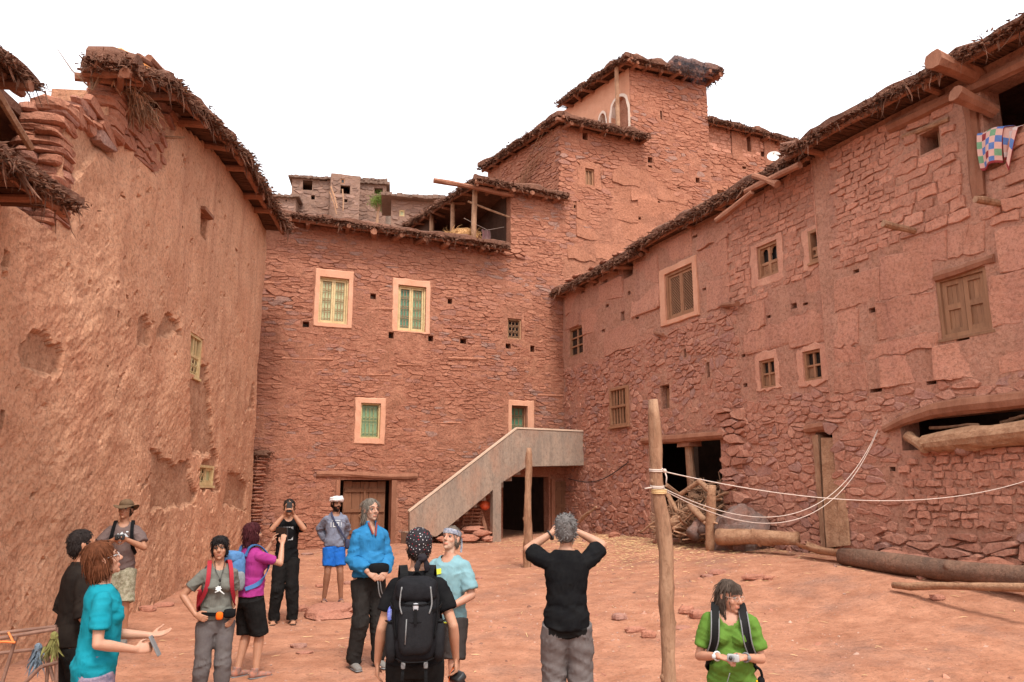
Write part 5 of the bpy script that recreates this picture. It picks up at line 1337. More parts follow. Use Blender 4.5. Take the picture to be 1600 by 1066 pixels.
# roof: edge line follows the stepped wall top
RL = [(-9.75, 7.36), (-8.6, 7.86), (-6.9, 8.22), (-4.3, 8.70), (.12, 8.66)]
for i, ((a, za), (c, zc_)) in enumerate(zip(RL, RL[1:])):
    eave(hl_, PL.pt(a, za), PL.pt(c, zc_), PL.n, .58, (.15, .5, 1.4, 4.5)[i], 151 + i, (.18, .18, .17, .17)[i], 1.35, .075, density=240, hang=.35, beam_out=-.06, bs=(.55, .6, .7, .8)[i], rise=-.05 if i else 0, ends=(.05, .12))
eave(hl_, PL.pt(-9.7, 7.40, -.12), PL.pt(-9.7, 7.40, .5), -PL.d, .20, .6, 157, .2, .8, .06, density=260, bs=.6)
# projecting canopy of poles at the near end
eave(hl_, PL.pt(-15.2, 4.62), PL.pt(-11.55, 4.78), PL.n, .82, .5, 158, .14, .9, .06, density=260, hang=.3, beam_out=-.03, bs=.5)
eave(hl_, PL.pt(-15.2, 5.95, -.25), PL.pt(-11.2, 6.3, -.25), PL.n, .35, 4.8, 159, .08, .8, .06, density=220, bs=.5)
mb = MB(); log_mesh(mb, PL.pt(-11.5, 4.6, -.45), PL.pt(-11.45, 6.2, -.45), .13, .11, 8, 5, .015, 160, .3); mb.build('post', M['timber'], hl_)
mb = MB(); log_mesh(mb, PL.pt(-12.6, 6.2, .0), PL.pt(-10.9, 5.75, -.1), .045, .04, 6, 4, .015, 161, .9); mb.build('brace', M['pole'], hl_)
# root bundle and sticks under the corner of the roof
mb = MB(); rg = random.Random(12); cx = PL.px(196, 165)[0]; cz = PL.px(196, 160)[1]
for k in range(220):
    p = PL.pt(cx + rg.gauss(0, .26), cz + rg.gauss(0, .07), rg.uniform(.05, .3)); d = PL.d * rg.gauss(.2, .7) + PL.n * rg.gauss(.2, .4) + np.array([0, 0, rg.gauss(-.35, .4)])
    l = rg.uniform(.12, .38); q = p + _norm(d) * l * .5; e = q + _norm(d + np.array([0, 0, -1.0]) * rg.uniform(.2, 1)) * l * .5; mb.tube([p, q, e], [.009, .007, .004], 4, tint=rg.random())
o = mb.build('root_bundle', M['twig'], hl_, kind='stuff')
mb = MB(); a, c = lz(250, 214), lz(288, 216); log_mesh(mb, PL.pt(a[0], a[1], -.05), PL.pt(lz(289, 216, .35)[0], lz(289, 216, .35)[1], .35), .022, .02, 6, 3, .01, 162, .9); mb.build('peg', M['pole'], hl_)
for i, (x0, y0, x1, y1, r) in enumerate(((232, 90, 300, 165, .05), (245, 100, 240, 130, .05), (268, 130, 320, 185, .045), (215, 88, 262, 120, .05), (290, 155, 330, 200, .045))):
    mb = MB(); a, c = lz(x0, y0, .45), lz(x1, y1, .42); log_mesh(mb, PL.pt(*a, .45), PL.pt(*c, .42), r, r * .9, 7, 5, .02, 170 + i, .5); mb.build('roof_pole', M['timber'], hl_)
# dry twig on the parapet, tarp on the roof
mb = MB(); a = PL.pt(*lz(157, 142), -.1)
for k in range(7): d = np.array([rg.gauss(0, .25), rg.gauss(0, .2), .5]); mb.tube([a, a + d * .5, a + d + np.array([.08, 0, .02])], [.012, .008, .004], 4, tint=.2)
mb.build('dry_twig', M['twig'], hl_)
def tarp(P, mat, name, label, cat, up=.12, seed=1):
    a, b_, c, d = [np.array(p) for p in P]; n = 14; G = []
    for i in range(n + 1):
        row = []
        for j in range(n + 1):
            s, t = i / n, j / n; p = (a * (1 - s) + b_ * s) * (1 - t) + (d * (1 - s) + c * s) * t; p = p + np.array([0, 0, up * math.sin(math.pi * t) * (.6 + .8 * float(vnoise(s * 4, t * 2, seed, 3))) + .05 * float(fbm(s * 7, t * 7, seed, 4, 3))]); row.append(p)
        G.append(row)
    mb = MB(); G = np.array(G); mb.grid(G); mb.grid((G - [0, 0, .012])[::-1]); o = mb.build(name, mat, None, True, origin=G[0][0]); return tag(o, label, cat)
tarp([PL.pt(-9.0, 7.95, .40), PL.pt(-7.6, 8.3, .45), PL.pt(-7.5, 8.4, -.4), PL.pt(-9.1, 8.1, -.4)], M['tarp'], 'tarp', 'pale orange cloth tarp spread over the thatched roof corner', 'tarp', .16)
tarp([PL.pt(-10.3, 6.55, -.7), PL.pt(-9.6, 6.72, -.7), PL.pt(-9.5, 6.8, -1.8), PL.pt(-10.3, 6.62, -1.8)], M['tarp'], 'tarp', 'low orange cloth showing behind the stone parapet', 'tarp', .1, 2)
# little masonry pier with a brush cap in the gap between the two houses
gp = thing('stone_pier', 'narrow pier of small stacked stones with a brush cap beside the plastered wall', 'pier', PC.pt(PC.px(404, 840)[0], .4, .35))
z = .2; k = 0; ug = PC.px(403, 760, .35)[0]
while z < PC.px(404, 718, .35)[1]:
    h = rg.uniform(.07, .13); mb = MB(); c = PC.pt(ug + rg.gauss(0, .02), z + h / 2, .3); mb.ball(c, (.17, .22, h * .6), 8, 6, tint=rg.random(), noise=.3, seed=k + 200); mb.build('stone', M['stone'], gp, origin=c); z += h * .92; k += 1
mb = MB(); top = PC.pt(ug + .05, z, .3)
mb.ball(top + np.array([0, 0, .05]), (.24, .26, .13), 9, 6, tint=.4, noise=.4, seed=3)
for k in range(160): blade(mb, top + np.array([rg.gauss(0, .13), rg.gauss(0, .13), rg.uniform(-.02, .16)]), np.array([rg.gauss(.3, .6), rg.gauss(-.3, .6), rg.gauss(.1, .4)]), rg.uniform(.08, .22), rg.uniform(.012, .03), rg, .5, rg.random())
mb.build('brush_cap', M['thatch'], gp, kind='stuff')
# ------------------------------------------------------------------ hillside village far behind
def hill_z(X, Y):
    t = np.clip((Y - 36) / 40, 0, 1); t = t * t * (3 - 2 * t)
    z = 24.5 * t * np.exp(-((X + 14) / 34) ** 2) + .10 * np.clip(Y - 76, 0, 60) * np.exp(-((X + 20) / 30) ** 2)
    pk = .8 * 15.5 * np.exp(-(((X + 29.5) / 5.5) ** 2 + ((Y - 96) / 9) ** 2)) + .5 * 11 * np.exp(-(((X + 37) / 9) ** 2 + ((Y - 100) / 10) ** 2)) + .4 * 9.5 * np.exp(-(((X + 24.5) / 3.5) ** 2 + ((Y - 94) / 6) ** 2))
    z = z + pk * (1 + .16 * fbm(X * .35, Y * .35, 2, 71, 4)) + .9 * fbm(X * .5, Y * .5, 3, 72, 4) * t + 9.5 * np.clip((Y - 77.5) / 4, 0, 1) * np.exp(-((X + 14.5) / 11) ** 2)
    return z - 1.2
M['hill'] = material('grey_rock_hill', (.24, .175, .14), (.17, .125, .10), .5, .95, .9, 2.5, .1, stain=((.27, .165, .12), .25, .6))
M['far_wall'] = material('far_earth_wall', (.22, .135, .10), (.30, .185, .14), 1.0, .95, .8, 5, .1, fine=.6)
M['far_stone'] = material('far_stone', (.27, .165, .125), (.20, .13, .105), 2, .95, .5, 5, .1, tint=.25)
M['far_roof'] = material('far_brush_roof', (.17, .11, .085), (.23, .15, .115), 2, .95, .8, 8, .1)
xs = np.arange(-75, 45, 1.1); ys = np.arange(34, 150, 1.1); X, Y = np.meshgrid(xs, ys, indexing='ij')
mb = MB(); mb.grid(np.stack([X, Y, hill_z(X, Y)], -1)[::-1]); mb.build('hill', M['hill'], smooth=False, kind='structure')
def far_house(label, x0, x1, ytop, ybot, Y, dark=(), wins=(), roof=True, yaw=.15, zone=True, depth=4.0, seed=0, over=.35):
    a = at_y(x0, (ytop + ybot) / 2, Y); pl = Plane(a[0], a[1], 1, yaw); u1 = pl.px(x1, (ytop + ybot) / 2)[0]; zt = pl.px((x0 + x1) / 2, ytop)[1]; zb = pl.px((x0 + x1) / 2, ybot)[1] - 6
    h = thing('far_house', label, 'house', pl.pt(u1 / 2, zb), 'far houses on the hillside')
    rc = [pl.rect(*d) for d in dark]; wr = [pl.rect(*d[:4]) for d in wins]
    wl_ = wall_mesh(pl, [(0, u1, zb, zt)], rc + wr, M['far_wall'], 'wall', h, .35, .08, seed + 80, depth=.4)
    cells = rubble_cells(rectpoly((.1, u1 - .1, zb + 2.2, zt - .2)), .75, .32, seed + 90, holes=rc + wr, jit=.4)
    lay_pieces(pl, cells, 'stone', M['far_stone'], wl_, seed, limit=0, proud=(-.05, .06), sink=.12, gap=.02, w=.02)
    mb = MB(); q = lambda u, z, w: pl.pt(u, z, w)
    for (ua, wa_), (ub, wb_) in (((0, 0), (0, -depth)), ((0, -depth), (u1, -depth)), ((u1, -depth), (u1, 0))):
        mb.add([q(ua, zb, wa_), q(ub, zb, wb_), q(ub, zt, wb_), q(ua, zt, wa_)], [(3, 2, 1, 0)])
    mb.add([q(0, zt - .3, 0), q(u1, zt - .3, 0), q(u1, zt - .3, -depth), q(0, zt - .3, -depth)], [(0, 1, 2, 3)]); mb.build('rear_wall', M['far_wall'], h)
    if roof:
        n = 16; U = np.linspace(-over, u1 + over, n); G = []
        rg = random.Random(seed)
        mb = MB()
        for k in range(n - 1):
            t = rg.uniform(.16, .3); mb.box(U[k] - .02, U[k + 1] + .02, -depth, over + rg.uniform(-.08, .12), zt - .02 + rg.uniform(-.04, .04), zt + t, xf=lambda u, w, z: pl.pt(u, z, w))
        mb.build('roof', M['far_roof'], h)
        mb = MB()
        for k in range(int(u1 * 14)):
            blade(mb, pl.pt(rg.uniform(-over, u1 + over), zt + rg.uniform(0, .3), over + rg.gauss(0, .1)), pl.n * rg.gauss(.6, .4) + pl.d * rg.gauss(0, .6) + np.array([0, 0, rg.gauss(0, .35)]), rg.uniform(.15, .4), rg.uniform(.04, .1), rg, .4, rg.random())
        mb.build('brush', M['far_roof'], h, kind='stuff')
    for r, d in zip(wr, wins):
        f = frame_of(pl, r, .1, -.15, -.05, M['cream_wood'] if len(d) > 4 else M['frame_wood'], h, 'window'); pane(pl, r, -.16, M['green_glass'] if len(d) > 4 else M['glass'], f)
    return h, pl, zt
far_house('far stone house with a wide dark loft opening under its flat brush roof', 455, 516, 280, 335, 76, dark=((473, 282, 488, 297), (500, 280, 511, 283), (486, 305, 492, 312)), seed=1)
far_house('low far house with sagging roof at the village edge beneath the rock', 424, 462, 309, 335, 74, dark=((428, 312, 437, 318), (446, 312, 448, 315)), seed=2, yaw=.1)
far_house('tall far house without roof cover, two square openings one above the other', 516, 562, 273, 335, 75, dark=((532, 290, 547, 303), (537, 311, 543, 316)), wins=((532, 279, 539, 287),), roof=False, seed=3, yaw=.3)
far_house('far two tiered house with a dark opening beside the green tree', 555, 603, 288, 340, 78, dark=((585, 294, 598, 303),), seed=4)
far_house('small upper room on the roof of the two tiered far house', 566, 600, 284, 296, 80, seed=6, depth=2.5)
far_house('nearest far house, low and reddish with one small yellow framed window', 611, 700, 314, 345, 60, wins=((624, 328, 632, 338, 1),), seed=5, over=.8)
for (x0, y0, x1, y1, r, m) in ((517, 292, 527, 326, .09, 'log'), (515, 300, 526, 335, .06, 'log'), (535, 296, 536, 330, .08, 'pole')):
    a, c = at_y(x0, y0, 74.2), at_y(x1, y1, 73.6); mb = MB(); mb.tube([a, (a + c) / 2 + np.array([.08, 0, 0]), c], [r, r, r * .8], 6); o = mb.build('leaning_pole', M[m], None, origin=a)
    tag(o, ('pale bent pole leaning on the far roofless house', 'second thin pole leaning beside the pale bent one on the far house', 'upright dark post in front of the far roofless house')[(517, 515, 535).index(x0)], 'pole')
def tree(px_, ptop, pbot, Y, wpx, label):
    a = at_y(px_, pbot + 12, Y); top = at_y(px_, ptop, Y); s = Y / 1200; h = top[2] - a[2]; rw = wpx * s / 2
    t = thing('green_tree', label, 'tree', a); rg = random.Random(4)
    mb = MB(); mb.tube([a - [0, 0, .6], a + [.05, 0, h * .3], a + [.1, 0, h * .5]], [.16, .12, .08], 7)
    limbs = []
    for k in range(9):
        ang = rg.uniform(0, 6.28); e = a + np.array([math.cos(ang) * rw * rg.uniform(.4, .85), math.sin(ang) * rw * .7, h * rg.uniform(.6, .95)]); m0 = a + np.array([.1, 0, h * rg.uniform(.3, .5)])
        mb.tube([m0, (m0 + e) / 2 + [0, 0, .15], e], [.06, .04, .015], 5); limbs.append(e)
    mb.build('trunk', M['twig'], t)
    mb = MB()
    for k in range(2600):
        e = limbs[rg.randrange(len(limbs))]; p = e + np.array([rg.gauss(0, rw * .28), rg.gauss(0, rw * .28), rg.gauss(0, h * .10)])
        d = np.array([rg.gauss(0, 1), rg.gauss(0, 1), rg.gauss(0, .7)]); blade(mb, p, d, rg.uniform(.10, .2), rg.uniform(.03, .07), rg, .3, rg.random())
    mb.build('crown', M['leaf'], t)
M['leaf'] = material('tree_leaf', (.115, .165, .03), (.17, .22, .05), 3, .8, 0, 10, .2, tint=.5)
tree(589, 307, 334, 72, 30, 'bright green small tree between the far hillside houses')

# ------------------------------------------------------------------ terrace contents
rg = random.Random(8)
hb_c = PC.pt(PC.px(737, 362)[0], zE + .5, -.8)
mb = MB()
for k in range(900):
    a_ = rg.uniform(0, 6.28); rr = .48 * math.sqrt(rg.random()); p = hb_c + np.array([rr * math.cos(a_) * 1.2, rr * math.sin(a_), rg.uniform(-.3, .32) * (1 - rr)]); d = np.array([rg.gauss(0, 1), rg.gauss(0, 1), rg.gauss(0, .5)])
    blade(mb, p, d, rg.uniform(.15, .35), .018, rg, .4, rg.random())
mb.ball(hb_c, (.5, .42, .30), 14, 8, noise=.25, seed=3); o = mb.build('hay_bundle', M['hay'], None, origin=hb_c); tag(o, 'golden hay heap lying behind the posts of the roofed terrace', 'hay')
def drape(P, mats, name, label, cat, nu, nv, fold=.03, seed=1, mi=None, depth_fn=None):
    pass
cl_a = PC.px(761, 348)[0]; mb = MB(); G = []
for i in range(9):
    G.append([PC.pt(cl_a + .28 * t + .03 * math.sin(i * .8), zE + .75 - .085 * i - .08 * t * i / 9, -.5 + .05 * math.sin(t * 13)) for t in np.linspace(0, 1, 13)])
G = np.array(G); mb.grid(G); mb.grid((G + PC.n * -.01)[::-1]); M['purple_cloth'] = material('purple_cloth', (.16, .05, .065), (.30, .22, .2), 14, .9, .2, 30, .1, stretch=(1, 1, .05))
o = mb.build('hanging_cloth', M['purple_cloth'], None, True, origin=G[0][0]); tag(o, 'dark striped cloth hanging in the shade of the roofed terrace', 'cloth')
mb = MB(); mb.tube([PC.pt(cl_a - .6, zE + 1.05, -.5), PC.pt(cl_a + .2, zE + .76, -.5), PC.pt(uO1, zE + .95, -.5)], .008, 4); o = mb.build('washing_line', M['rope'], None); tag(o, 'thin washing line strung inside the roofed terrace', 'rope')
# checked blanket over the loft sill
bl = [M.setdefault('bl_' + n, material('blanket_' + n, c, c2, 18, .95, .4, 90, .05)) for n, c, c2 in (('pale', (.66, .42, .36), (.60, .36, .31)), ('blue', (.09, .17, .42), (.13, .22, .46)), ('green', (.14, .30, .17), (.2, .36, .22)), ('maroon', (.24, .035, .045), (.30, .06, .06)), ('white', (.68, .58, .55), (.6, .5, .47)))]
def blanket(x0, y0, x1, y1, cols, rows, wv, bulge, lean, seed, name, label, back=False):
    q = [PR.px(x0, y0, wC + .1), PR.px(x1, y0 - (8 if not back else 2), wC + .1), PR.px(x1 - (4 if not back else 6), y1 - 10, wC + .1), PR.px(x0 + 3, y1, wC + .1)]
    nu, nv = cols * 3, rows * 3; G = []
    for j in range(nv + 1):
        t = j / nv; row = []
        for i in range(nu + 1):
            s = i / nu; u = (q[0][0] * (1 - s) + q[1][0] * s) * (1 - t) + (q[3][0] * (1 - s) + q[2][0] * s) * t; z = (q[0][1] * (1 - s) + q[1][1] * s) * (1 - t) + (q[3][1] * (1 - s) + q[2][1] * s) * t
            if back: z += -.22 * (abs(s - .25) ** 2) * t * 2; u -= .12 * s * t
            w_ = wC + .07 + wv + .05 * math.sin(s * 6 + seed) * (.3 + t) + bulge * math.sin(math.pi * t) - (.25 * max(0, .12 - t) / .12)
            row.append(PR.pt(u, z + .02 * math.sin(s * 5 + seed), w_))
        G.append(row)
    G = np.array(G); mb = MB(); rgb = random.Random(seed); pat = {}
    for j in range(rows):
        for i in range(cols):
            edge = j == rows - 1
            pat[(i, j)] = 0 if (i + j) % 2 else rgb.choice((1, 2, 3) if not back else (4, 1, 4, 0))
    F = []; mi = []
    V = G.reshape(-1, 3); a, b_ = G.shape[:2]
    for j in range(a - 1):
        for i in range(b_ - 1):
            c = pat[(i // 3, j // 3)]
            if j >= a - 2: c = 3
            mb.add(V[[j*b_ + i, j*b_ + i + 1, (j+1)*b_ + i + 1, (j+1)*b_ + i]], [(0, 3, 2, 1)], c)
    G2 = (G - PR.n * .018)
    mb.grid(G2, 0)
    mb.grid(np.stack([G[-1], G2[-1]], 0), 3); mb.grid(np.stack([G[:, 0], G2[:, 0]], 0), 0); mb.grid(np.stack([G[:, -1], G2[:, -1]], 0), 3)
    o = mb.build(name, bl, None, True, origin=G[0][0]); return tag(o, label, 'blanket')
blanket(1527, 200, 1570, 265, 5, 6, .05, .04, 0, 4, 'blanket', 'checked pink, blue and green blanket hanging over the loft sill')
blanket(1566, 192, 1592, 248, 3, 5, .0, .02, 0, 9, 'blanket', 'paler folded end of blanket hanging behind the checked one on the sill', True)

# ------------------------------------------------------------------ poles and ropes in the yard
def upright(px_top, py_top, px_bot, Y, zb, r0, r1, seed, label, lean=0, knots=4):
    t = at_y(px_top, py_top, Y + lean); bx = (px_bot - 800) / 1200 * (Y * math.cos(PITCH) + (zb - 1.9) * math.sin(PITCH)); b_ = np.array([bx, Y, zb - .3])
    mb = MB(); n = 22; rgp = random.Random(seed); P = []; Rr = []
    for i in range(n + 1):
        s = i / n; P.append(b_ + (t - b_) * s + np.array([.075 * float(vnoise(s * 3.6, seed, 1, 3)), .03 * float(vnoise(s * 3.2, seed, 5, 4)), 0])); Rr.append((r0 + (r1 - r0) * s) * (1 + .16 * float(vnoise(s * 9, seed, 2, 5))))
    Rr[-1] *= .72; Rr[-2] *= .95
    mb.tube(P, Rr, 16, True, 0, .5, .075)
    for k in range(knots):
        i = rgp.randrange(3, n - 2); a_ = rgp.uniform(0, 6.28); d = np.array([math.cos(a_), math.sin(a_), .2]); mb.ball(P[i] + d * Rr[i] * .72, (Rr[i] * .5, Rr[i] * .5, Rr[i] * .7), 8, 6, tint=.35, noise=.35, seed=seed + k)
    o = mb.build('wooden_pole', M['pole'], None, True, origin=b_); tag(o, label, 'pole'); return P, Rr
P1, R1 = upright(1028, 624, 1033, 6.3, gz(1.2, 6.3),   .060, .049, 31, 'tall knotty bare wooden pole standing in the near yard with ropes tied on', knots=9)
_p2 = at_y(826, 882, 17.2)
P2, R2 = upright(830, 700, 824, 17.2, gz(_p2[0], 17.2), .10, .065, 32, 'crooked bare wooden pole standing in front of the stair landing', knots=3)
def rope(Q, rad, name, label, sag=0.0, n=26, twist=True):
    Q = [np.array(q) for q in Q]; pts = []
    for a, b_ in zip(Q, Q[1:]):
        for i in range(n):
            t = i / n; pts.append(a + (b_ - a) * t + np.array([0, 0, -sag * 4 * t * (1 - t)]))
    pts.append(Q[-1]); mb = MB(); mb.tube(pts, rad, 6); o = mb.build(name, M['rope'], None, True, origin=Q[0]); return tag(o, label, 'rope')
def on_pole(y, ang=0.0, k=1.05):
    zt = at_y(1035, y, 6.3)[2]; i = min(range(len(P1)), key=lambda j: abs(P1[j][2] - zt)); return P1[i] * 1.0, R1[i], zt
p, r, zt = on_pole(737); A = np.array([p[0] + r + .01, p[1] - .02, zt])
B = np.array(PR.pt(*PR.px(1640, 738, .2), .2)); 
rope([A, B], .005, 'rope', 'white rope stretched from the near pole to the right hand wall', sag=.30, n=40)
p2_, r2_, zt2 = on_pole(764); A2 = np.array([p2_[0] + r2_ + .005, p2_[1] - .02, zt2]); B2 = PR.pt(*PR.px(1371, 672, wC + .02), wC + .02)
rope([A2, B2], .0048, 'rope', 'slack white rope looping from the near pole to the arched lintel', sag=.70, n=44)
rope([A2 + [0, .01, -.012], B2 + [0, 0, -.02]], .0048, 'rope', 'second slack rope strand hanging just below the looping one', sag=.76, n=44)
for (y, nt_, mat, nm, lb) in ((736, 2, 'rope', 'rope_tie', 'white rope knot tied round the near pole at head height'), (762, 2, 'rope', 'rope_tie', 'lower white rope turn wrapped round the near pole'), (770, 3, 'straw', 'rope_tie', 'yellow cord wrapped round the near pole below the white one')):
    pp, rr, zt = on_pole(y); mb = MB(); c = np.array([pp[0], pp[1], zt])
    for k in range(nt_):
        mb.tube([c + np.array([math.cos(a) * (rr + .006), math.sin(a) * (rr + .006), .012 * k + .006 * math.sin(a)]) for a in np.linspace(0, 6.4, 20)], .006, 5)
    if y == 736:
        kx = c + np.array([rr + .012, -.03, 0]); mb.ball(kx, .018, 7, 5); mb.tube([kx, kx + [.012, -.01, -.05], kx + [.006, -.01, -.10]], .006, 5); mb.tube([kx, kx + [-.02, -.01, .02], kx + [-.035, -.01, -.01], kx], .006, 5)
    if y == 762: kx = c + np.array([-rr, -.03, 0]); mb.tube([kx, kx + [-.06, -.01, -.008]], .006, 5)
    o = mb.build(nm, M[mat], None, True, origin=c); tag(o, lb, 'rope')

# ------------------------------------------------------------------ woodshed: firewood, boulder, logs
def on_ground(px_, py_, zadd=0.0):
    """where the pixel's ray meets the ground"""
    d = ray(px_, py_); t = 3.0
    for _ in range(60):
        q = CAM + d * t; e = q[2] - gz(q[0], q[1]); t += max(-.8, min(.8, e / max(.05, -d[2]))) * .7
    q = CAM + d * t; return np.array([q[0], q[1], gz(q[0], q[1]) + zadd])
rgf = random.Random(21)
def pile_pt(): return PR.px(rgf.uniform(1046, 1140), 0, 0)
ub0, ub1 = PR.px(1040, 790, .3)[0], PR.px(1138, 790, .3)[0]
mbb = MB()
for k in range(800):                                     # thin brushwood, beyond counting
    u = rgf.uniform(ub0, ub1); w_ = rgf.uniform(-1.0, .75); hgt = 1.25 * max(.12, 1 - max(0, w_) * .75) * (.75 + .25 * math.sin(u * 3)); zz = .9 + hgt * math.sqrt(rgf.random()); c = PR.pt(u, zz, w_)
    d = PR.d * rgf.gauss(0, 1) + PR.n * rgf.gauss(0, .7) + np.array([0, 0, rgf.gauss(.05, .33)]); d = _norm(d); l = rgf.uniform(.3, .8); r = rgf.uniform(.007, .022)
    b0 = np.array([rgf.gauss(0, .06), rgf.gauss(0, .06), rgf.gauss(0, .06)]); mbb.tube([c - d * l / 2, c + b0, c + d * l / 2], [r, r, r * .6], 5, tint=rgf.random())
mbb.build('brushwood', M['twig'], None, kind='stuff')
for k in range(26):
    u = rgf.uniform(ub0, ub1); w_ = rgf.uniform(-.3, .85); zz = .98 + 1.05 * max(.1, 1 - max(0, w_) * .8) * rgf.random(); c = PR.pt(u, zz, w_); d = _norm(PR.d * rgf.gauss(.3, 1) + PR.n * rgf.gauss(0, .6) + np.array([0, 0, rgf.gauss(.1, .3)])); l = rgf.uniform(.6, 1.3); r = rgf.uniform(.025, .05)
    mb = MB(); log_mesh(mb, c - d * l / 2, c + d * l / 2, r, r * .6, 7, 5, .05, 300 + k, rgf.random()); o = mb.build('firewood_branch', M['twig'] if k % 3 else M['log'], None, origin=c); tag(o, 'crooked branch lying in the firewood heap of the open woodshed', 'branch', 'branches in the firewood heap')
def heavy_log(xa, ya, wa_, xb, yb, wb_, r0, r1, label, mat='log', seed=0, name='log', n=12, knots=2, wob=.01, lift=True):
    a = PR.pt(*PR.px(xa, ya, wa_), wa_); c = PR.pt(*PR.px(xb, yb, wb_), wb_)
    if lift:
        a[2] = max(a[2], gz(a[0], a[1]) + r0 * .9); c[2] = max(c[2], gz(c[0], c[1]) + r1 * .9)
    mb = MB(); log_mesh(mb, a, c, r0, r1, n, 8, wob, seed, .6, .05, knots); o = mb.build(name, M[mat], None, True, origin=a); return tag(o, label, 'log')
heavy_log(1050, 822, .75, 1082, 800, .35, .19, .15, 'short fat stump end poking from the firewood heap', seed=1)
heavy_log(1080, 838, .95, 1100, 815, .6, .15, .14, 'round log butt lying in front of the firewood heap', 'rock', seed=2)
heavy_log(1098, 832, .85, 1110, 815, .5, .12, .12, 'small dark round log butt beside the fat one', 'rock', seed=3)
heavy_log(1060, 775, .5, 1096, 750, .3, .06, .05, 'split pale timber lying across the firewood heap', seed=4, knots=1)
heavy_log(1078, 790, .7, 1100, 812, .8, .075, .06, 'brown split log slanting down the front of the firewood heap', 'twig', seed=5)
heavy_log(1092, 752, .6, 1112, 770, .6, .055, .06, 'brown bent log crowning the firewood heap', 'twig', seed=6)
heavy_log(1042, 770, .6, 1058, 800, .7, .055, .05, 'pale thick branch standing against the left side of the firewood heap', seed=8)
_a = PR.pt(*PR.px(1110, 846, 1.0), 1.0); _a[2] = gz(_a[0], _a[1]) - .05
mb = MB(); _b = PR.pt(*PR.px(1113, 758, 1.0), 1.0); log_mesh(mb, _a, _b, .105, .085, 11, 8, .012, 7, .75, .05, 4); o = mb.build('post_stump', M['log'], None, True, origin=_a); tag(o, 'pale knotty short post standing in front of the firewood heap', 'post')
bc = PR.pt(*PR.px(1158, 808, .45), .45); bc[2] = gz(bc[0], bc[1]) + .28
mb = MB(); mb.ball(bc, (.52, .48, .48), 26, 18, noise=.42, seed=12, boxy=.85); o = mb.build('boulder', M['rock'], None, False, origin=bc); tag(o, 'big grey and red boulder leaning on the wall beside the firewood', 'boulder')
heavy_log(1124, 838, 1.05, 1246, 842, .55, .165, .135, 'thick pale weathered log lying on the ground by the boulder', seed=9, n=14, knots=3)
heavy_log(1318, 874, .95, 1680, 912, 1.2, .135, .15, 'long dark weathered log lying along the foot of the brick wall', 'log_dark', seed=10, n=14, knots=2, wob=.006)
heavy_log(1396, 914, 1.9, 1640, 922, 2.0, .045, .055, 'thin crooked branch lying on the earth before the dark log', 'log', seed=11, name='branch', n=8, knots=0, wob=.012)
# hollow half pipe gutter
gp_ = [PR.pt(*PR.px(x, y, w_), w_) for x, y, w_ in ((1252, 846, .7), (1280, 856, .75), (1310, 860, .8), (1342, 860, .8))]; mb = MB(); G = []
for q in gp_:
    q[2] = max(q[2], gz(q[0], q[1]) + .07); G.append([q + PR.n * (.13 * math.cos(a)) + np.array([0, 0, .09 * math.sin(a)]) for a in np.linspace(math.pi, 2 * math.pi, 9)])
G = np.array(G); G2 = G + np.array([0, 0, -.02]); mb.grid(G); mb.grid(G2[:, ::-1]); mb.grid(np.stack([G[:, 0], G2[:, 0]], 0)); mb.grid(np.stack([G[:, -1], G2[:, -1]], 0)[::-1]); mb.grid(np.stack([G[0], G2[0]], 0)[::-1]); mb.grid(np.stack([G[-1], G2[-1]], 0))
o = mb.build('wooden_gutter', M['log'], None, True, origin=G[0][0]); tag(o, 'hollowed half round wooden gutter lying at the foot of the doorway', 'gutter')
heavy_log(1000, 832, 1.2, 1046, 802, .9, .022, .016, 'thin stick leaning from the ground to the woodshed', 'pole', seed=13, name='stick', n=6, knots=0, wob=.03, lift=False)
_a = PR.pt(*PR.px(905, 815, .8), .8); _b = PR.pt(*PR.px(932, 792, .7), .7); mb = MB(); log_mesh(mb, _a, _b, .05, .035, 6, 4, .03, 14, .9); o = mb.build('stick', M['pole'], None, origin=_a); tag(o, 'broken yellowish stick leaning on stones beside the dark stair opening', 'stick')
for i, (x, y, sx, sy, sz) in enumerate(((925, 828, .30, .22, .17), (945, 830, .22, .18, .15), (893, 832, .2, .18, .12), (960, 836, .14, .12, .09), (1030, 846, .16, .14, .09), (1395, 880, .3, .22, .16), (1440, 884, .26, .2, .14), (1520, 893, .3, .2, .13), (1570, 898, .35, .25, .18))):
    q = on_ground(x, y + 4); q[2] += sz * .5; mb = MB(); mb.ball(q, (sx, sy, sz), 12, 8, tint=random.Random(i).random(), noise=.32, seed=i + 50, boxy=.72); o = mb.build('rough_stone', M['rubble'], None, origin=q)
    tag(o, ('big rough stone at the wall corner beside the stair opening', 'second rough stone right of the big corner one', 'small rough stone under the landing edge', 'small stone at the foot of the wall left of the woodshed', 'flat stone at the mouth of the woodshed', 'rough stone fallen behind the dark log', 'pinkish stone behind the middle of the dark log', 'flat stone near the right end of the dark log', 'large stone behind the dark log at the picture edge')[i], 'stone', 'loose stones along the wall foot')

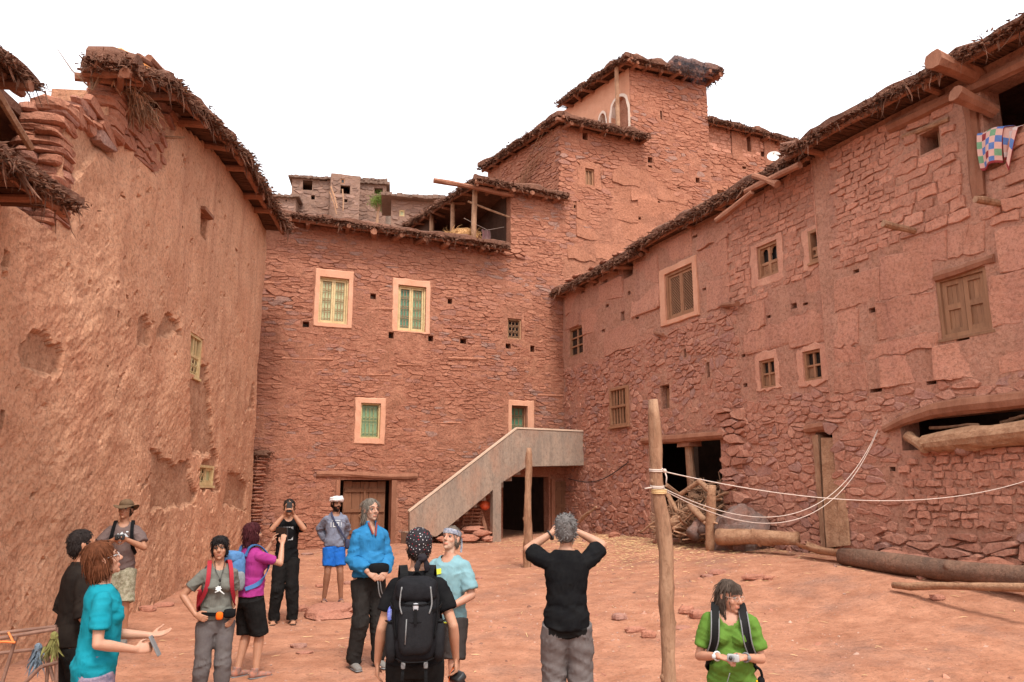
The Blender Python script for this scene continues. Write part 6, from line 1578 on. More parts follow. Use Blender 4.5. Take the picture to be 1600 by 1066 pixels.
# ------------------------------------------------------------------ loose stones, gravel and straw on the ground
RK = [(512, 962, .62, .52, .22, 'broad flat topped red rock on which a man stands', 12.6), ]
def ground_rock(px_, py_, sx, sy, sz, label, seed, group=None, sink=.35, name='rock', mat='rubble', rot=0):
    q = on_ground(px_, py_); q[2] += sz * (1 - 2 * sink); mb = MB(); a = rot; Rz = np.array([[math.cos(a), -math.sin(a), 0], [math.sin(a), math.cos(a), 0], [0, 0, 1]])
    big = sx > .4; mb.ball(q, (sx, sy, sz), 22 if big else 10, 14 if big else 7, tint=.5 + .5 * random.Random(seed).random(), rot=Rz, noise=.36, seed=seed, boxy=.85 if big else .72); o = mb.build(name, M[mat], None, False, origin=q); return tag(o, label, 'rock', group)
rocks = [(1180, 905, .22, .1, .05, 'long low pinkish rock above the woman in green', .2, .1),
    (1120, 892, .16, .12, .05, 'flat rock near the log end in the middle of the earth', .3, .4), (968, 968, .10, .08, .05, 'dark red pointed rock between man and near pole', .2, .3), (992, 988, .13, .06, .045, 'wedge shaped rock left of the near pole', .2, .2), (1014, 996, .10, .06, .05, 'red rock at the foot of the near pole', .2, 0),
    (1073, 958, .12, .09, .06, 'dark rock beside the shoulder of the woman in green', .2, .5), (1090, 966, .10, .09, .07, 'blocky red rock touching the shoulder of the woman in green', .2, .2), (1064, 981, .12, .08, .02, 'flat grey slate right of the near pole', .3, .3), (1104, 901, .11, .08, .03, 'flat grey slate below the fat log', .3, .1),
    (915, 846, .10, .08, .04, 'pale small rock below the stair corner', .3, 0), (1200, 906, .08, .07, .04, 'grey pebble rock behind the woman in green', .2, 0), (230, 955, .12, .08, .05, 'dark flat rock at the foot of the plastered wall', .2, 0), (255, 948, .15, .09, .04, 'red flat rock near the plastered wall', .2, 0.3),
    (466, 1012, .11, .06, .03, 'grey flat rock in front of the phone man', .2, 0), (475, 1022, .1, .06, .02, 'dark flat chip below the grey rock', .2, .2), (545, 913, .12, .08, .04, 'dark rock right behind the turbaned man', .2, 0), (500, 917, .1, .07, .03, 'red rock behind the turbaned man', .2, 0), (480, 867, .14, .09, .03, 'pale flat rock before the wall near the wooden door', .2, .3),
    (470, 955, .12, .1, .06, 'rough stone left of the broad red rock', .2, .1), (745, 905, .10, .06, .03, 'thin pinkish rock left of the crooked pole foot', .2, .2), (404, 838, .2, .18, .22, 'brown round stone by the gap between the houses', .2, 0), (408, 856, .25, .15, .1, 'red stone below the round one at the gap', .2, 0), (1465, 935, .1, .07, .04, 'small pinkish rock below the thin branch', .2, 0), (1440, 905, .07, .06, .03, 'small rock between dark log and thin branch', .2, 0)]
ground_rock(515, 962, .40, .50, .11, 'broad flat topped red rock under the feet of the turbaned man', 7, sink=.22, rot=.2, mat='rubble')
for i, (x, y, sx, sy, sz, lb, sk, ro) in enumerate(rocks): ground_rock(x, y, sx, sy, sz, lb, 400 + i, 'loose rocks lying about the yard', sk, rot=ro)
def scatter(n, f, size, name, mat, seed, flat=.5, region=None):
    rg = random.Random(seed); mb = MB(); ok = 0; k = 0
    XY = []
    while len(XY) < n and k < n * 60:
        k += 1; x, y = rg.uniform(-6.2, 8.2), rg.uniform(3.4, 22)
        if rg.random() < f(x, y): XY.append((x, y))
    Z = ground_z(np.array([p[0] for p in XY]), np.array([p[1] for p in XY]))
    base = np.array([[1, 0, 0], [.3, .9, 0], [-.8, .55, 0], [-.85, -.5, 0], [.25, -.95, 0], [.35, .3, 1], [-.35, .2, .85], [0, -.35, .9]])
    F = [(0, 1, 5), (1, 2, 6, 5), (2, 3, 6), (3, 4, 7), (3, 7, 6), (4, 0, 7), (0, 5, 7), (5, 6, 7)]
    for (x, y), z in zip(XY, Z):
        s = size * min(1.9, rg.lognormvariate(0, .5)); a = rg.uniform(0, 6.28); V = base * [s, s * rg.uniform(.5, 1), s * rg.uniform(.3, .8) * flat * 1.6] + np.array([[rg.gauss(0, s * .12) for _ in range(3)] for _ in range(8)])
        V = V @ np.array([[math.cos(a), math.sin(a), 0], [-math.sin(a), math.cos(a), 0], [0, 0, 1]]) + [x, y, z - s * .08]; mb.add(V, F, 0, rg.random())
    return mb.build(name, M[mat], None, kind='stuff')
dens = lambda x, y: max(.02, min(1, .28 + .5 * float(fbm(x * .45, y * .45, 3, 91, 3)) + (.35 if abs(x - 1.5) < 2.2 and 6.5 < y < 12 else 0)))
scatter(11000, lambda x, y: dens(x, y) * min(1, 6 / y + .25), .011, 'gravel', 'pebble', 1)
scatter(1100, dens, .026, 'gravel', 'pebble', 2)
def straw_field(n, seed):
    rg = random.Random(seed); mb = MB()
    for k in range(n):
        if rg.random() < .9: u, w_ = rg.gauss(5.2, 2.2), abs(rg.gauss(1.3, 1.0)); p = PR.pt(u, 0, w_)
        else: p = np.array([rg.uniform(-5, 7), rg.uniform(5, 20), 0])
        if np.dot(p - PR.P, PR.n) < .1: continue
        z = gz(p[0], p[1]) + .018; a = rg.uniform(0, 6.28); l = rg.uniform(.04, .14); d = np.array([math.cos(a), math.sin(a), rg.gauss(0, .08)]) * l; q = np.array([p[0], p[1], z]); s = np.array([-d[1], d[0], 0]) / l * .004
        mb.add([q - d / 2 - s, q + d / 2 - s, q + d / 2 + s, q - d / 2 + s, q + [0, 0, .006]], [(0, 1, 4), (1, 2, 4), (2, 3, 4), (3, 0, 4)], 0, rg.random())
    mb.build('straw_litter', M['straw'], None, kind='stuff')
straw_field(3000, 5)
# ------------------------------------------------------------------ rusty pipe frame at the near left
Yc = 5.4; fr = thing('pipe_frame', 'rusty welded pipe frame with rags tied on at the near left', 'frame', at_y(30, 1040, Yc) * [1, 1, 0])
M['rust'] = material('rusty_pipe', (.16, .085, .06), (.25, .14, .10), 8, .6, .3, 30, .4)
q = lambda x, y, dy=0: at_y(x, y, Yc + dy)
for i, Lp in enumerate(((q(-40, 994, .3), q(88, 979, .3)), (q(26, 993), q(88, 983)), (q(-40, 1025, .3), q(70, 1013, .3)), (q(26, 993), q(2, 1072)), (q(70, 1013, .3), q(84, 1064, .3)), (q(38, 1068), q(64, 1042)), (q(64, 1042), q(88, 1036, .2)), (q(26, 993), q(-40, 1005)), (q(88, 981, .3), q(88, 1085, .3)), (q(2, 1072), q(-2, 1100)), (q(76, 1030, .3), q(70, 1095, .3)))):
    mb = MB(); mb.tube(list(Lp), .0125, 8); mb.build('pipe', M['rust'], fr)
for i, (x, y, c, lb) in enumerate(((83, 1006, (.14, .13, .045), 'green and olive rag knotted on the pipe frame corner'), (58, 1024, (.10, .13, .16), 'blue grey rag hanging from the pipe frame'))):
    rgx = random.Random(i); m = material('rag_%d' % i, c, tuple(v * 1.7 for v in c), 40, .95, .5, 60, .1); mb = MB(); p = q(x, y, .25)
    for k in range(46): blade(mb, p + np.array([rgx.gauss(0, .012), rgx.gauss(0, .012), .05 - rgx.uniform(0, .07)]), np.array([rgx.gauss(0, .4), rgx.gauss(0, .4), -1]), rgx.uniform(.07, .16), .02, rgx, .3, rgx.random())
    mb.ball(p + [0, 0, .05], (.025, .025, .03), 8, 6, noise=.3); o = mb.build('rag', m, None, origin=p); tag(o, lb, 'rag')
mb = MB(); p = q(18, 1000, -.02); M['orange_cord'] = material('orange_cord', (.72, .20, .06), None, 5, .7, .2, 60, .2)
mb.tube([q(-20, 1003, -.02), q(10, 1003, -.03), q(24, 1004, -.03)], .008, 5); mb.tube([q(13, 988, -.02), q(20, 1002, -.03), q(22, 1004, -.02)], .007, 5); o = mb.build('orange_cord', M['orange_cord'], None, origin=p); tag(o, 'orange cord tied round the pipe frame', 'cord')
# ------------------------------------------------------------------ people
def remeshed(mb, voxel, smooth=4, ratio=1.0, sf=.5):
    """one closed skin over all the volumes in mb -> verts, list of faces"""
    me = mb.mesh('skin'); ob = bpy.data.objects.new('skin', me); COL.objects.link(ob)
    m = ob.modifiers.new('r', 'REMESH'); m.mode = 'VOXEL'; m.voxel_size = voxel; m.use_smooth_shade = True
    if smooth: s = ob.modifiers.new('s', 'SMOOTH'); s.factor = sf; s.iterations = smooth
    if ratio < 1: d = ob.modifiers.new('d', 'DECIMATE'); d.ratio = ratio
    dg = bpy.context.evaluated_depsgraph_get(); e = ob.evaluated_get(dg); m2 = e.to_mesh()
    V = np.zeros(len(m2.vertices) * 3); m2.vertices.foreach_get('co', V); V = V.reshape(-1, 3)
    N = np.zeros(len(m2.vertices) * 3); m2.vertices.foreach_get('normal', N); N = N.reshape(-1, 3)
    li = np.zeros(len(m2.loops), np.int32); m2.loops.foreach_get('vertex_index', li)
    ls = np.zeros(len(m2.polygons), np.int32); m2.polygons.foreach_get('loop_start', ls)
    F = np.split(li, ls[1:]); e.to_mesh_clear(); bpy.data.objects.remove(ob); bpy.data.meshes.remove(me)
    return V, N, [f.tolist() for f in F]

def centers(V, F): return np.array([V[f].mean(0) for f in F])
def limb(mb, P, Rr, n=14):
    P = np.asarray(P, float); Rr = np.broadcast_to(np.asarray(Rr, float), (len(P),)); mb.tube(P, Rr, n)
    mb.ball(P[0], Rr[0], 12, 8); mb.ball(P[-1], Rr[-1], 12, 8)
def loft(mb, rings, n=28, e=2.3):
    """rings (z, rx, ry, yo): superelliptic sections, closed"""
    a = np.linspace(0, 2 * np.pi, n, endpoint=False); P = []
    for z, rx, ry, yo in rings:
        c, s = np.cos(a), np.sin(a); P.append(np.stack([rx * np.sign(c) * np.abs(c) ** (2 / e), yo + ry * np.sign(s) * np.abs(s) ** (2 / e), np.full(n, z)], 1))
    V = np.concatenate(P); m = len(rings); F = []
    for i in range(m - 1):
        for j in range(n): k = (j + 1) % n; F.append((i*n + j, i*n + k, (i+1)*n + k, (i+1)*n + j))
    F.append(tuple(range(n))[::-1]); F.append(tuple((m-1)*n + j for j in range(n))); mb.add(V, F)
def ik(S, W, L1, L2, pole):
    S, W = np.asarray(S, float), np.asarray(W, float); v = W - S; d = np.linalg.norm(v); d2 = min(d, (L1 + L2) * .999); u = v / d; W = S + u * d2
    a = (L1 * L1 - L2 * L2 + d2 * d2) / (2 * d2); h = math.sqrt(max(0, L1 * L1 - a * a)); p = np.asarray(pole, float); p = _norm(p - u * np.dot(p, u)); return S + u * a + p * h, W
def resamp(rings, zs):
    r = np.array(sorted(rings)); return [(z, *[float(np.interp(z, r[:, 0], r[:, i])) for i in (1, 2, 3)]) for z in zs]

TORSO_M = [(.80, .12, .10, 0), (.88, .163, .118, -.01), (.95, .165, .118, -.01), (1.05, .152, .112, .0), (1.13, .150, .110, .005), (1.22, .160, .116, .005), (1.32, .175, .118, .004), (1.385, .172, .105, -.004), (1.425, .138, .086, -.010), (1.458, .098, .070, -.012), (1.495, .062, .060, -.010)]
TORSO_F = [(.80, .13, .10, -.005), (.88, .170, .125, -.015), (.95, .165, .118, -.012), (1.05, .138, .104, .0), (1.12, .132, .100, .005), (1.22, .140, .106, .005), (1.32, .152, .108, .002), (1.385, .148, .096, -.006), (1.425, .118, .078, -.012), (1.458, .086, .064, -.014), (1.495, .057, .055, -.012)]

def hand(mb, W, d, p, tside, curl=.5, spread=.06, thumb=.5, sc=1.0):
    """palm, four jointed fingers of unequal length and a thumb leaving the side of the palm"""
    d = _norm(np.asarray(d, float)); p = _norm(np.asarray(p, float) - d * np.dot(p, d)); t = np.cross(d, p) * tside
    W = np.asarray(W, float)
    mb.tube([W - d * .015, W + d * .02, W + d * .055, W + d * .088], np.array([.028, .034, .040, .037]) * sc, 12, flat=(.42, p))
    for i, (o, L) in enumerate(zip((.030, .010, -.010, -.028), (.070, .079, .073, .056))):
        q = W + (d * .078 + t * o) * sc; dd = _norm(d + t * (spread * (1.4 - i) * .5)); P = [q]
        for k, f in enumerate((.46, .30, .24)):
            a = curl * (1.0 if k else .75) * (1 + .06 * i); dd = _norm(dd * math.cos(a) + p * math.sin(a)); dd = _norm(dd); P.append(P[-1] + dd * L * f * sc)
        limb(mb, P, np.array([.0098, .0092, .0084, .0074]) * sc, 8)
    q = W + (d * .022 + t * .028) * sc; a = _norm(d * .62 + t * .72 + p * (.25 + .35 * thumb)); b_ = _norm(d * .8 + t * (.35 - .5 * thumb) + p * (.2 + .6 * thumb))
    limb(mb, [q, q + a * .038 * sc, q + a * .038 * sc + b_ * .032 * sc, q + a * .038 * sc + _norm(b_ + p * .1) * .054 * sc], np.array([.0135, .0115, .0105, .0085]) * sc, 8)

def head_vol(mb, T, fem=False, jaw=1.0):
    b = MB()
    b.ball((0, -.012, .035), (.075, .096, .086), 24, 16); b.ball((0, .020, -.02), (.063, .066, .086), 22, 14)
    b.ball((0, .026, -.066), (.050 * jaw, .056, .046), 18, 12); b.ball((0, .068, -.094), (.021, .019, .018), 12, 8)
    for s in (-1, 1):
        b.ball((s * .038, .056, -.024), (.022, .021, .022), 12, 8); b.ball((s * .0105, .094, -.026), (.0085, .011, .008), 8, 6)
        b.ball((s * .077, -.010, -.004), (.011, .020, .032), 12, 8); b.ball((s * .081, -.014, .010), (.008, .019, .020), 10, 6)
    b.tube([(-.046, .066, .030), (-.02, .083, .033), (0, .086, .030), (.02, .083, .033), (.046, .066, .030)], .0105 if not fem else .0085, 8)
    b.tube([(0, .082, .026), (0, .098, .0), (0, .110, -.020), (0, .103, -.031)], (.0085, .0105, .0135, .009), 10)
    for z, r in ((-.055, .0062), (-.0655, .0068)): b.tube([(-.021, .076, z), (-.01, .087, z + .001), (0, .089, z), (.01, .087, z + .001), (.021, .076, z)], (r * .6, r, r, r, r * .6), 8)
    V = np.concatenate(b.v); mb.add(T(V), b.f)

def cloth_disp(V, N, amp, seed, sc=1.0, zones=()):
    """folds: slanting creases that gather towards the given points"""
    x, y, z = V[:, 0], V[:, 1], V[:, 2]
    f = 1 - np.abs(vnoise(x * 6 * sc + z * 3 + seed, y * 6 * sc, z * 16 * sc + x * 5, seed)) * 2
    g = 1 - np.abs(vnoise(x * 13 * sc - z * 6, y * 13 * sc + seed, z * 26 * sc - x * 9, seed + 3)) * 2
    big = fbm(x * 3.5, y * 3.5, z * 4.5 + seed, seed + 5, 2)
    w = np.full(len(V), .55)
    for (c, r, k) in zones: w = w + k * np.exp(-((V - np.asarray(c)) ** 2).sum(1) / (r * r))
    return V + N * ((amp * (.6 * f + .35 * g) * w + amp * .9 * big))[:, None]

def hair_mesh(style, T, col, seed, name='hair', parent=None, k=1.0, length=.06, n=700, cov=None):
    b = MB(); E = {
        'short': [((0, -.020, .046), (.081, .096, .088)), ((0, -.052, .0), (.070, .062, .088)), ((.050, -.025, .0), (.030, .055, .055)), ((-.050, -.025, .0), (.030, .055, .055))],
        'curly': [((0, -.022, .048), (.090, .104, .094)), ((0, -.052, .0), (.080, .072, .092)), ((.052, -.025, .01), (.038, .06, .06)), ((-.052, -.025, .01), (.038, .06, .06))],
        'bob': [((0, -.024, .046), (.092, .106, .094)), ((0, -.055, -.015), (.086, .075, .105)), ((.055, -.03, -.03), (.040, .062, .080)), ((-.055, -.03, -.03), (.040, .062, .080)), ((0, -.07, -.09), (.075, .05, .055))],
        'page': [((0, -.022, .048), (.090, .106, .092)), ((0, -.055, -.01), (.083, .072, .10)), ((.060, -.022, .0), (.026, .050, .075)), ((-.060, -.022, .0), (.026, .050, .075)), ((0, .048, .088), (.060, .036, .026)), ((.045, .052, .062), (.026, .026, .026)), ((-.045, .052, .062), (.026, .026, .026))],
        'long': [((0, -.020, .046), (.083, .097, .088)), ((0, -.056, -.01), (.076, .066, .10)), ((.060, -.035, -.035), (.025, .042, .085)), ((-.060, -.035, -.035), (.025, .042, .085)), ((0, -.070, -.115), (.082, .042, .06)), ((.055, -.055, -.11), (.03, .035, .05)), ((-.055, -.055, -.11), (.03, .035, .05))],
    }[style]
    for c, r in E: b.ball(c, r, 20, 12)
    if length and cov is not None: pass
    V, N, F = remeshed(b, .0075, 2)
    V = V + N * (.0055 * fbm(V[:, 0] * 60, V[:, 1] * 60, V[:, 2] * 30 + seed, seed, 3) + .006 * fbm(V[:, 0] * 22, V[:, 1] * 22, V[:, 2] * 12, seed + 2, 2))[:, None]
    mb = MB(); mb.add(V, F, 0, .4); rg = random.Random(seed); idx = [rg.randrange(len(V)) for _ in range(n)]
    for i in idx:                                         # locks lying on the mass
        p, nn = V[i], N[i]
        if p[1] > .045 and style not in ('page', 'curly'): continue
        top = np.array([0, -.02, .13]); dn = p - top; dn = dn - nn * np.dot(dn, nn) + np.array([rg.gauss(0, .03), rg.gauss(0, .03), -.02])
        if style == 'curly': dn = dn * .4 + np.array([rg.gauss(0, .1), rg.gauss(0, .1), rg.gauss(0, .1)])
        dn = _norm(dn); L = length * rg.uniform(.5, 1.2); s = _norm(np.cross(dn, nn)) * .0042; q = [p + nn * .001, p + dn * L * .5 + nn * rg.uniform(.003, .008), p + dn * L + nn * rg.uniform(-.002, .007) + np.array([0, 0, -L * .12])]
        VV = [q[0] - s, q[0] + nn * .002, q[0] + s, q[1] - s, q[1] + nn * .0035, q[1] + s, q[2]]
        mb.add(VV, [(0, 1, 4, 3), (1, 2, 5, 4), (3, 4, 6), (4, 5, 6)], 0, rg.random())
    mb.v = [T(np.asarray(v)) for v in mb.v]
    return mb

MATP = {}
def pm(key, col, col2=None, rough=.85, scale=30, bump=.35, bscale=160, spec=.06, tint=0.0, stretch=None, stain=None):
    if key not in MATP: MATP[key] = material(key, col, col2, scale, rough, bump, bscale, spec, tint, obj=True, stretch=stretch, stain=stain)
    return MATP[key]
def skin_mat(key, col): 
    m = pm('skin_' + key, col, tuple(c * .86 for c in col), .52, 9, .12, 120, .35)
    bs = [n for n in m.node_tree.nodes if n.type == 'BSDF_PRINCIPLED'][0]; bs.inputs['Subsurface Weight'].default_value = .12; bs.inputs['Subsurface Radius'].default_value = (.012, .005, .003)
    return m
EYEW = pm('eye_white', (.17, .15, .14), None, .3, 10, 0); EYED = pm('eye_iris', (.035, .02, .012), None, .2, 10, 0, spec=.5)
BLACK = pm('black_plastic', (.018, .018, .019), None, .45, 10, 0, spec=.4); SILVER = pm('silver_plastic', (.33, .33, .325), None, .35, 10, 0, spec=.5); GREYP = pm('grey_plastic', (.18, .18, .18), None, .4, 10, 0)

class Person:
    def __init__(s, label, x, y, phi, h=1.72, fem=False, wide=1.0, skin=(.42, .20, .115), head=(0, 0, 0), rw=(.25, .04, .88), lw=(-.25, .04, .88), rpole=(.4, -1, 0), lpole=(-.4, -1, 0), feet=((.11, .0), (-.11, .0)), z=None, seed=1, neck=0, top=None, bottom=None, shoes=None, hair=None, hairc=(.02, .015, .012), belly=0, bust=0, rhand=None, lhand=None, beard=None, sock=None, jaw=1.0, voxel=.0062):
        s.k = h / 1.75; s.zg = gz(x, y) if z is None else z; s.phi = R(phi); s.seed = seed; s.fem = fem
        s.root = thing('person', label, 'person', (x, y, s.zg), 'visitors standing in the yard', rz=s.phi)
        s.M = Matrix.Translation((x, y, s.zg)) @ Matrix.Rotation(s.phi, 4, 'Z') @ Matrix.Scale(s.k, 4)
        k = s.k; wd = wide * (.90 if fem else 1.0); prof = [(z_, rx * wide, ry * (1 + (wide - 1) * .8), yo) for z_, rx, ry, yo in (TORSO_F if fem else TORSO_M)]
        s.prof = prof
        yaw, pit, roll = (R(a) for a in head)
        Rh = np.array((Matrix.Rotation(yaw, 3, 'Z') @ Matrix.Rotation(pit, 3, 'X') @ Matrix.Rotation(roll, 3, 'Y'))); nb = np.array([0, -.005, 1.535 + neck])
        hc_ = np.array([0, .012, .095]); T = lambda V: (np.asarray(V, float) + hc_) @ Rh.T + nb
        s.T = T; s.Rh = Rh; s.hc = T([[0, 0, 0]])[0]
        sh = {1: np.array([.166 * wd, -.010, 1.378]), -1: np.array([-.166 * wd, -.010, 1.378])}; s.sh = sh
        el = {}; wr = {}
        for sd_, W, po in ((1, rw, rpole), (-1, lw, lpole)): el[sd_], wr[sd_] = ik(sh[sd_], W, .285, .255, po)
        s.el, s.wr = el, wr
        ft = {1: np.array([feet[0][0], feet[0][1], .085]), -1: np.array([feet[1][0], feet[1][1], .085])}; hp = {1: np.array([.088 * wide, -.005, .89]), -1: np.array([-.088 * wide, -.005, .89])}; kn = {}
        for q in (1, -1): kn[q], ft[q] = ik(hp[q], ft[q], .415, .405, (0, 1, 0))
        s.kn, s.ft, s.hp = kn, ft, hp
        af = .90 if fem else 1.0
        b = MB(); head_vol(b, T, fem, jaw); b.tube([(0, -.012, 1.44), (0, -.008, 1.50), T([[0, -.012, -.05]])[0]], (.062 * af, .053 * af, .052 * af), 16)
        loft(b, [(z_, rx - .004, ry - .004, yo) for z_, rx, ry, yo in resamp(prof, [.845] + [q_[0] for q_ in prof if q_[0] > .86])])
        if belly: b.ball((0, .06, 1.08), (.13, .07 + belly, .14), 16, 10)
        for q in (1, -1):
            S, E, W = sh[q], el[q], wr[q]; u = E - S; f = W - E
            limb(b, [S, S + u * .3, S + u * .65, E], np.array([.048, .047, .042, .037]) * af); limb(b, [E, E + f * .3, E + f * .7, W], np.array([.0385, .041, .032, .026]) * af)
            hd = (rhand if q > 0 else lhand) or {}; dd = hd.get('d', _norm(f)); pp = hd.get('p', (-q * 1.0, 0, 0) if abs(f[2]) > .15 else (0, 0, -1))
            hand(b, W, dd, pp, q, hd.get('curl', .3), thumb=hd.get('thumb', .3), sc=.92 if fem else 1.0)
            H, K, A = hp[q], kn[q], ft[q]
            limb(b, [H, H + (K - H) * .4, H + (K - H) * .8, K], (.094, .080, .060, .056)); limb(b, [K, K + (A - K) * .25, K + (A - K) * .6, A], (.054, .058, .045, .036))
            b.ball(A + [0, -.02, -.035], (.033, .042, .045), 12, 8); b.tube([A + [0, -.02, -.04], A + [q * .008, .06, -.05], A + [q * .014, .13, -.062]], (.034, .036, .034), 12, flat=(.62, (0, 0, 1.0)))
            for i in range(5): limb(b, [A + [q * (.018 - .015 * i + .012), .13, -.066], A + [q * (.018 - .015 * i + .014), .172 - .010 * abs(i - .6), -.070]], .0095 if i else .012, 6)
        V, N, F = remeshed(b, voxel, 2, .32); C = centers(V, F); mi = np.zeros(len(F), int)
        L = (C - nb) @ Rh - hc_                           # head coordinates
        lips = (np.abs(L[:, 0]) < .022) & (np.abs(L[:, 2] + .060) < .0095) & (L[:, 1] > .072); mi[lips] = 1
        if beard: mi[(L[:, 2] < -.045 + .5 * np.abs(L[:, 1] - .06)) & (L[:, 2] > -.13) & (L[:, 1] > -.01) & ~lips & (np.abs(C[:, 2] - s.hc[2]) < .2)] = 2
        if beard: mi[(np.abs(L[:, 0]) < .028) & (np.abs(L[:, 2] + .043) < .006) & (L[:, 1] > .07)] = 2
        sk = skin_mat('%d' % seed, skin); s.sk = sk; mats = [sk, pm('lips_%d' % seed, (skin[0] * .92, skin[1] * .74, skin[2] * .76), None, .5, 10, .1, 80)]
        if beard: mats.append(pm('beard_%d' % seed, beard, tuple(c * 1.6 for c in beard), .9, 60, .6, 240))
        mb = MB(); mb.add(V * k, F); mb.mi = mi.tolist(); o = mb.build('body', mats, s.root, True, local=True)
        s.eyes(hairc); s.clothes(top, bottom, shoes, prof, belly, bust, af, wide)
        if hair: 
            st_ = hair if isinstance(hair, str) else hair[0]
            hm = hair_mesh(st_, T, hairc, seed, length={'short': .03, 'curly': .035, 'bob': .08, 'page': .045, 'long': .09}[st_], n=500); s.put(hm, 'hair', pm('hair_%d' % seed, hairc, tuple(min(1, c * 1.6) for c in hairc), .8, 45, .5, 200, .08, tint=.28), True)
    def put(s, mb, name, mat, smooth=True):
        mb.v = [np.asarray(v) * s.k for v in mb.v]; o = mb.build(name, mat, s.root, smooth, local=True); return o
    def eyes(s, hc_):
        for q in (-1, 1):
            b = MB(); b.ball((q * .031, .0715, .011), (.0135, .0125, .0095), 10, 7); b.v = [s.T(v) for v in b.v]; e = MB(); e.ball((q * .031, .0815, .011), (.0080, .0040, .0075), 8, 6); e.v = [s.T(v) for v in e.v]
            m = MB(); m.add(b.v[0], b.f, 0); m.add(e.v[0], e.f, 1); s.put(m, 'eye', [EYEW, EYED])
            m = MB(); m.tube(s.T([(q * .014, .0925, .036), (q * .031, .0895, .041), (q * .048, .074, .037)]), (.0035, .0042, .0025), 6); s.put(m, 'eyebrow', pm('brow_%d' % s.seed, tuple(c * 1.2 for c in hc_), None, .8, 20, 0))
    def clothes(s, top, bottom, shoes, prof, belly, bust, af, wide):
        sd = s.seed
        if bottom:
            b = MB(); ln = bottom.get('len', 2.0); off = bottom.get('off', .016); fl = bottom.get('flare', 0); tz = bottom.get('top', 1.02); wo = min(off * .7, (top or {}).get('off', .014) - .006)
            loft(b, [(z_, rx + (off * .7 if z_ < .88 else wo), ry + (off * .7 if z_ < .88 else wo), yo) for z_, rx, ry, yo in resamp(prof, [.79, .83, .86, .90, .95, tz - .02, tz])])
            for q in (1, -1):
                H, K, A = s.hp[q], s.kn[q], s.ft[q]; P = []; Rr = []
                for t in np.linspace(0, ln, 12):
                    p = H + (K - H) * t if t <= 1 else K + (A - K) * (t - 1); r = float(np.interp(t, [0, .4, .8, 1, 1.25, 1.6, 2], [.097, .083, .065, .060, .061, .050, .043])); P.append(p + [0, -.004 * t, 0]); Rr.append(r + off * (1 + .25 * t) + fl * (t / ln) ** 2)
                if ln >= 1.95: P[-1] = P[-1] + [0, 0, -.03]
                b.tube(P, Rr, 18)
            V, N, F = remeshed(b, .0078, 4, .5)
            Z = [((q_[0], q_[1], q_[2]), .13, 1.0) for q_ in (s.kn[1], s.kn[-1], (0, .05, .84))] + [((a_[0], a_[1], a_[2] + .03), .12, 1.2) for a_ in (s.ft[1], s.ft[-1])]
            V = cloth_disp(V, N, 1.5 * bottom.get('amp', .007), sd + 20, 1.0, Z); mb = MB(); mb.add(V * s.k, F)
            mats = [bottom['mat']]
            if 'mat2' in bottom: C = centers(V, F); mb.mi = bottom['where'](C).astype(int).tolist(); mats.append(bottom['mat2'])
            mb.build(bottom.get('name', 'trousers'), mats, s.root, True, local=True)
        if top:
            b = MB(); off = top.get('off', .014); hem = top.get('hem', .90); sl = top.get('sleeve', .6); zs = [hem, hem + .02] + [z_ for z_ in (.95, 1.0, 1.05, 1.13, 1.22, 1.32, 1.385, 1.425, 1.455, 1.474) if z_ > hem + .03]
            loft(b, [(z_, rx + off + (.006 if z_ < 1.05 else 0), ry + off + (.006 if z_ < 1.05 else 0), yo) for z_, rx, ry, yo in resamp(prof, zs)])
            if top.get('collar'): b.tube([(0, -.010, 1.455), (0, -.008, 1.475 + top['collar'])], (.078 * af, .066 * af), 18)
            if belly: b.ball((0, .065, 1.07), (.142, .078 + belly, .155), 18, 12)
            if bust:
                for q in (1, -1): b.ball((q * .068, .078 + bust * .3, 1.265), (.070, .050 + bust, .068), 16, 10)
            for q in (1, -1):
                S, E, W = s.sh[q], s.el[q], s.wr[q]; P = []; Rr = []
                for t in np.linspace(0, sl, 9):
                    p = S + (E - S) * t if t <= 1 else E + (W - E) * (t - 1); r = float(np.interp(t, [0, .3, .65, 1, 1.3, 1.7, 2], [.046, .047, .044, .041, .042, .035, .029])); P.append(p); Rr.append(r * af + off + top.get('loose', .008) * min(1, t))
                b.tube(P, Rr, 16); b.ball(S + [0, 0, -.004], .045 * af + off, 14, 10)
            V, N, F = remeshed(b, .0075, 5, .55)
            Z = [((*s.el[q][:3],), .10, 1.2) for q in (1, -1)] + [((s.sh[q][0] * .85, .06, 1.33), .10, .9) for q in (1, -1)] + [((0, .1, hem + .06), .22, .9), ((0, -.1, 1.08), .2, .8)]
            V = cloth_disp(V, N, 1.6 * top.get('amp', .0065), sd + 40, 1.0, Z); 
            nd, nw = top.get('neck', (.04, .068)); C = centers(V, F); keep = ~((C[:, 1] > .0) & ((C[:, 0] / nw) ** 2 + ((C[:, 2] - 1.485) / (nd + .03)) ** 2 < 1)) if nd else np.ones(len(F), bool)
            F = [f for f, k_ in zip(F, keep) if k_]      # open neckline, the skin shows below it
            mb = MB(); mb.add(V * s.k, F); mats = [top['mat']]
            if 'mat2' in top: C = centers(V, F); mb.mi = top['where'](C).astype(int).tolist(); mats.append(top['mat2'])
            mb.build(top.get('name', 'shirt'), mats, s.root, True, local=True)
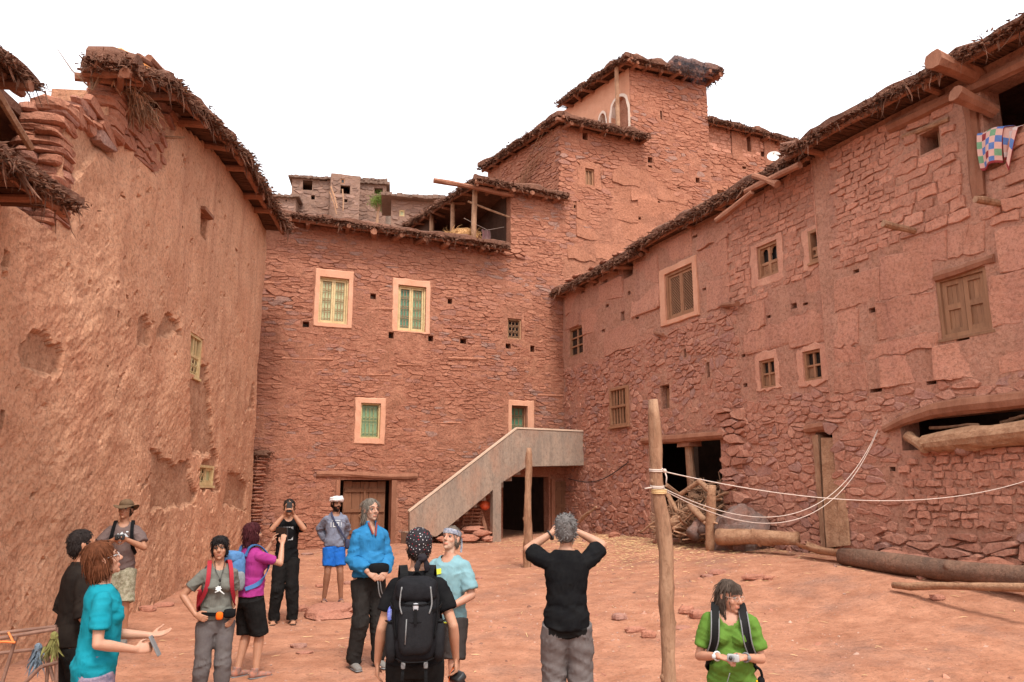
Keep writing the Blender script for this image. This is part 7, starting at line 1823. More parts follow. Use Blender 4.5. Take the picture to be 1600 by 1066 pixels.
        if shoes:
            for q in (1, -1):
                A = s.ft[q]; b = MB()
                if shoes['type'] == 'sandal':
                    b.tube([A + [0, -.075, -.079], A + [q * .006, .05, -.079], A + [q * .014, .185, -.079]], (.036, .040, .040), 14, flat=(.16, (0, 0, 1.0)))
                    b.tube([A + [-.050, .075, -.075], A + [-.02, .085, -.030], A + [.02, .085, -.030], A + [.052, .075, -.075]], .010, 6); b.tube([A + [-.042, -.01, -.07], A + [0, .035, -.010], A + [.042, -.01, -.07]], .009, 6)
                    s.put(b, 'sandal', shoes['mat'])
                else:
                    b.ball(A + [0, -.03, -.04], (.044, .055, .050), 14, 9); b.tube([A + [0, -.02, -.045], A + [q * .008, .07, -.05], A + [q * .012, .155, -.062]], (.047, .045, .040), 14, flat=(.75, (0, 0, 1.0))); b.ball(A + [q * .013, .16, -.060], (.042, .045, .026), 12, 8)
                    b.tube([A + [0, -.01, -.03], A + [0, -.006, .03 if shoes['type'] == 'shoe' else .10]], .049 if shoes['type'] == 'shoe' else .055, 14)
                    V, N, F = remeshed(b, .0075, 3); mb = MB(); mb.add(V, F); sh_ = s.put(mb, 'shoe', shoes['mat'])
                    b = MB(); b.tube([A + [0, -.078, -.078], A + [q * .006, .05, -.078], A + [q * .014, .20, -.076]], (.040, .047, .038), 16, flat=(.20, (0, 0, 1.0))); s.put(b, 'sole', shoes.get('sole', GREYP))
    # accessories --------------------------------------------------------
    def glasses(s, mat):
        b = MB()
        for q in (-1, 1):
            b.tube(s.T([(q * .032 + .021 * math.cos(a), .0965 - .10 * (q * .021 * math.cos(a)) * q * .6, .008 + .016 * math.sin(a)) for a in np.linspace(0, 2 * math.pi, 13)]), .0020, 5, cap=False); b.tube(s.T([(q * .053, .090, .012), (q * .074, .05, .014), (q * .081, -.012, .010)]), .0020, 5)
        b.tube(s.T([(-.011, .098, .012), (.011, .098, .012)]), .0020, 5); s.put(b, 'glasses', mat)
    def world(s, p): return np.array(s.M @ Vector(p))
    def item(s, mb, name, mats, label, cat, smooth=False, origin=None):
        """held or worn thing: top level, placed where the body carries it"""
        mb.v = [np.array([s.M @ Vector(p) for p in v]) for v in mb.v]; o = mb.build(name, mats, None, smooth, origin=mb.v[0].mean(0)); tag(o, label, cat); return o
    def item_root(s, name, label, cat, p): return thing(name, label, cat, s.world(p))
    def sub(s, mb, name, mats, root, smooth=True):
        mb.v = [np.array([s.M @ Vector(p) for p in v]) for v in mb.v]; return mb.build(name, mats, root, smooth)

def ribbon(mb, P, Nn, wd, th=.008, tint=.5):
    P = np.asarray(P, float); Nn = np.asarray(Nn, float); T = np.gradient(P, axis=0); V = []
    for p, n_, t in zip(P, Nn, T):
        n_ = _norm(n_); sdv = _norm(np.cross(_norm(t), n_)); V += [p - sdv * wd / 2, p + sdv * wd / 2, p + sdv * wd / 2 + n_ * th, p - sdv * wd / 2 + n_ * th]
    F = []
    for i in range(len(P) - 1):
        for j in range(4): k = (j + 1) % 4; F.append((i*4 + j, (i+1)*4 + j, (i+1)*4 + k, i*4 + k))
    F += [(0, 1, 2, 3), tuple(len(V) - 4 + j for j in (3, 2, 1, 0))]; mb.add(np.array(V), F, 0, tint)
def spl(P, n=5):
    P = np.asarray(P, float); out = []
    Q = np.concatenate([[2 * P[0] - P[1]], P, [2 * P[-1] - P[-2]]])
    for i in range(1, len(Q) - 2):
        for t in np.linspace(0, 1, n, endpoint=False):
            a, b, c, d = Q[i-1:i+3]; out.append(.5 * (2*b + (c - a) * t + (2*a - 5*b + 4*c - d) * t**2 + (3*b - a - 3*c + d) * t**3))
    return np.array(out + [P[-1]])

def backpack(p, label, c1, c2, c3, seed, size=1.0, zc=1.20, front=True, detail=True, strapw=.048):
    rt = p.item_root('backpack', label, 'backpack', (0, -.2, zc)); k = size
    m1 = pm('pack_a%d' % seed, c1, tuple(v * 1.5 for v in c1), .7, 20, .3, 90); m2 = pm('pack_b%d' % seed, c2, tuple(v * 1.4 for v in c2), .7, 20, .3, 90); m3 = pm('pack_c%d' % seed, c3, None, .6, 20, .2, 60)
    def blob(c, r, mat, name, e=.55, nz=.10, sm=True):
        b = MB(); b.ball(c, r, 26, 18, boxy=e); V = np.concatenate(b.v); d = V - np.asarray(c); V = V + d * (nz * fbm(V[:, 0] * 12, V[:, 1] * 12, V[:, 2] * 30 + seed, seed, 4, .6))[:, None]; b.v = [V]; p.sub(b, name, mat, rt, sm)
    y0 = -.215
    blob((0, y0, zc), (.150 * k, .105 * k, .255 * k), m1, 'main_bag'); blob((0, y0 - .03, zc + .19 * k), (.140 * k, .105 * k, .085 * k), m1, 'lid', .7)
    blob((0, y0 - .085 * k, zc - .03), (.110 * k, .060 * k, .165 * k), m2, 'front_pocket')
    for q in (1, -1): blob((q * .150 * k, y0 - .005, zc - .12 * k), (.040 * k, .075 * k, .125 * k), m2, 'side_pocket', .7)
    ch = max(r[2] for r in p.prof if 1.2 < r[0] < 1.4)
    for q in (1, -1):
        P = spl([(q * .075, -.125, zc + .17), (q * .088, -.09, 1.475), (q * .098, -.01, 1.500), (q * .105, .075, 1.455), (q * .112, ch + .034, 1.36), (q * .125, ch + .036, 1.24), (q * .160, ch * .6, 1.12), (q * .175, -.03, 1.05), (q * .13, -.13, zc - .2)])
        Nn = [np.array([pt[0] * .25, pt[1] + .02, max(0, (pt[2] - 1.38) * 7) + .02]) for pt in P]
        b = MB(); ribbon(b, P, Nn, strapw, .012); p.sub(b, 'shoulder_strap', m3, rt, False)
    if detail:
        for q in (1, -1):
            b = MB(); ribbon(b, spl([(q * .07 * k, y0 - .085 * k, zc - .24 * k), (q * .072 * k, y0 - .10 * k, zc - .30 * k), (q * .075 * k, y0 - .098 * k, zc - (.34 if q < 0 else .42) * k)]), [(0, -1, 0)] * 11, .02, .004); p.sub(b, 'webbing', m3, rt, False)
            b = MB(); b.ball((q * .07 * k, y0 - .11 * k, zc - .25 * k), (.014, .008, .022), 8, 6, boxy=.5); p.sub(b, 'buckle', GREYP, rt)
            b = MB(); b.tube(spl([(q * .128 * k, y0 - .06, zc + .2 * k), (q * .135 * k, y0 - .09, zc + .05), (q * .120 * k, y0 - .10, zc - .1)]), .006, 6); p.sub(b, 'cord', m3, rt)
        for zz, wdt in ((zc + .125 * k, .112), (zc - .215 * k, .12), (zc + .02, .095)):
            b = MB(); b.tube(spl([(-wdt * k, y0 - .075 * k, zz), (-wdt * .5 * k, y0 - .138 * k, zz - .01), (wdt * .5 * k, y0 - .138 * k, zz - .01), (wdt * k, y0 - .075 * k, zz)]), .0045, 5); p.sub(b, 'seam', m3, rt)
        for q in (1, -1):
            b = MB(); ribbon(b, spl([(q * .165 * k, y0 + .05, zc + .10), (q * .150 * k, y0 - .06, zc + .09), (q * .10 * k, y0 - .115, zc + .07)]), [(q, -.4, 0)] * 11, .018, .005); p.sub(b, 'webbing', m3, rt, False)
            b = MB(); b.tube(spl([(q * .09 * k, y0 - .12 * k, zc + .22 * k), (q * .10 * k, y0 - .13 * k, zc + .12 * k), (q * .085 * k, y0 - .142 * k, zc + .06)]), .005, 5); p.sub(b, 'cord', GREYP, rt)
            b = MB(); b.tube([(q * .13 * k, y0 - .072, zc + .005), (q * .165 * k, y0 - .06, zc - .002), (q * .19 * k, y0, zc + .0)], .006, 5); p.sub(b, 'pocket_hem', m3, rt)
        b = MB(); b.ball((0, y0 - .138 * k, zc + .10 * k), (.018, .008, .024), 8, 6, boxy=.5); p.sub(b, 'clip', pm('steel', (.4, .4, .42), None, .35, 10, 0), rt)
        b = MB(); ribbon(b, [(0, y0 - .15 * k, zc + .09), (0, y0 - .155 * k, zc + .0)], [(0, -1, 0)] * 2, .02, .005); p.sub(b, 'webbing', m3, rt, False)
        b = MB(); b.tube([(-.055 * k, y0 - .142 * k, zc + .03), (-.06 * k, y0 - .148 * k, zc - .12 * k)], .004, 5); p.sub(b, 'zip', GREYP, rt)
        b = MB(); b.tube(spl([(-.04, -.115, zc + .26), (0, -.13, zc + .30), (.04, -.115, zc + .26)]), .009, 6); p.sub(b, 'grab_handle', m3, rt)
    return rt
def camera_item(p, c, d, sc=1.0, body=None, label='', lens=True, name='camera', wide=(.058, .022, .036)):
    """compact camera centred at c, lens looking along d (body coordinates)"""
    d = _norm(np.asarray(d, float)); x = _norm(np.cross(d, (0, 0, 1.0))); z = np.cross(x, d); rt = p.item_root(name, label, name, c); c = np.asarray(c, float); body = body or BLACK
    xf = lambda a, b_, e: c + x * a + d * b_ + z * e
    b = MB(); b.ball((0, 0, 0), (wide[0] * sc, wide[1] * sc, wide[2] * sc), 16, 10, boxy=.35); b.v = [np.array([xf(*q) for q in b.v[0]])]; p.sub(b, 'casing', body, rt)
    if lens:
        b = MB(); b.tube([xf(.008, .012, 0), xf(.008, .045 * sc, 0), xf(.008, .062 * sc, 0)], (.027 * sc, .026 * sc, .024 * sc), 14); p.sub(b, 'lens', GREYP if body is not BLACK else BLACK, rt, False)
        b = MB(); b.ball(xf(.008, .063 * sc, 0), .017 * sc, 10, 6); p.sub(b, 'lens_glass', M['glass'], rt)
    b = MB(); b.tube([xf(-.035 * sc, 0, .034 * sc), xf(-.035 * sc, 0, .044 * sc)], .009 * sc, 8); p.sub(b, 'button', GREYP, rt)
    return rt
def slab_item(p, c, d, w_, h_, t_, mat, label, name, screen=None):
    d = _norm(np.asarray(d, float)); x = _norm(np.cross(d, (0, 0, 1.0))); z = np.cross(x, d); c = np.asarray(c, float); rt = p.item_root(name, label, name, c); xf = lambda a, b_, e: c + x * a + d * b_ + z * e
    b = MB(); b.ball((0, 0, 0), (w_ / 2, t_ / 2, h_ / 2), 20, 12, boxy=.18); b.v = [np.array([xf(*q) for q in b.v[0]])]; p.sub(b, 'casing', mat, rt)
    b = MB(); b.box(-w_ * .42, w_ * .42, -t_ * .5 - .001, -t_ * .5 + .001, -h_ * .44, h_ * .44, xf=xf); p.sub(b, 'screen', screen or M['glass'], rt, False)
    b = MB(); b.ball(xf(-w_ * .3, t_ * .5, h_ * .38), (.006, .006, .006), 8, 6); p.sub(b, 'lens', M['glass'], rt); return rt
def px_x(px_, Y, z): return (px_ - 800) / 1200 * (Y * math.cos(PITCH) + (z - 1.9) * math.sin(PITCH))
def folk(px_, Y, h, phi, label, **k): return Person(label, px_x(px_, Y, 1.2), Y, phi, h=h, **k)
TAN = (.40, .195, .115); FAIR = (.46, .245, .16); BROWN = (.26, .12, .07)
blk = pm('black_cotton', (.0075, .0075, .0085), (.012, .012, .0125), .95, 12, .3, 110, .03); blk2 = pm('black_trouser', (.010, .0095, .0095), (.016, .015, .0145), .95, 12, .3, 90, .03)
SHOE_G = pm('grey_shoe', (.13, .12, .11), (.20, .17, .15), .8, 40, .3, 90); BOOT = pm('navy_boot', (.03, .045, .09), (.06, .075, .12), .8, 30, .3, 80)
# 1 man in a black polo shirt at the left
p1 = folk(123, 6.0, 1.64, -48, 'man in a black polo shirt and glasses standing behind a woman in turquoise', seed=1, skin=(.38, .175, .10), hair='short', hairc=(.016, .012, .011), head=(-2, 4, 0), rw=(.26, .17, .93), lw=(-.24, .15, .95), feet=((.12, .05), (-.11, -.05)),
    top=dict(mat=pm('polo_black', (.012, .009, .008), (.020, .015, .012), .9, 12, .3, 110), neck=(0, 0), sleeve=1.02, hem=.88, collar=.035, loose=.014, amp=.004), bottom=dict(mat=blk2), shoes=dict(type='shoe', mat=SHOE_G), belly=.015)
p1.glasses(BLACK)
# 2 woman in turquoise
p2 = folk(160, 5.15, 1.62, -62, 'woman in a turquoise T-shirt with short auburn hair looking up and holding a phone', fem=True, seed=2, skin=(.47, .25, .165), hair='bob', hairc=(.075, .026, .012), head=(4, 16, 0), rw=(.165, .225, 1.045), lw=(-.09, .325, 1.09), rpole=(.5, -1, -.2), lpole=(-.4, -1, -.3), wide=.95, bust=.012,
    rhand=dict(d=(-.25, 1, .05), p=(-.8, 0, -.3), curl=.55), lhand=dict(d=(.2, 1, .1), p=(.3, 0, .9), curl=.18), top=dict(mat=pm('turquoise_jersey', (.006, .185, .24), (.012, .22, .28), .8, 8, .25, 120), sleeve=.72, hem=.76, off=.018, loose=.016, amp=.0075), bottom=dict(mat=pm('patterned_leggings', (.10, .10, .16), (.32, .22, .26), .85, 22, .2, 60)), shoes=dict(type='shoe', mat=SHOE_G))
p2.glasses(pm('silver_rim', (.5, .5, .5), None, .3, 10, 0))
slab_item(p2, (.142, .345, 1.055), (.25, .8, .45), .075, .15, .011, GREYP, 'dark phone held flat in the hand of the woman in turquoise', 'phone')
# 3 man with the hat
camo = pm('camouflage', (.16, .15, .09), (.38, .35, .26), .9, 26, .2, 80, stain=((.10, .07, .04), 20, .8))
p3 = folk(190, 9.9, 1.70, 200, 'man in a brown brimmed hat, grey T-shirt and camouflage shorts', seed=3, skin=(.40, .19, .11), hair='short', hairc=(.03, .02, .014), head=(-14, 6, 0), rw=(.075, .245, 1.27), lw=(-.075, .245, 1.27), rpole=(1, -.4, -.7), lpole=(-1, -.4, -.7), feet=((.12, 0), (-.12, .03)), wide=.86,
    rhand=dict(d=(-.75, .6, .25), p=(0, .9, -.2), curl=.6), lhand=dict(d=(.75, .6, .25), p=(0, .9, -.2), curl=.6), top=dict(mat=pm('grey_tee', (.125, .088, .082), (.155, .11, .10), .9, 10, .3, 110), sleeve=.72, hem=.90, off=.020, loose=.02), bottom=dict(mat=camo, len=.98, off=.03, flare=.022, name='shorts'), shoes=dict(type='shoe', mat=SHOE_G))
b = MB(); b.ball((0, -.014, .075), (.086, .105, .068), 22, 12); a = np.linspace(0, 2 * math.pi, 33)
G = [[(r * 1.0 * math.cos(t), -.012 + r * 1.12 * math.sin(t), .052 + dz + .030 * math.cos(2 * t) ** 1 * (r - .08) / .07) for t in a] for r, dz in ((.080, .006), (.11, .0), (.142, -.008), (.152, -.012))]
b.grid(np.array(G)); b.grid((np.array(G) - [0, 0, .006])[::-1]); b.v = [p3.T(v) for v in b.v]; p3.put(b, 'hat', pm('hat_felt', (.115, .072, .042), (.155, .10, .06), .9, 12, .3, 80))
for q in (1, -1):
    b = MB(); P = spl([(q * .10, -.10, 1.44), (q * .10, -.02, 1.492), (q * .105, .08, 1.43), (q * .115, .142, 1.32), (q * .135, .12, 1.18), (q * .17, .03, 1.08)]); ribbon(b, P, [(x_ * .3, y_ + .03, max(0, (z_ - 1.38) * 7) + .02) for x_, y_, z_ in P], .04, .01)
    if q == 1: r3 = p3.item_root('daypack', 'black daypack whose straps cross the grey T-shirt of the man with the hat', 'backpack', (0, -.2, 1.2)); bb = MB(); bb.ball((0, -.20, 1.2), (.135, .085, .21), 18, 12, boxy=.6); p3.sub(bb, 'main_bag', blk, r3)
    p3.sub(b, 'shoulder_strap', blk, r3, False)
camera_item(p3, (0, .315, 1.305), (0, 1, 0), 1.0, None, 'small black camera held at chest height by the man with the hat')
def print_patch(p, z0, z1, x0, x1, mat, name, pts=None, seed=0, y_extra=.016, shapes=None):
    """thin print lying on the chest cloth"""
    def ys(x, z):
        r = resamp(p.prof, [z])[0]; e = 2.3; t = min(.98, abs(x) / (r[1] + .03)); return r[3] + (r[2] + .014) * (1 - t ** e) ** (1 / e) + y_extra
    b = MB()
    for P in shapes:
        n = len(P); C = np.mean(P, 0); V = [(x0 + (x1 - x0) * u, ys(x0 + (x1 - x0) * u, z0 + (z1 - z0) * v), z0 + (z1 - z0) * v) for u, v in P] ; V2 = [(x, y - .006, z) for x, y, z in V]
        b.add(V + V2, [tuple(range(n)), *[(i, n + i, n + (i + 1) % n, (i + 1) % n) for i in range(n)]])
    return p.put(b, name, mat, False)
def star(cx, cy, r, n=9, k=.55, ax=1.0): return [(cx + ax * r * (1 if i % 2 == 0 else k) * math.cos(math.pi * i / n), cy + r * (1 if i % 2 == 0 else k) * math.sin(math.pi * i / n)) for i in range(2 * n)]
PRW = pm('pale_print', (.58, .62, .64), None, .85, 10, 0)
print_patch(p3, 1.28, 1.37, .09, -.09, PRW, 'shirt_print', y_extra=.022, shapes=[[(.05, .2), (.25, .75), (.35, .55), (.5, .95), (.62, .6), (.72, .7), (.95, .2)], [(.75, .85), (.9, .85), (.9, 1.0), (.75, 1.0)]])
# 4 woman with the red backpack
p4 = folk(342, 7.25, 1.50, 206, 'black haired woman in a grey T-shirt with her hand on her hip', fem=True, seed=4, skin=(.41, .20, .12), hair='page', hairc=(.012, .010, .010), head=(-10, 2, 4), rw=(.205, .085, .985), rpole=(1, -.55, .05), lw=(-.17, .05, .93), lpole=(-.25, -1, 0), wide=.96, bust=.03, feet=((.13, .02), (-.10, .06)),
    rhand=dict(d=(-.7, .62, -.35), p=(-.2, -.8, .1), curl=.25), lhand=dict(d=(.4, .7, -.5), p=(.6, -.6, 0), curl=.3), top=dict(mat=pm('grey_green_tee', (.125, .125, .108), (.15, .15, .13), .9, 10, .3, 120), sleeve=.66, hem=.93, off=.014), bottom=dict(mat=pm('charcoal_trouser', (.095, .082, .082), (.12, .105, .10), .85, 10, .3, 90), len=1.62, off=.013, amp=.006), shoes=dict(type='boot', mat=BOOT))
print_patch(p4, 1.18, 1.28, .062, -.062, pm('white_print', (.66, .68, .66), None, .85, 10, 0), 'shirt_print', y_extra=.052, shapes=[star(.42, .62, .30, 7, .72, .9), [(.5, .5), (.62, .42), (.95, .05), (.88, .02), (.55, .33)], [(.15, .3), (.5, .42), (.5, .36), (.18, .22)]])
backpack(p4, 'red and black backpack on the woman in grey with her hand on her hip', (.05, .05, .055), (.33, .022, .034), (.30, .024, .036), 4, .95, 1.19, strapw=.042)
rt = p4.item_root('belt_pouch', 'black belt bag with an orange pocket on the woman in grey', 'bag', (0, .15, .98))
b = MB(); b.ball((-.12, .140, .985), (.062, .042, .046), 14, 9, boxy=.6); p4.sub(b, 'pouch', blk, rt)
b = MB(); b.ball((-.02, .155, .968), (.036, .032, .040), 14, 9, boxy=.65); p4.sub(b, 'orange_pocket', pm('orange_fabric', (.80, .13, .012), None, .6, 10, .2, 60), rt)
b = MB(); ribbon(b, spl([(.19, .02, 1.0), (.13, .125, .99), (0, .15, .985), (-.13, .125, .99), (-.19, .02, 1.0)]), [(x, y + .05, 0) for x, y, z in spl([(.19, .02, 1.0), (.13, .125, .99), (0, .15, .985), (-.13, .125, .99), (-.19, .02, 1.0)])], .035, .006); p4.sub(b, 'belt', blk, rt, False)
b = MB(); b.tube(p4.T([(.05, .01, -.12)]).tolist() + [(.045, .115, 1.42), (.0, .165, 1.33), (-.03, .12, 1.43), (-.05, .03, 1.5)], .004, 5); b.ball((.0, .175, 1.325), (.012, .008, .022), 8, 6); p4.put(b, 'necklace', BLACK)
# 5 woman in magenta photographing with a tablet
p5 = folk(393, 8.5, 1.56, -40, 'woman in a magenta T-shirt and black shorts raising a tablet to take a picture', fem=True, seed=5, skin=(.47, .245, .155), hair='bob', hairc=(.040, .010, .012), head=(2, 2, 0), rw=(.125, .33, 1.50), lw=(-.115, .34, 1.50), rpole=(.5, .2, -1), lpole=(-.5, .2, -1), wide=1.08, bust=.03, feet=((.12, .07), (-.10, -.03)), belly=.02,
    rhand=dict(d=(-.15, .25, 1), p=(-.5, .6, 0), curl=.45), lhand=dict(d=(.15, .25, 1), p=(.5, .6, 0), curl=.45), top=dict(mat=pm('magenta_jersey', (.27, .028, .16), (.31, .036, .18), .8, 8, .25, 120), sleeve=.70, hem=.92, off=.014), bottom=dict(mat=blk2, len=1.02, off=.028, flare=.012, name='shorts'), shoes=dict(type='shoe', mat=pm('trail_shoe', (.17, .15, .14), (.42, .16, .10), .8, 26, .3, 90)))
slab_item(p5, (0, .40, 1.61), (0, 1, .05), .25, .175, .012, BLACK, 'black tablet held up by the woman in magenta', 'tablet')
backpack(p5, 'small blue and grey backpack on the woman in magenta', (.06, .14, .28), (.17, .185, .195), (.05, .13, .29), 5, .86, 1.21, detail=False)
# 6 man photographing with a phone
p6 = folk(449, 11.7, 1.75, 196, 'man in black T-shirt and trousers holding a phone up to his eyes', seed=6, skin=(.38, .18, .105), hair='short', hairc=(.018, .013, .011), head=(0, 2, 0), rw=(.068, .225, 1.53), lw=(-.068, .225, 1.53), rpole=(.8, .2, -1), lpole=(-.8, .2, -1), wide=.86, feet=((.13, .02), (-.13, .05)),
    rhand=dict(d=(-.35, .35, .9), p=(-.6, .3, 0), curl=.55), lhand=dict(d=(.35, .35, .9), p=(.6, .3, 0), curl=.55), top=dict(mat=blk, sleeve=.62, hem=.86, off=.018, loose=.014, neck=(.02, .06)), bottom=dict(mat=blk2, off=.022), shoes=dict(type='sandal', mat=pm('dark_sandal', (.045, .03, .025), None, .8, 10, .2, 60)))
slab_item(p6, (0, .275, 1.645), (0, 1, 0), .075, .15, .012, BLACK, 'dark phone held up before the face of the man in black', 'phone')
print_patch(p6, 1.17, 1.36, .075, -.075, pm('grey_print', (.50, .52, .52), (.16, .16, .17), .85, 40, 0), 'shirt_print', y_extra=.020, shapes=[[(0, 0), (1, 0), (1, 1), (0, 1)]])
# 7 man with the white turban
p7 = folk(523, 12.75, 1.64, 199, 'man in a white turban, grey blue sweatshirt and blue shorts standing on a flat rock', seed=7, skin=BROWN, hair='short', hairc=(.010, .008, .007), beard=(.018, .012, .010), head=(18, -4, 0), rw=(.10, -.17, .98), lw=(-.10, -.17, .96), rpole=(.8, -.8, .1), lpole=(-.8, -.8, .1), wide=.84, z=gz(-2.95, 12.75) + .11 * 1.40, feet=((.13, -.02), (-.14, .04)),
    rhand=dict(d=(-1, .05, -.1), p=(0, 1, 0), curl=.5), lhand=dict(d=(1, 0, -.1), p=(0, 1, 0), curl=.5), top=dict(mat=pm('grey_blue_sweat', (.155, .17, .225), (.19, .205, .26), .9, 12, .3, 120), sleeve=1.86, hem=.93, off=.022, loose=.012, amp=.009), bottom=dict(mat=pm('blue_shorts', (.012, .10, .40), (.02, .13, .46), .8, 10, .3, 90), len=.72, off=.020, flare=.012, name='shorts'), shoes=dict(type='sandal', mat=pm('mauve_sandal', (.14, .09, .10), None, .8, 10, .2, 60)))
b = MB(); b.ball((0, -.015, .075), (.090, .108, .062), 22, 12)
for j, (z_, r_, tl) in enumerate(((.050, .096, .10), (.070, .102, -.14), (.088, .098, .20), (.104, .084, -.25))): b.tube([(r_ * math.cos(t), -.012 + r_ * 1.12 * math.sin(t), z_ + .018 * math.sin(t) * (1 + tl) + tl * .05 * math.cos(t)) for t in np.linspace(0, 2 * math.pi, 30)], .021, 10, jit=.05)
V, N, F = remeshed(b, .006, 2); V = V + N * (.003 * (1 - 2 * np.abs(vnoise(V[:, 0] * 20, V[:, 1] * 20, V[:, 2] * 90, 4))))[:, None]; mb = MB(); mb.add(p7.T(V), F); p7.put(mb, 'turban', pm('white_turban', (.62, .60, .60), (.70, .68, .67), .9, 12, .3, 120))
def block_letters(s, z0, z1, x0, x1):
    """simple block capitals as strokes in a unit cell each"""
    G_ = {'I': [(.4, 0, .6, 1)], 'C': [(.1, .1, .3, .9), (.1, .8, .85, 1), (.1, 0, .85, .2)], 'O': [(.1, .1, .3, .9), (.65, .1, .85, .9), (.1, .82, .85, 1), (.1, 0, .85, .18)], 'N': [(.1, 0, .28, 1), (.67, 0, .85, 1), (.28, .6, .48, .95), (.46, .3, .67, .65)], '6': [(.1, .1, .3, .9), (.1, .82, .85, 1), (.1, 0, .85, .18), (.65, .1, .85, .5), (.2, .45, .85, .6)], '!': [(.4, .3, .6, 1), (.4, 0, .6, .18)]}
    out = []; n = len(s)
    for i, c in enumerate(s):
        for a, b_, c2, d in G_[c]: out.append([((i + a) / n, b_), ((i + c2) / n, b_), ((i + c2) / n, d), ((i + a) / n, d)])
    return out
print_patch(p7, 1.245, 1.325, .115, -.115, PRW, 'shirt_lettering', y_extra=.027, shapes=block_letters('ICO!', 0, 0, 0, 0))
print_patch(p7, 1.345, 1.362, .07, -.07, PRW, 'shirt_lettering', y_extra=.027, shapes=[[(i / 12 + .01, 0), (i / 12 + .06, 0), (i / 12 + .06, 1), (i / 12 + .01, 1)] for i in range(12)])
rt = p7.item_root('shoulder_bag', 'small navy shoulder bag slung across the man in the white turban', 'bag', (-.2, .05, .98)); nv = pm('navy_bag', (.04, .045, .08), None, .8, 10, .2, 60)
P = spl([(.07, -.02, 1.49), (.075, .07, 1.46), (.04, .150, 1.36), (-.05, .162, 1.22), (-.14, .13, 1.08), (-.19, .07, 1.0)]); b = MB(); ribbon(b, P, [(x, y + .04, max(0, (z - 1.4) * 6)) for x, y, z in P], .032, .008); p7.sub(b, 'strap', nv, rt, False)
b = MB(); b.ball((-.215, .06, .955), (.05, .06, .085), 14, 9, boxy=.6); p7.sub(b, 'pouch', nv, rt)
# 8 man in the blue pullover
p8 = folk(577, 8.9, 1.79, 212, 'grey haired man in a bright blue pullover and black trousers looking to the side', seed=8, skin=(.46, .25, .17), hair='long', hairc=(.105, .09, .075), beard=(.29, .19, .14), head=(10, 3, 0), rw=(.105, .225, 1.005), lw=(-.11, .225, 1.01), rpole=(.45, -1, -.1), lpole=(-.45, -1, -.1), belly=.03, wide=.86, feet=((.13, .0), (-.13, .03)),
    rhand=dict(d=(-.7, .45, -.55), p=(-.2, -.7, -.3), curl=.3), lhand=dict(d=(.6, .5, -.6), p=(.2, -.7, -.3), curl=.35), top=dict(mat=pm('blue_fleece', (.02, .14, .31), (.03, .175, .36), .85, 8, .3, 120), neck=(.085, .03), sleeve=1.93, hem=.93, off=.020, loose=.012, collar=.045, amp=.009), bottom=dict(mat=pm('black_hiking', (.018, .016, .015), (.026, .023, .021), .85, 10, .3, 90), off=.020, amp=.007), shoes=dict(type='shoe', mat=pm('grey_hiking_shoe', (.15, .14, .13), (.22, .20, .18), .85, 30, .3, 80)))
rt = p8.item_root('waist_bag', 'black waist bag worn at the belly of the man in the blue pullover', 'bag', (0, .2, 1.02)); b = MB(); b.ball((-.02, .225, 1.03), (.115, .05, .055), 16, 10, boxy=.6); p8.sub(b, 'pouch', blk, rt)
P = spl([(.20, -.02, 1.02), (.17, .13, 1.02), (.05, .215, 1.03), (-.1, .205, 1.03), (-.2, .06, 1.02)]); b = MB(); ribbon(b, P, [(x, y + .02, 0) for x, y, z in P], .035, .007); p8.sub(b, 'belt', blk, rt, False)
b = MB(); b.tube(spl([(-.02, .25, .99), (-.03, .26, .88), (-.06, .24, .78), (-.10, .22, .74), (-.09, .22, .70), (-.03, .25, .76), (.0, .26, .90)]), .006, 5); p8.sub(b, 'dangling_strap', GREYP, rt)
b = MB(); b.tube(spl([(.05, .06, 1.50), (.035, .10, 1.44), (.02, .135, 1.38)]), .010, 6); b.tube(spl([(-.05, .06, 1.50), (-.03, .10, 1.44), (-.01, .135, 1.36)]), .010, 6); p8.put(b, 'neck_cord', pm('wine_cord', (.20, .05, .045), None, .8, 10, .2, 60))
# 9 woman with the big black backpack, seen from behind
p9 = folk(651, 5.35, 1.70, 6, 'woman in black seen from behind with a big black backpack and a dotted bandana', fem=True, seed=9, skin=(.47, .245, .155), hair='short', hairc=(.020, .014, .012), head=(16, 8, 0), rw=(.275, .03, .89), lw=(-.255, .05, .87), rpole=(.4, -1, 0), lpole=(-.4, -1, 0), wide=.98, bust=.03, feet=((.12, .0), (-.12, .02)),
    rhand=dict(d=(.05, .05, -1), p=(-1, .2, 0), curl=.75), lhand=dict(d=(0, .1, -1), p=(1, .2, 0), curl=.4), top=dict(mat=blk, sleeve=.62, hem=.88, off=.016, loose=.014), bottom=dict(mat=blk2, off=.016, amp=.006), shoes=dict(type='shoe', mat=SHOE_G))
b = MB(); b.ball((0, -.020, .050), (.090, .106, .088), 26, 16); b.ball((0, -.055, .01), (.083, .068, .075), 20, 12); V, N, F = remeshed(b, .0055, 2); V = V + N * (.003 * fbm(V[:, 0] * 30, V[:, 1] * 30, V[:, 2] * 40, 3, 3))[:, None]
mb = MB(); mb.add(p9.T(V), F); p9.put(mb, 'bandana', pm('bandana_cotton', (.020, .018, .022), (.03, .027, .03), .85, 12, .3, 120))
mb = MB(); rg = random.Random(2); L = V; used = []
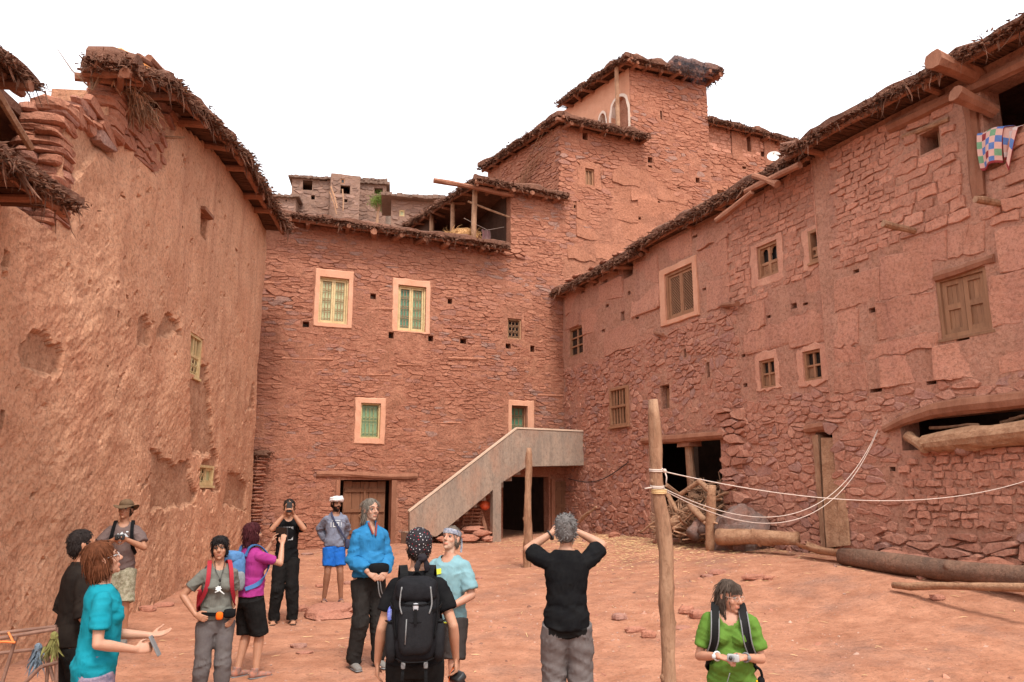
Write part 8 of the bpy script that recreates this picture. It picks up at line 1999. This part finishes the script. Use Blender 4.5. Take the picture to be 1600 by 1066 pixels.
for k in range(900):
    i = rg.randrange(len(L)); c = L[i]
    if any((c[0] - u[0]) ** 2 + (c[1] - u[1]) ** 2 + (c[2] - u[2]) ** 2 < .017 ** 2 for u in used): continue
    used.append(c); n_ = N[i]; a_ = _norm(np.cross(n_, (0.3, .2, 1))); b_ = np.cross(n_, a_); r = rg.uniform(.0022, .0042)
    mb.add(p9.T([c + n_ * .0016 + a_ * r * math.cos(t) + b_ * r * math.sin(t) for t in np.linspace(0, 2 * math.pi, 7)[:-1]] + [c - n_ * .001]), [(0, 1, 2, 3, 4, 5)], 1 if rg.random() < .3 else 0)
p9.put(mb, 'bandana_dots', [pm('dot_white', (.6, .58, .58), None, .85, 10, 0), pm('dot_red', (.45, .03, .04), None, .85, 10, 0)], False)
b = MB(); b.ball((0, -.125, -.045), (.035, .028, .028), 12, 8, noise=.3); 
for q in (1, -1): b.tube(spl([(0, -.125, -.045), (q * .03, -.135, -.085), (q * .035, -.13, -.14)]), (.020, .018, .016, .018, .02, .02, .022, .024, .02, .018, .008), 8, flat=(.45, (0, 1.0, 0)))
V, N, F = remeshed(b, .005, 2); mb = MB(); mb.add(p9.T(V), F); p9.put(mb, 'bandana_knot', MATP['bandana_cotton'])
backpack(p9, 'big black trekking backpack on the woman with the dotted bandana', (.0095, .0095, .011), (.013, .013, .0145), (.008, .008, .0085), 9, 1.02, 1.18, strapw=.055)
b = MB(); b.ball((-.160, -.215, 1.215), (.028, .028, .06), 12, 8); b.v = [np.array([p9.M @ Vector(q) for q in b.v[0]])]; o = b.build('blue_bottle', pm('blue_bottle', (.02, .06, .55), (.35, .4, .6), .3, 30, 0, spec=.5), None, True, origin=b.v[0].mean(0)); tag(o, 'blue topped bottle in the side pocket of the big black backpack', 'bottle')
camera_item(p9, (.285, .055, .765), (.5, .3, -.8), 1.15, None, 'black camera with orange strap in the right hand of the woman with the bandana')
b = MB(); P = spl([(.275, .03, .85), (.24, .05, .79), (.235, .07, .71), (.27, .08, .68)]); ribbon(b, P, [(-1, .2, 0)] * len(P), .022, .004); b.v = [np.array([p9.M @ Vector(q) for q in b.v[0]])]; o = b.build('wrist_strap', MATP['orange_fabric'], None, False, origin=b.v[0].mean(0)); tag(o, 'orange wrist strap hanging beside the black camera', 'strap')
# 10 man with the headband
p10 = folk(702, 7.1, 1.59, 160, 'man in a pale blue T-shirt and patterned headband looking up beside the big backpack', seed=10, skin=(.47, .24, .16), hair='short', hairc=(.10, .08, .065), beard=(.34, .22, .16), head=(-6, 16, 0), rw=(.17, .20, .97), lw=(-.10, .20, 1.02), lpole=(-1, -.8, -.2), rpole=(1, -.8, -.2), feet=((.12, 0), (-.12, .02)), wide=.87,
    top=dict(mat=pm('pale_blue_tee', (.165, .295, .33), (.19, .33, .36), .85, 10, .3, 120), sleeve=.82, hem=.86, off=.02, loose=.02), bottom=dict(mat=pm('dark_shorts', (.035, .03, .028), (.045, .038, .036), .85, 10, .3, 90), len=.86, off=.02, flare=.012, name='shorts'), shoes=dict(type='shoe', mat=SHOE_G))
b = MB(); a = np.linspace(0, 2 * math.pi, 37); G = [[(rr * .0865 * math.cos(t), -.012 + rr * .108 * math.sin(t), z_ + .006 * math.sin(t)) for t in a] for z_, rr in ((.036, .985), (.052, 1.02), (.070, 1.0), (.084, .955))]; b.grid(np.array(G)); b.grid((np.array(G) * [.93, .93, 1])[::-1]); b.v = [p10.T(v) for v in b.v]; p10.put(b, 'headband', pm('headband', (.05, .07, .14), (.42, .42, .44), .85, 34, .2, 90))
b = MB(); ribbon(b, p10.T([(-.05, -.115, .04), (-.06, -.125, -.03), (-.065, -.125, -.10)]), [(0, -1, 0)] * 3, .02, .004); p10.put(b, 'headband_tail', MATP['headband'], False)
print_patch(p10, 1.30, 1.37, .10, .02, pm('lime_print', (.55, .60, .06), None, .85, 10, 0), 'shirt_print', y_extra=.022, shapes=[[(0, 0), (.45, .1), (1, .25), (.9, .95), (.2, .8)]])
b = MB(); loft(b, [(.862, resamp(p10.prof, [.87])[0][1] + .034, resamp(p10.prof, [.87])[0][2] + .032, -.01), (.874, resamp(p10.prof, [.87])[0][1] + .035, resamp(p10.prof, [.87])[0][2] + .033, -.01)]); p10.put(b, 'hem_band', MATP['lime_print'])
# 11 man in black seen from behind
gp_m = pm('grey_hiking_trouser', (.125, .108, .105), (.15, .13, .125), .85, 10, .3, 90)
p11 = folk(885, 6.5, 1.725, 0, 'grey haired man in a black T-shirt seen from behind raising a camera', seed=11, skin=(.45, .235, .15), hair='curly', hairc=(.10, .092, .088), head=(0, 6, 0), rw=(.105, .235, 1.615), lw=(-.10, .235, 1.60), rpole=(1, .05, -.25), lpole=(-1, .05, -.5), feet=((.14, .0), (-.14, .02)), wide=.95, belly=.02,
    rhand=dict(d=(-.6, .5, .5), p=(-.4, .7, 0), curl=.6), lhand=dict(d=(.6, .5, .5), p=(.4, .7, 0), curl=.6), top=dict(mat=blk, sleeve=.74, hem=.86, off=.020, loose=.022, amp=.008), bottom=dict(mat=blk2, mat2=gp_m, where=lambda C: (C[:, 2] < .78 + .35 * np.abs(C[:, 0])) | (np.abs(C[:, 0]) > .155), off=.03, amp=.010), shoes=dict(type='shoe', mat=SHOE_G))
camera_item(p11, (0, .315, 1.685), (0, 1, .05), 1.25, None, 'black camera held up by the grey haired man seen from behind')
b = MB(); E, W = p11.el[-1], p11.wr[-1]; c = E + (W - E) * .9; d_ = _norm(W - E); a_ = _norm(np.cross(d_, (0, 1, 0))); e_ = np.cross(d_, a_)
b.tube([c + a_ * .034 * math.cos(t) + e_ * .034 * math.sin(t) for t in np.linspace(0, 2 * math.pi, 15)], .008, 6); b.ball(c - a_ * .034, (.018, .018, .018), 10, 6, boxy=.5); p11.put(b, 'wristwatch', BLACK)
# 12 woman in green
p12 = folk(1137, 5.45, 1.50, 168, 'woman in a green T-shirt with brown hair and glasses holding a small silver camera', fem=True, seed=12, skin=(.46, .225, .145), hair='long', hairc=(.050, .036, .028), head=(46, -7, 0), rw=(.10, .235, 1.155), lw=(-.085, .24, 1.155), rpole=(.6, -.8, -.3), lpole=(-.6, -.8, -.3), wide=.98, bust=.032, belly=.015, z=-.125, neck=-.07,
    rhand=dict(d=(-.85, .35, -.15), p=(0, -.3, -1), curl=.5, thumb=.4), lhand=dict(d=(.85, .35, 0), p=(0, -.5, -.6), curl=.6, thumb=.6), top=dict(mat=pm('green_jersey', (.085, .165, .026), (.10, .195, .034), .8, 8, .25, 120), neck=(.095, .085), sleeve=.74, hem=.82, off=.016, loose=.014, amp=.0085), bottom=dict(mat=pm('dark_trouser', (.06, .055, .05), None, .85, 10, .3, 90)), shoes=dict(type='shoe', mat=SHOE_G))
p12.glasses(pm('pale_rim', (.45, .32, .26), None, .3, 10, 0))
b = MB()                                                   # fringe and side locks
rg = random.Random(3)
for k in range(130):
    x = rg.uniform(-.062, .062); p0 = np.array([x * .7, .045 + rg.uniform(-.01, .02), .118 - abs(x) * .25]); p1_ = np.array([x, .094 - abs(x) * .45, .075 - abs(x) * .2]); p2_ = np.array([x * 1.08 + rg.gauss(0, .004), .097 - abs(x) * .5, .035 + rg.gauss(0, .006) - abs(x) * .35]); s_ = np.array([.003, 0, 0])
    b.add(p12.T([p0 - s_, p0 + s_, p1_ - s_, p1_ + s_, p2_]), [(0, 1, 3, 2), (2, 3, 4)], 0, rg.random())
for q in (1, -1):
    for k in range(40):
        y = rg.uniform(-.03, .02); P_ = [(q * .078, y, .03), (q * .088, y - .005, -.04), (q * .080, y + rg.gauss(0, .01), -.11), (q * (.075 + rg.gauss(0, .008)), y + .02, -.17)]
        b.tube(p12.T(P_), (.004, .004, .003, .001), 4, tint=rg.random())
p12.put(b, 'hair_locks', MATP['hair_12'], False)
backpack(p12, 'black and grey backpack with wide straps on the woman in green', (.010, .010, .011), (.03, .029, .028), (.012, .0115, .0115), 12, .95, 1.16, detail=False, strapw=.062)
for q in (1, -1):
    P = spl([(q * .105, .075, 1.459), (q * .112, max(r[2] for r in p12.prof if 1.2 < r[0] < 1.4) + .052, 1.36), (q * .125, max(r[2] for r in p12.prof if 1.2 < r[0] < 1.4) + .056, 1.24), (q * .165, .09, 1.12)])
    for s_ in (-.029, .029): b = MB(); b.tube([pt + np.array([s_, .004, 0]) for pt in P], .0055, 5); p12.put(b, 'strap_edge', GREYP)
camera_item(p12, (0, .335, 1.165), (.25, .9, .1), .78, SILVER, 'small silver compact camera in the hands of the woman in green')
for q, m_ in ((1, 'silver_rim'), (-1, 'grey_plastic')):
    b = MB(); E, W = p12.el[q], p12.wr[q]; c = E + (W - E) * .92; d_ = _norm(W - E); a_ = _norm(np.cross(d_, (0, 0, 1.0))); e_ = np.cross(d_, a_); b.tube([c + a_ * .031 * math.cos(t) + e_ * .031 * math.sin(t) for t in np.linspace(0, 2 * math.pi, 15)], .0075, 6); b.ball(c + a_ * .03 * q, (.015, .015, .015), 10, 6, boxy=.5); p12.put(b, 'wristwatch', MATP[m_] if m_ in MATP else GREYP)
b = MB(); b.ball((-.20, .20, .985), (.028, .03, .035), 10, 7); rt = p12.item_root('hanging_strap', 'black and grey strap with yellow tag hanging from the wrist of the woman in green', 'strap', (-.2, .2, 1.0)); p12.sub(b, 'pouch', blk, rt)
b = MB(); b.tube(spl([(-.16, .24, 1.10), (-.20, .22, 1.06), (-.21, .20, .98), (-.22, .19, .88), (-.225, .18, .76)]), .010, 6); p12.sub(b, 'band', blk, rt)
b = MB(); b.tube(spl([(-.165, .25, 1.0), (-.17, .26, .965), (-.19, .25, .96)]), .007, 5); p12.sub(b, 'tag', pm('yellow_tag', (.75, .38, .02), None, .6, 10, 0), rt)
b = MB(); b.tube(spl([(.03, .34, 1.06), (.05, .335, 1.0), (.055, .33, .96)]), .0035, 5); p12.sub(b, 'cord', GREYP, rt)
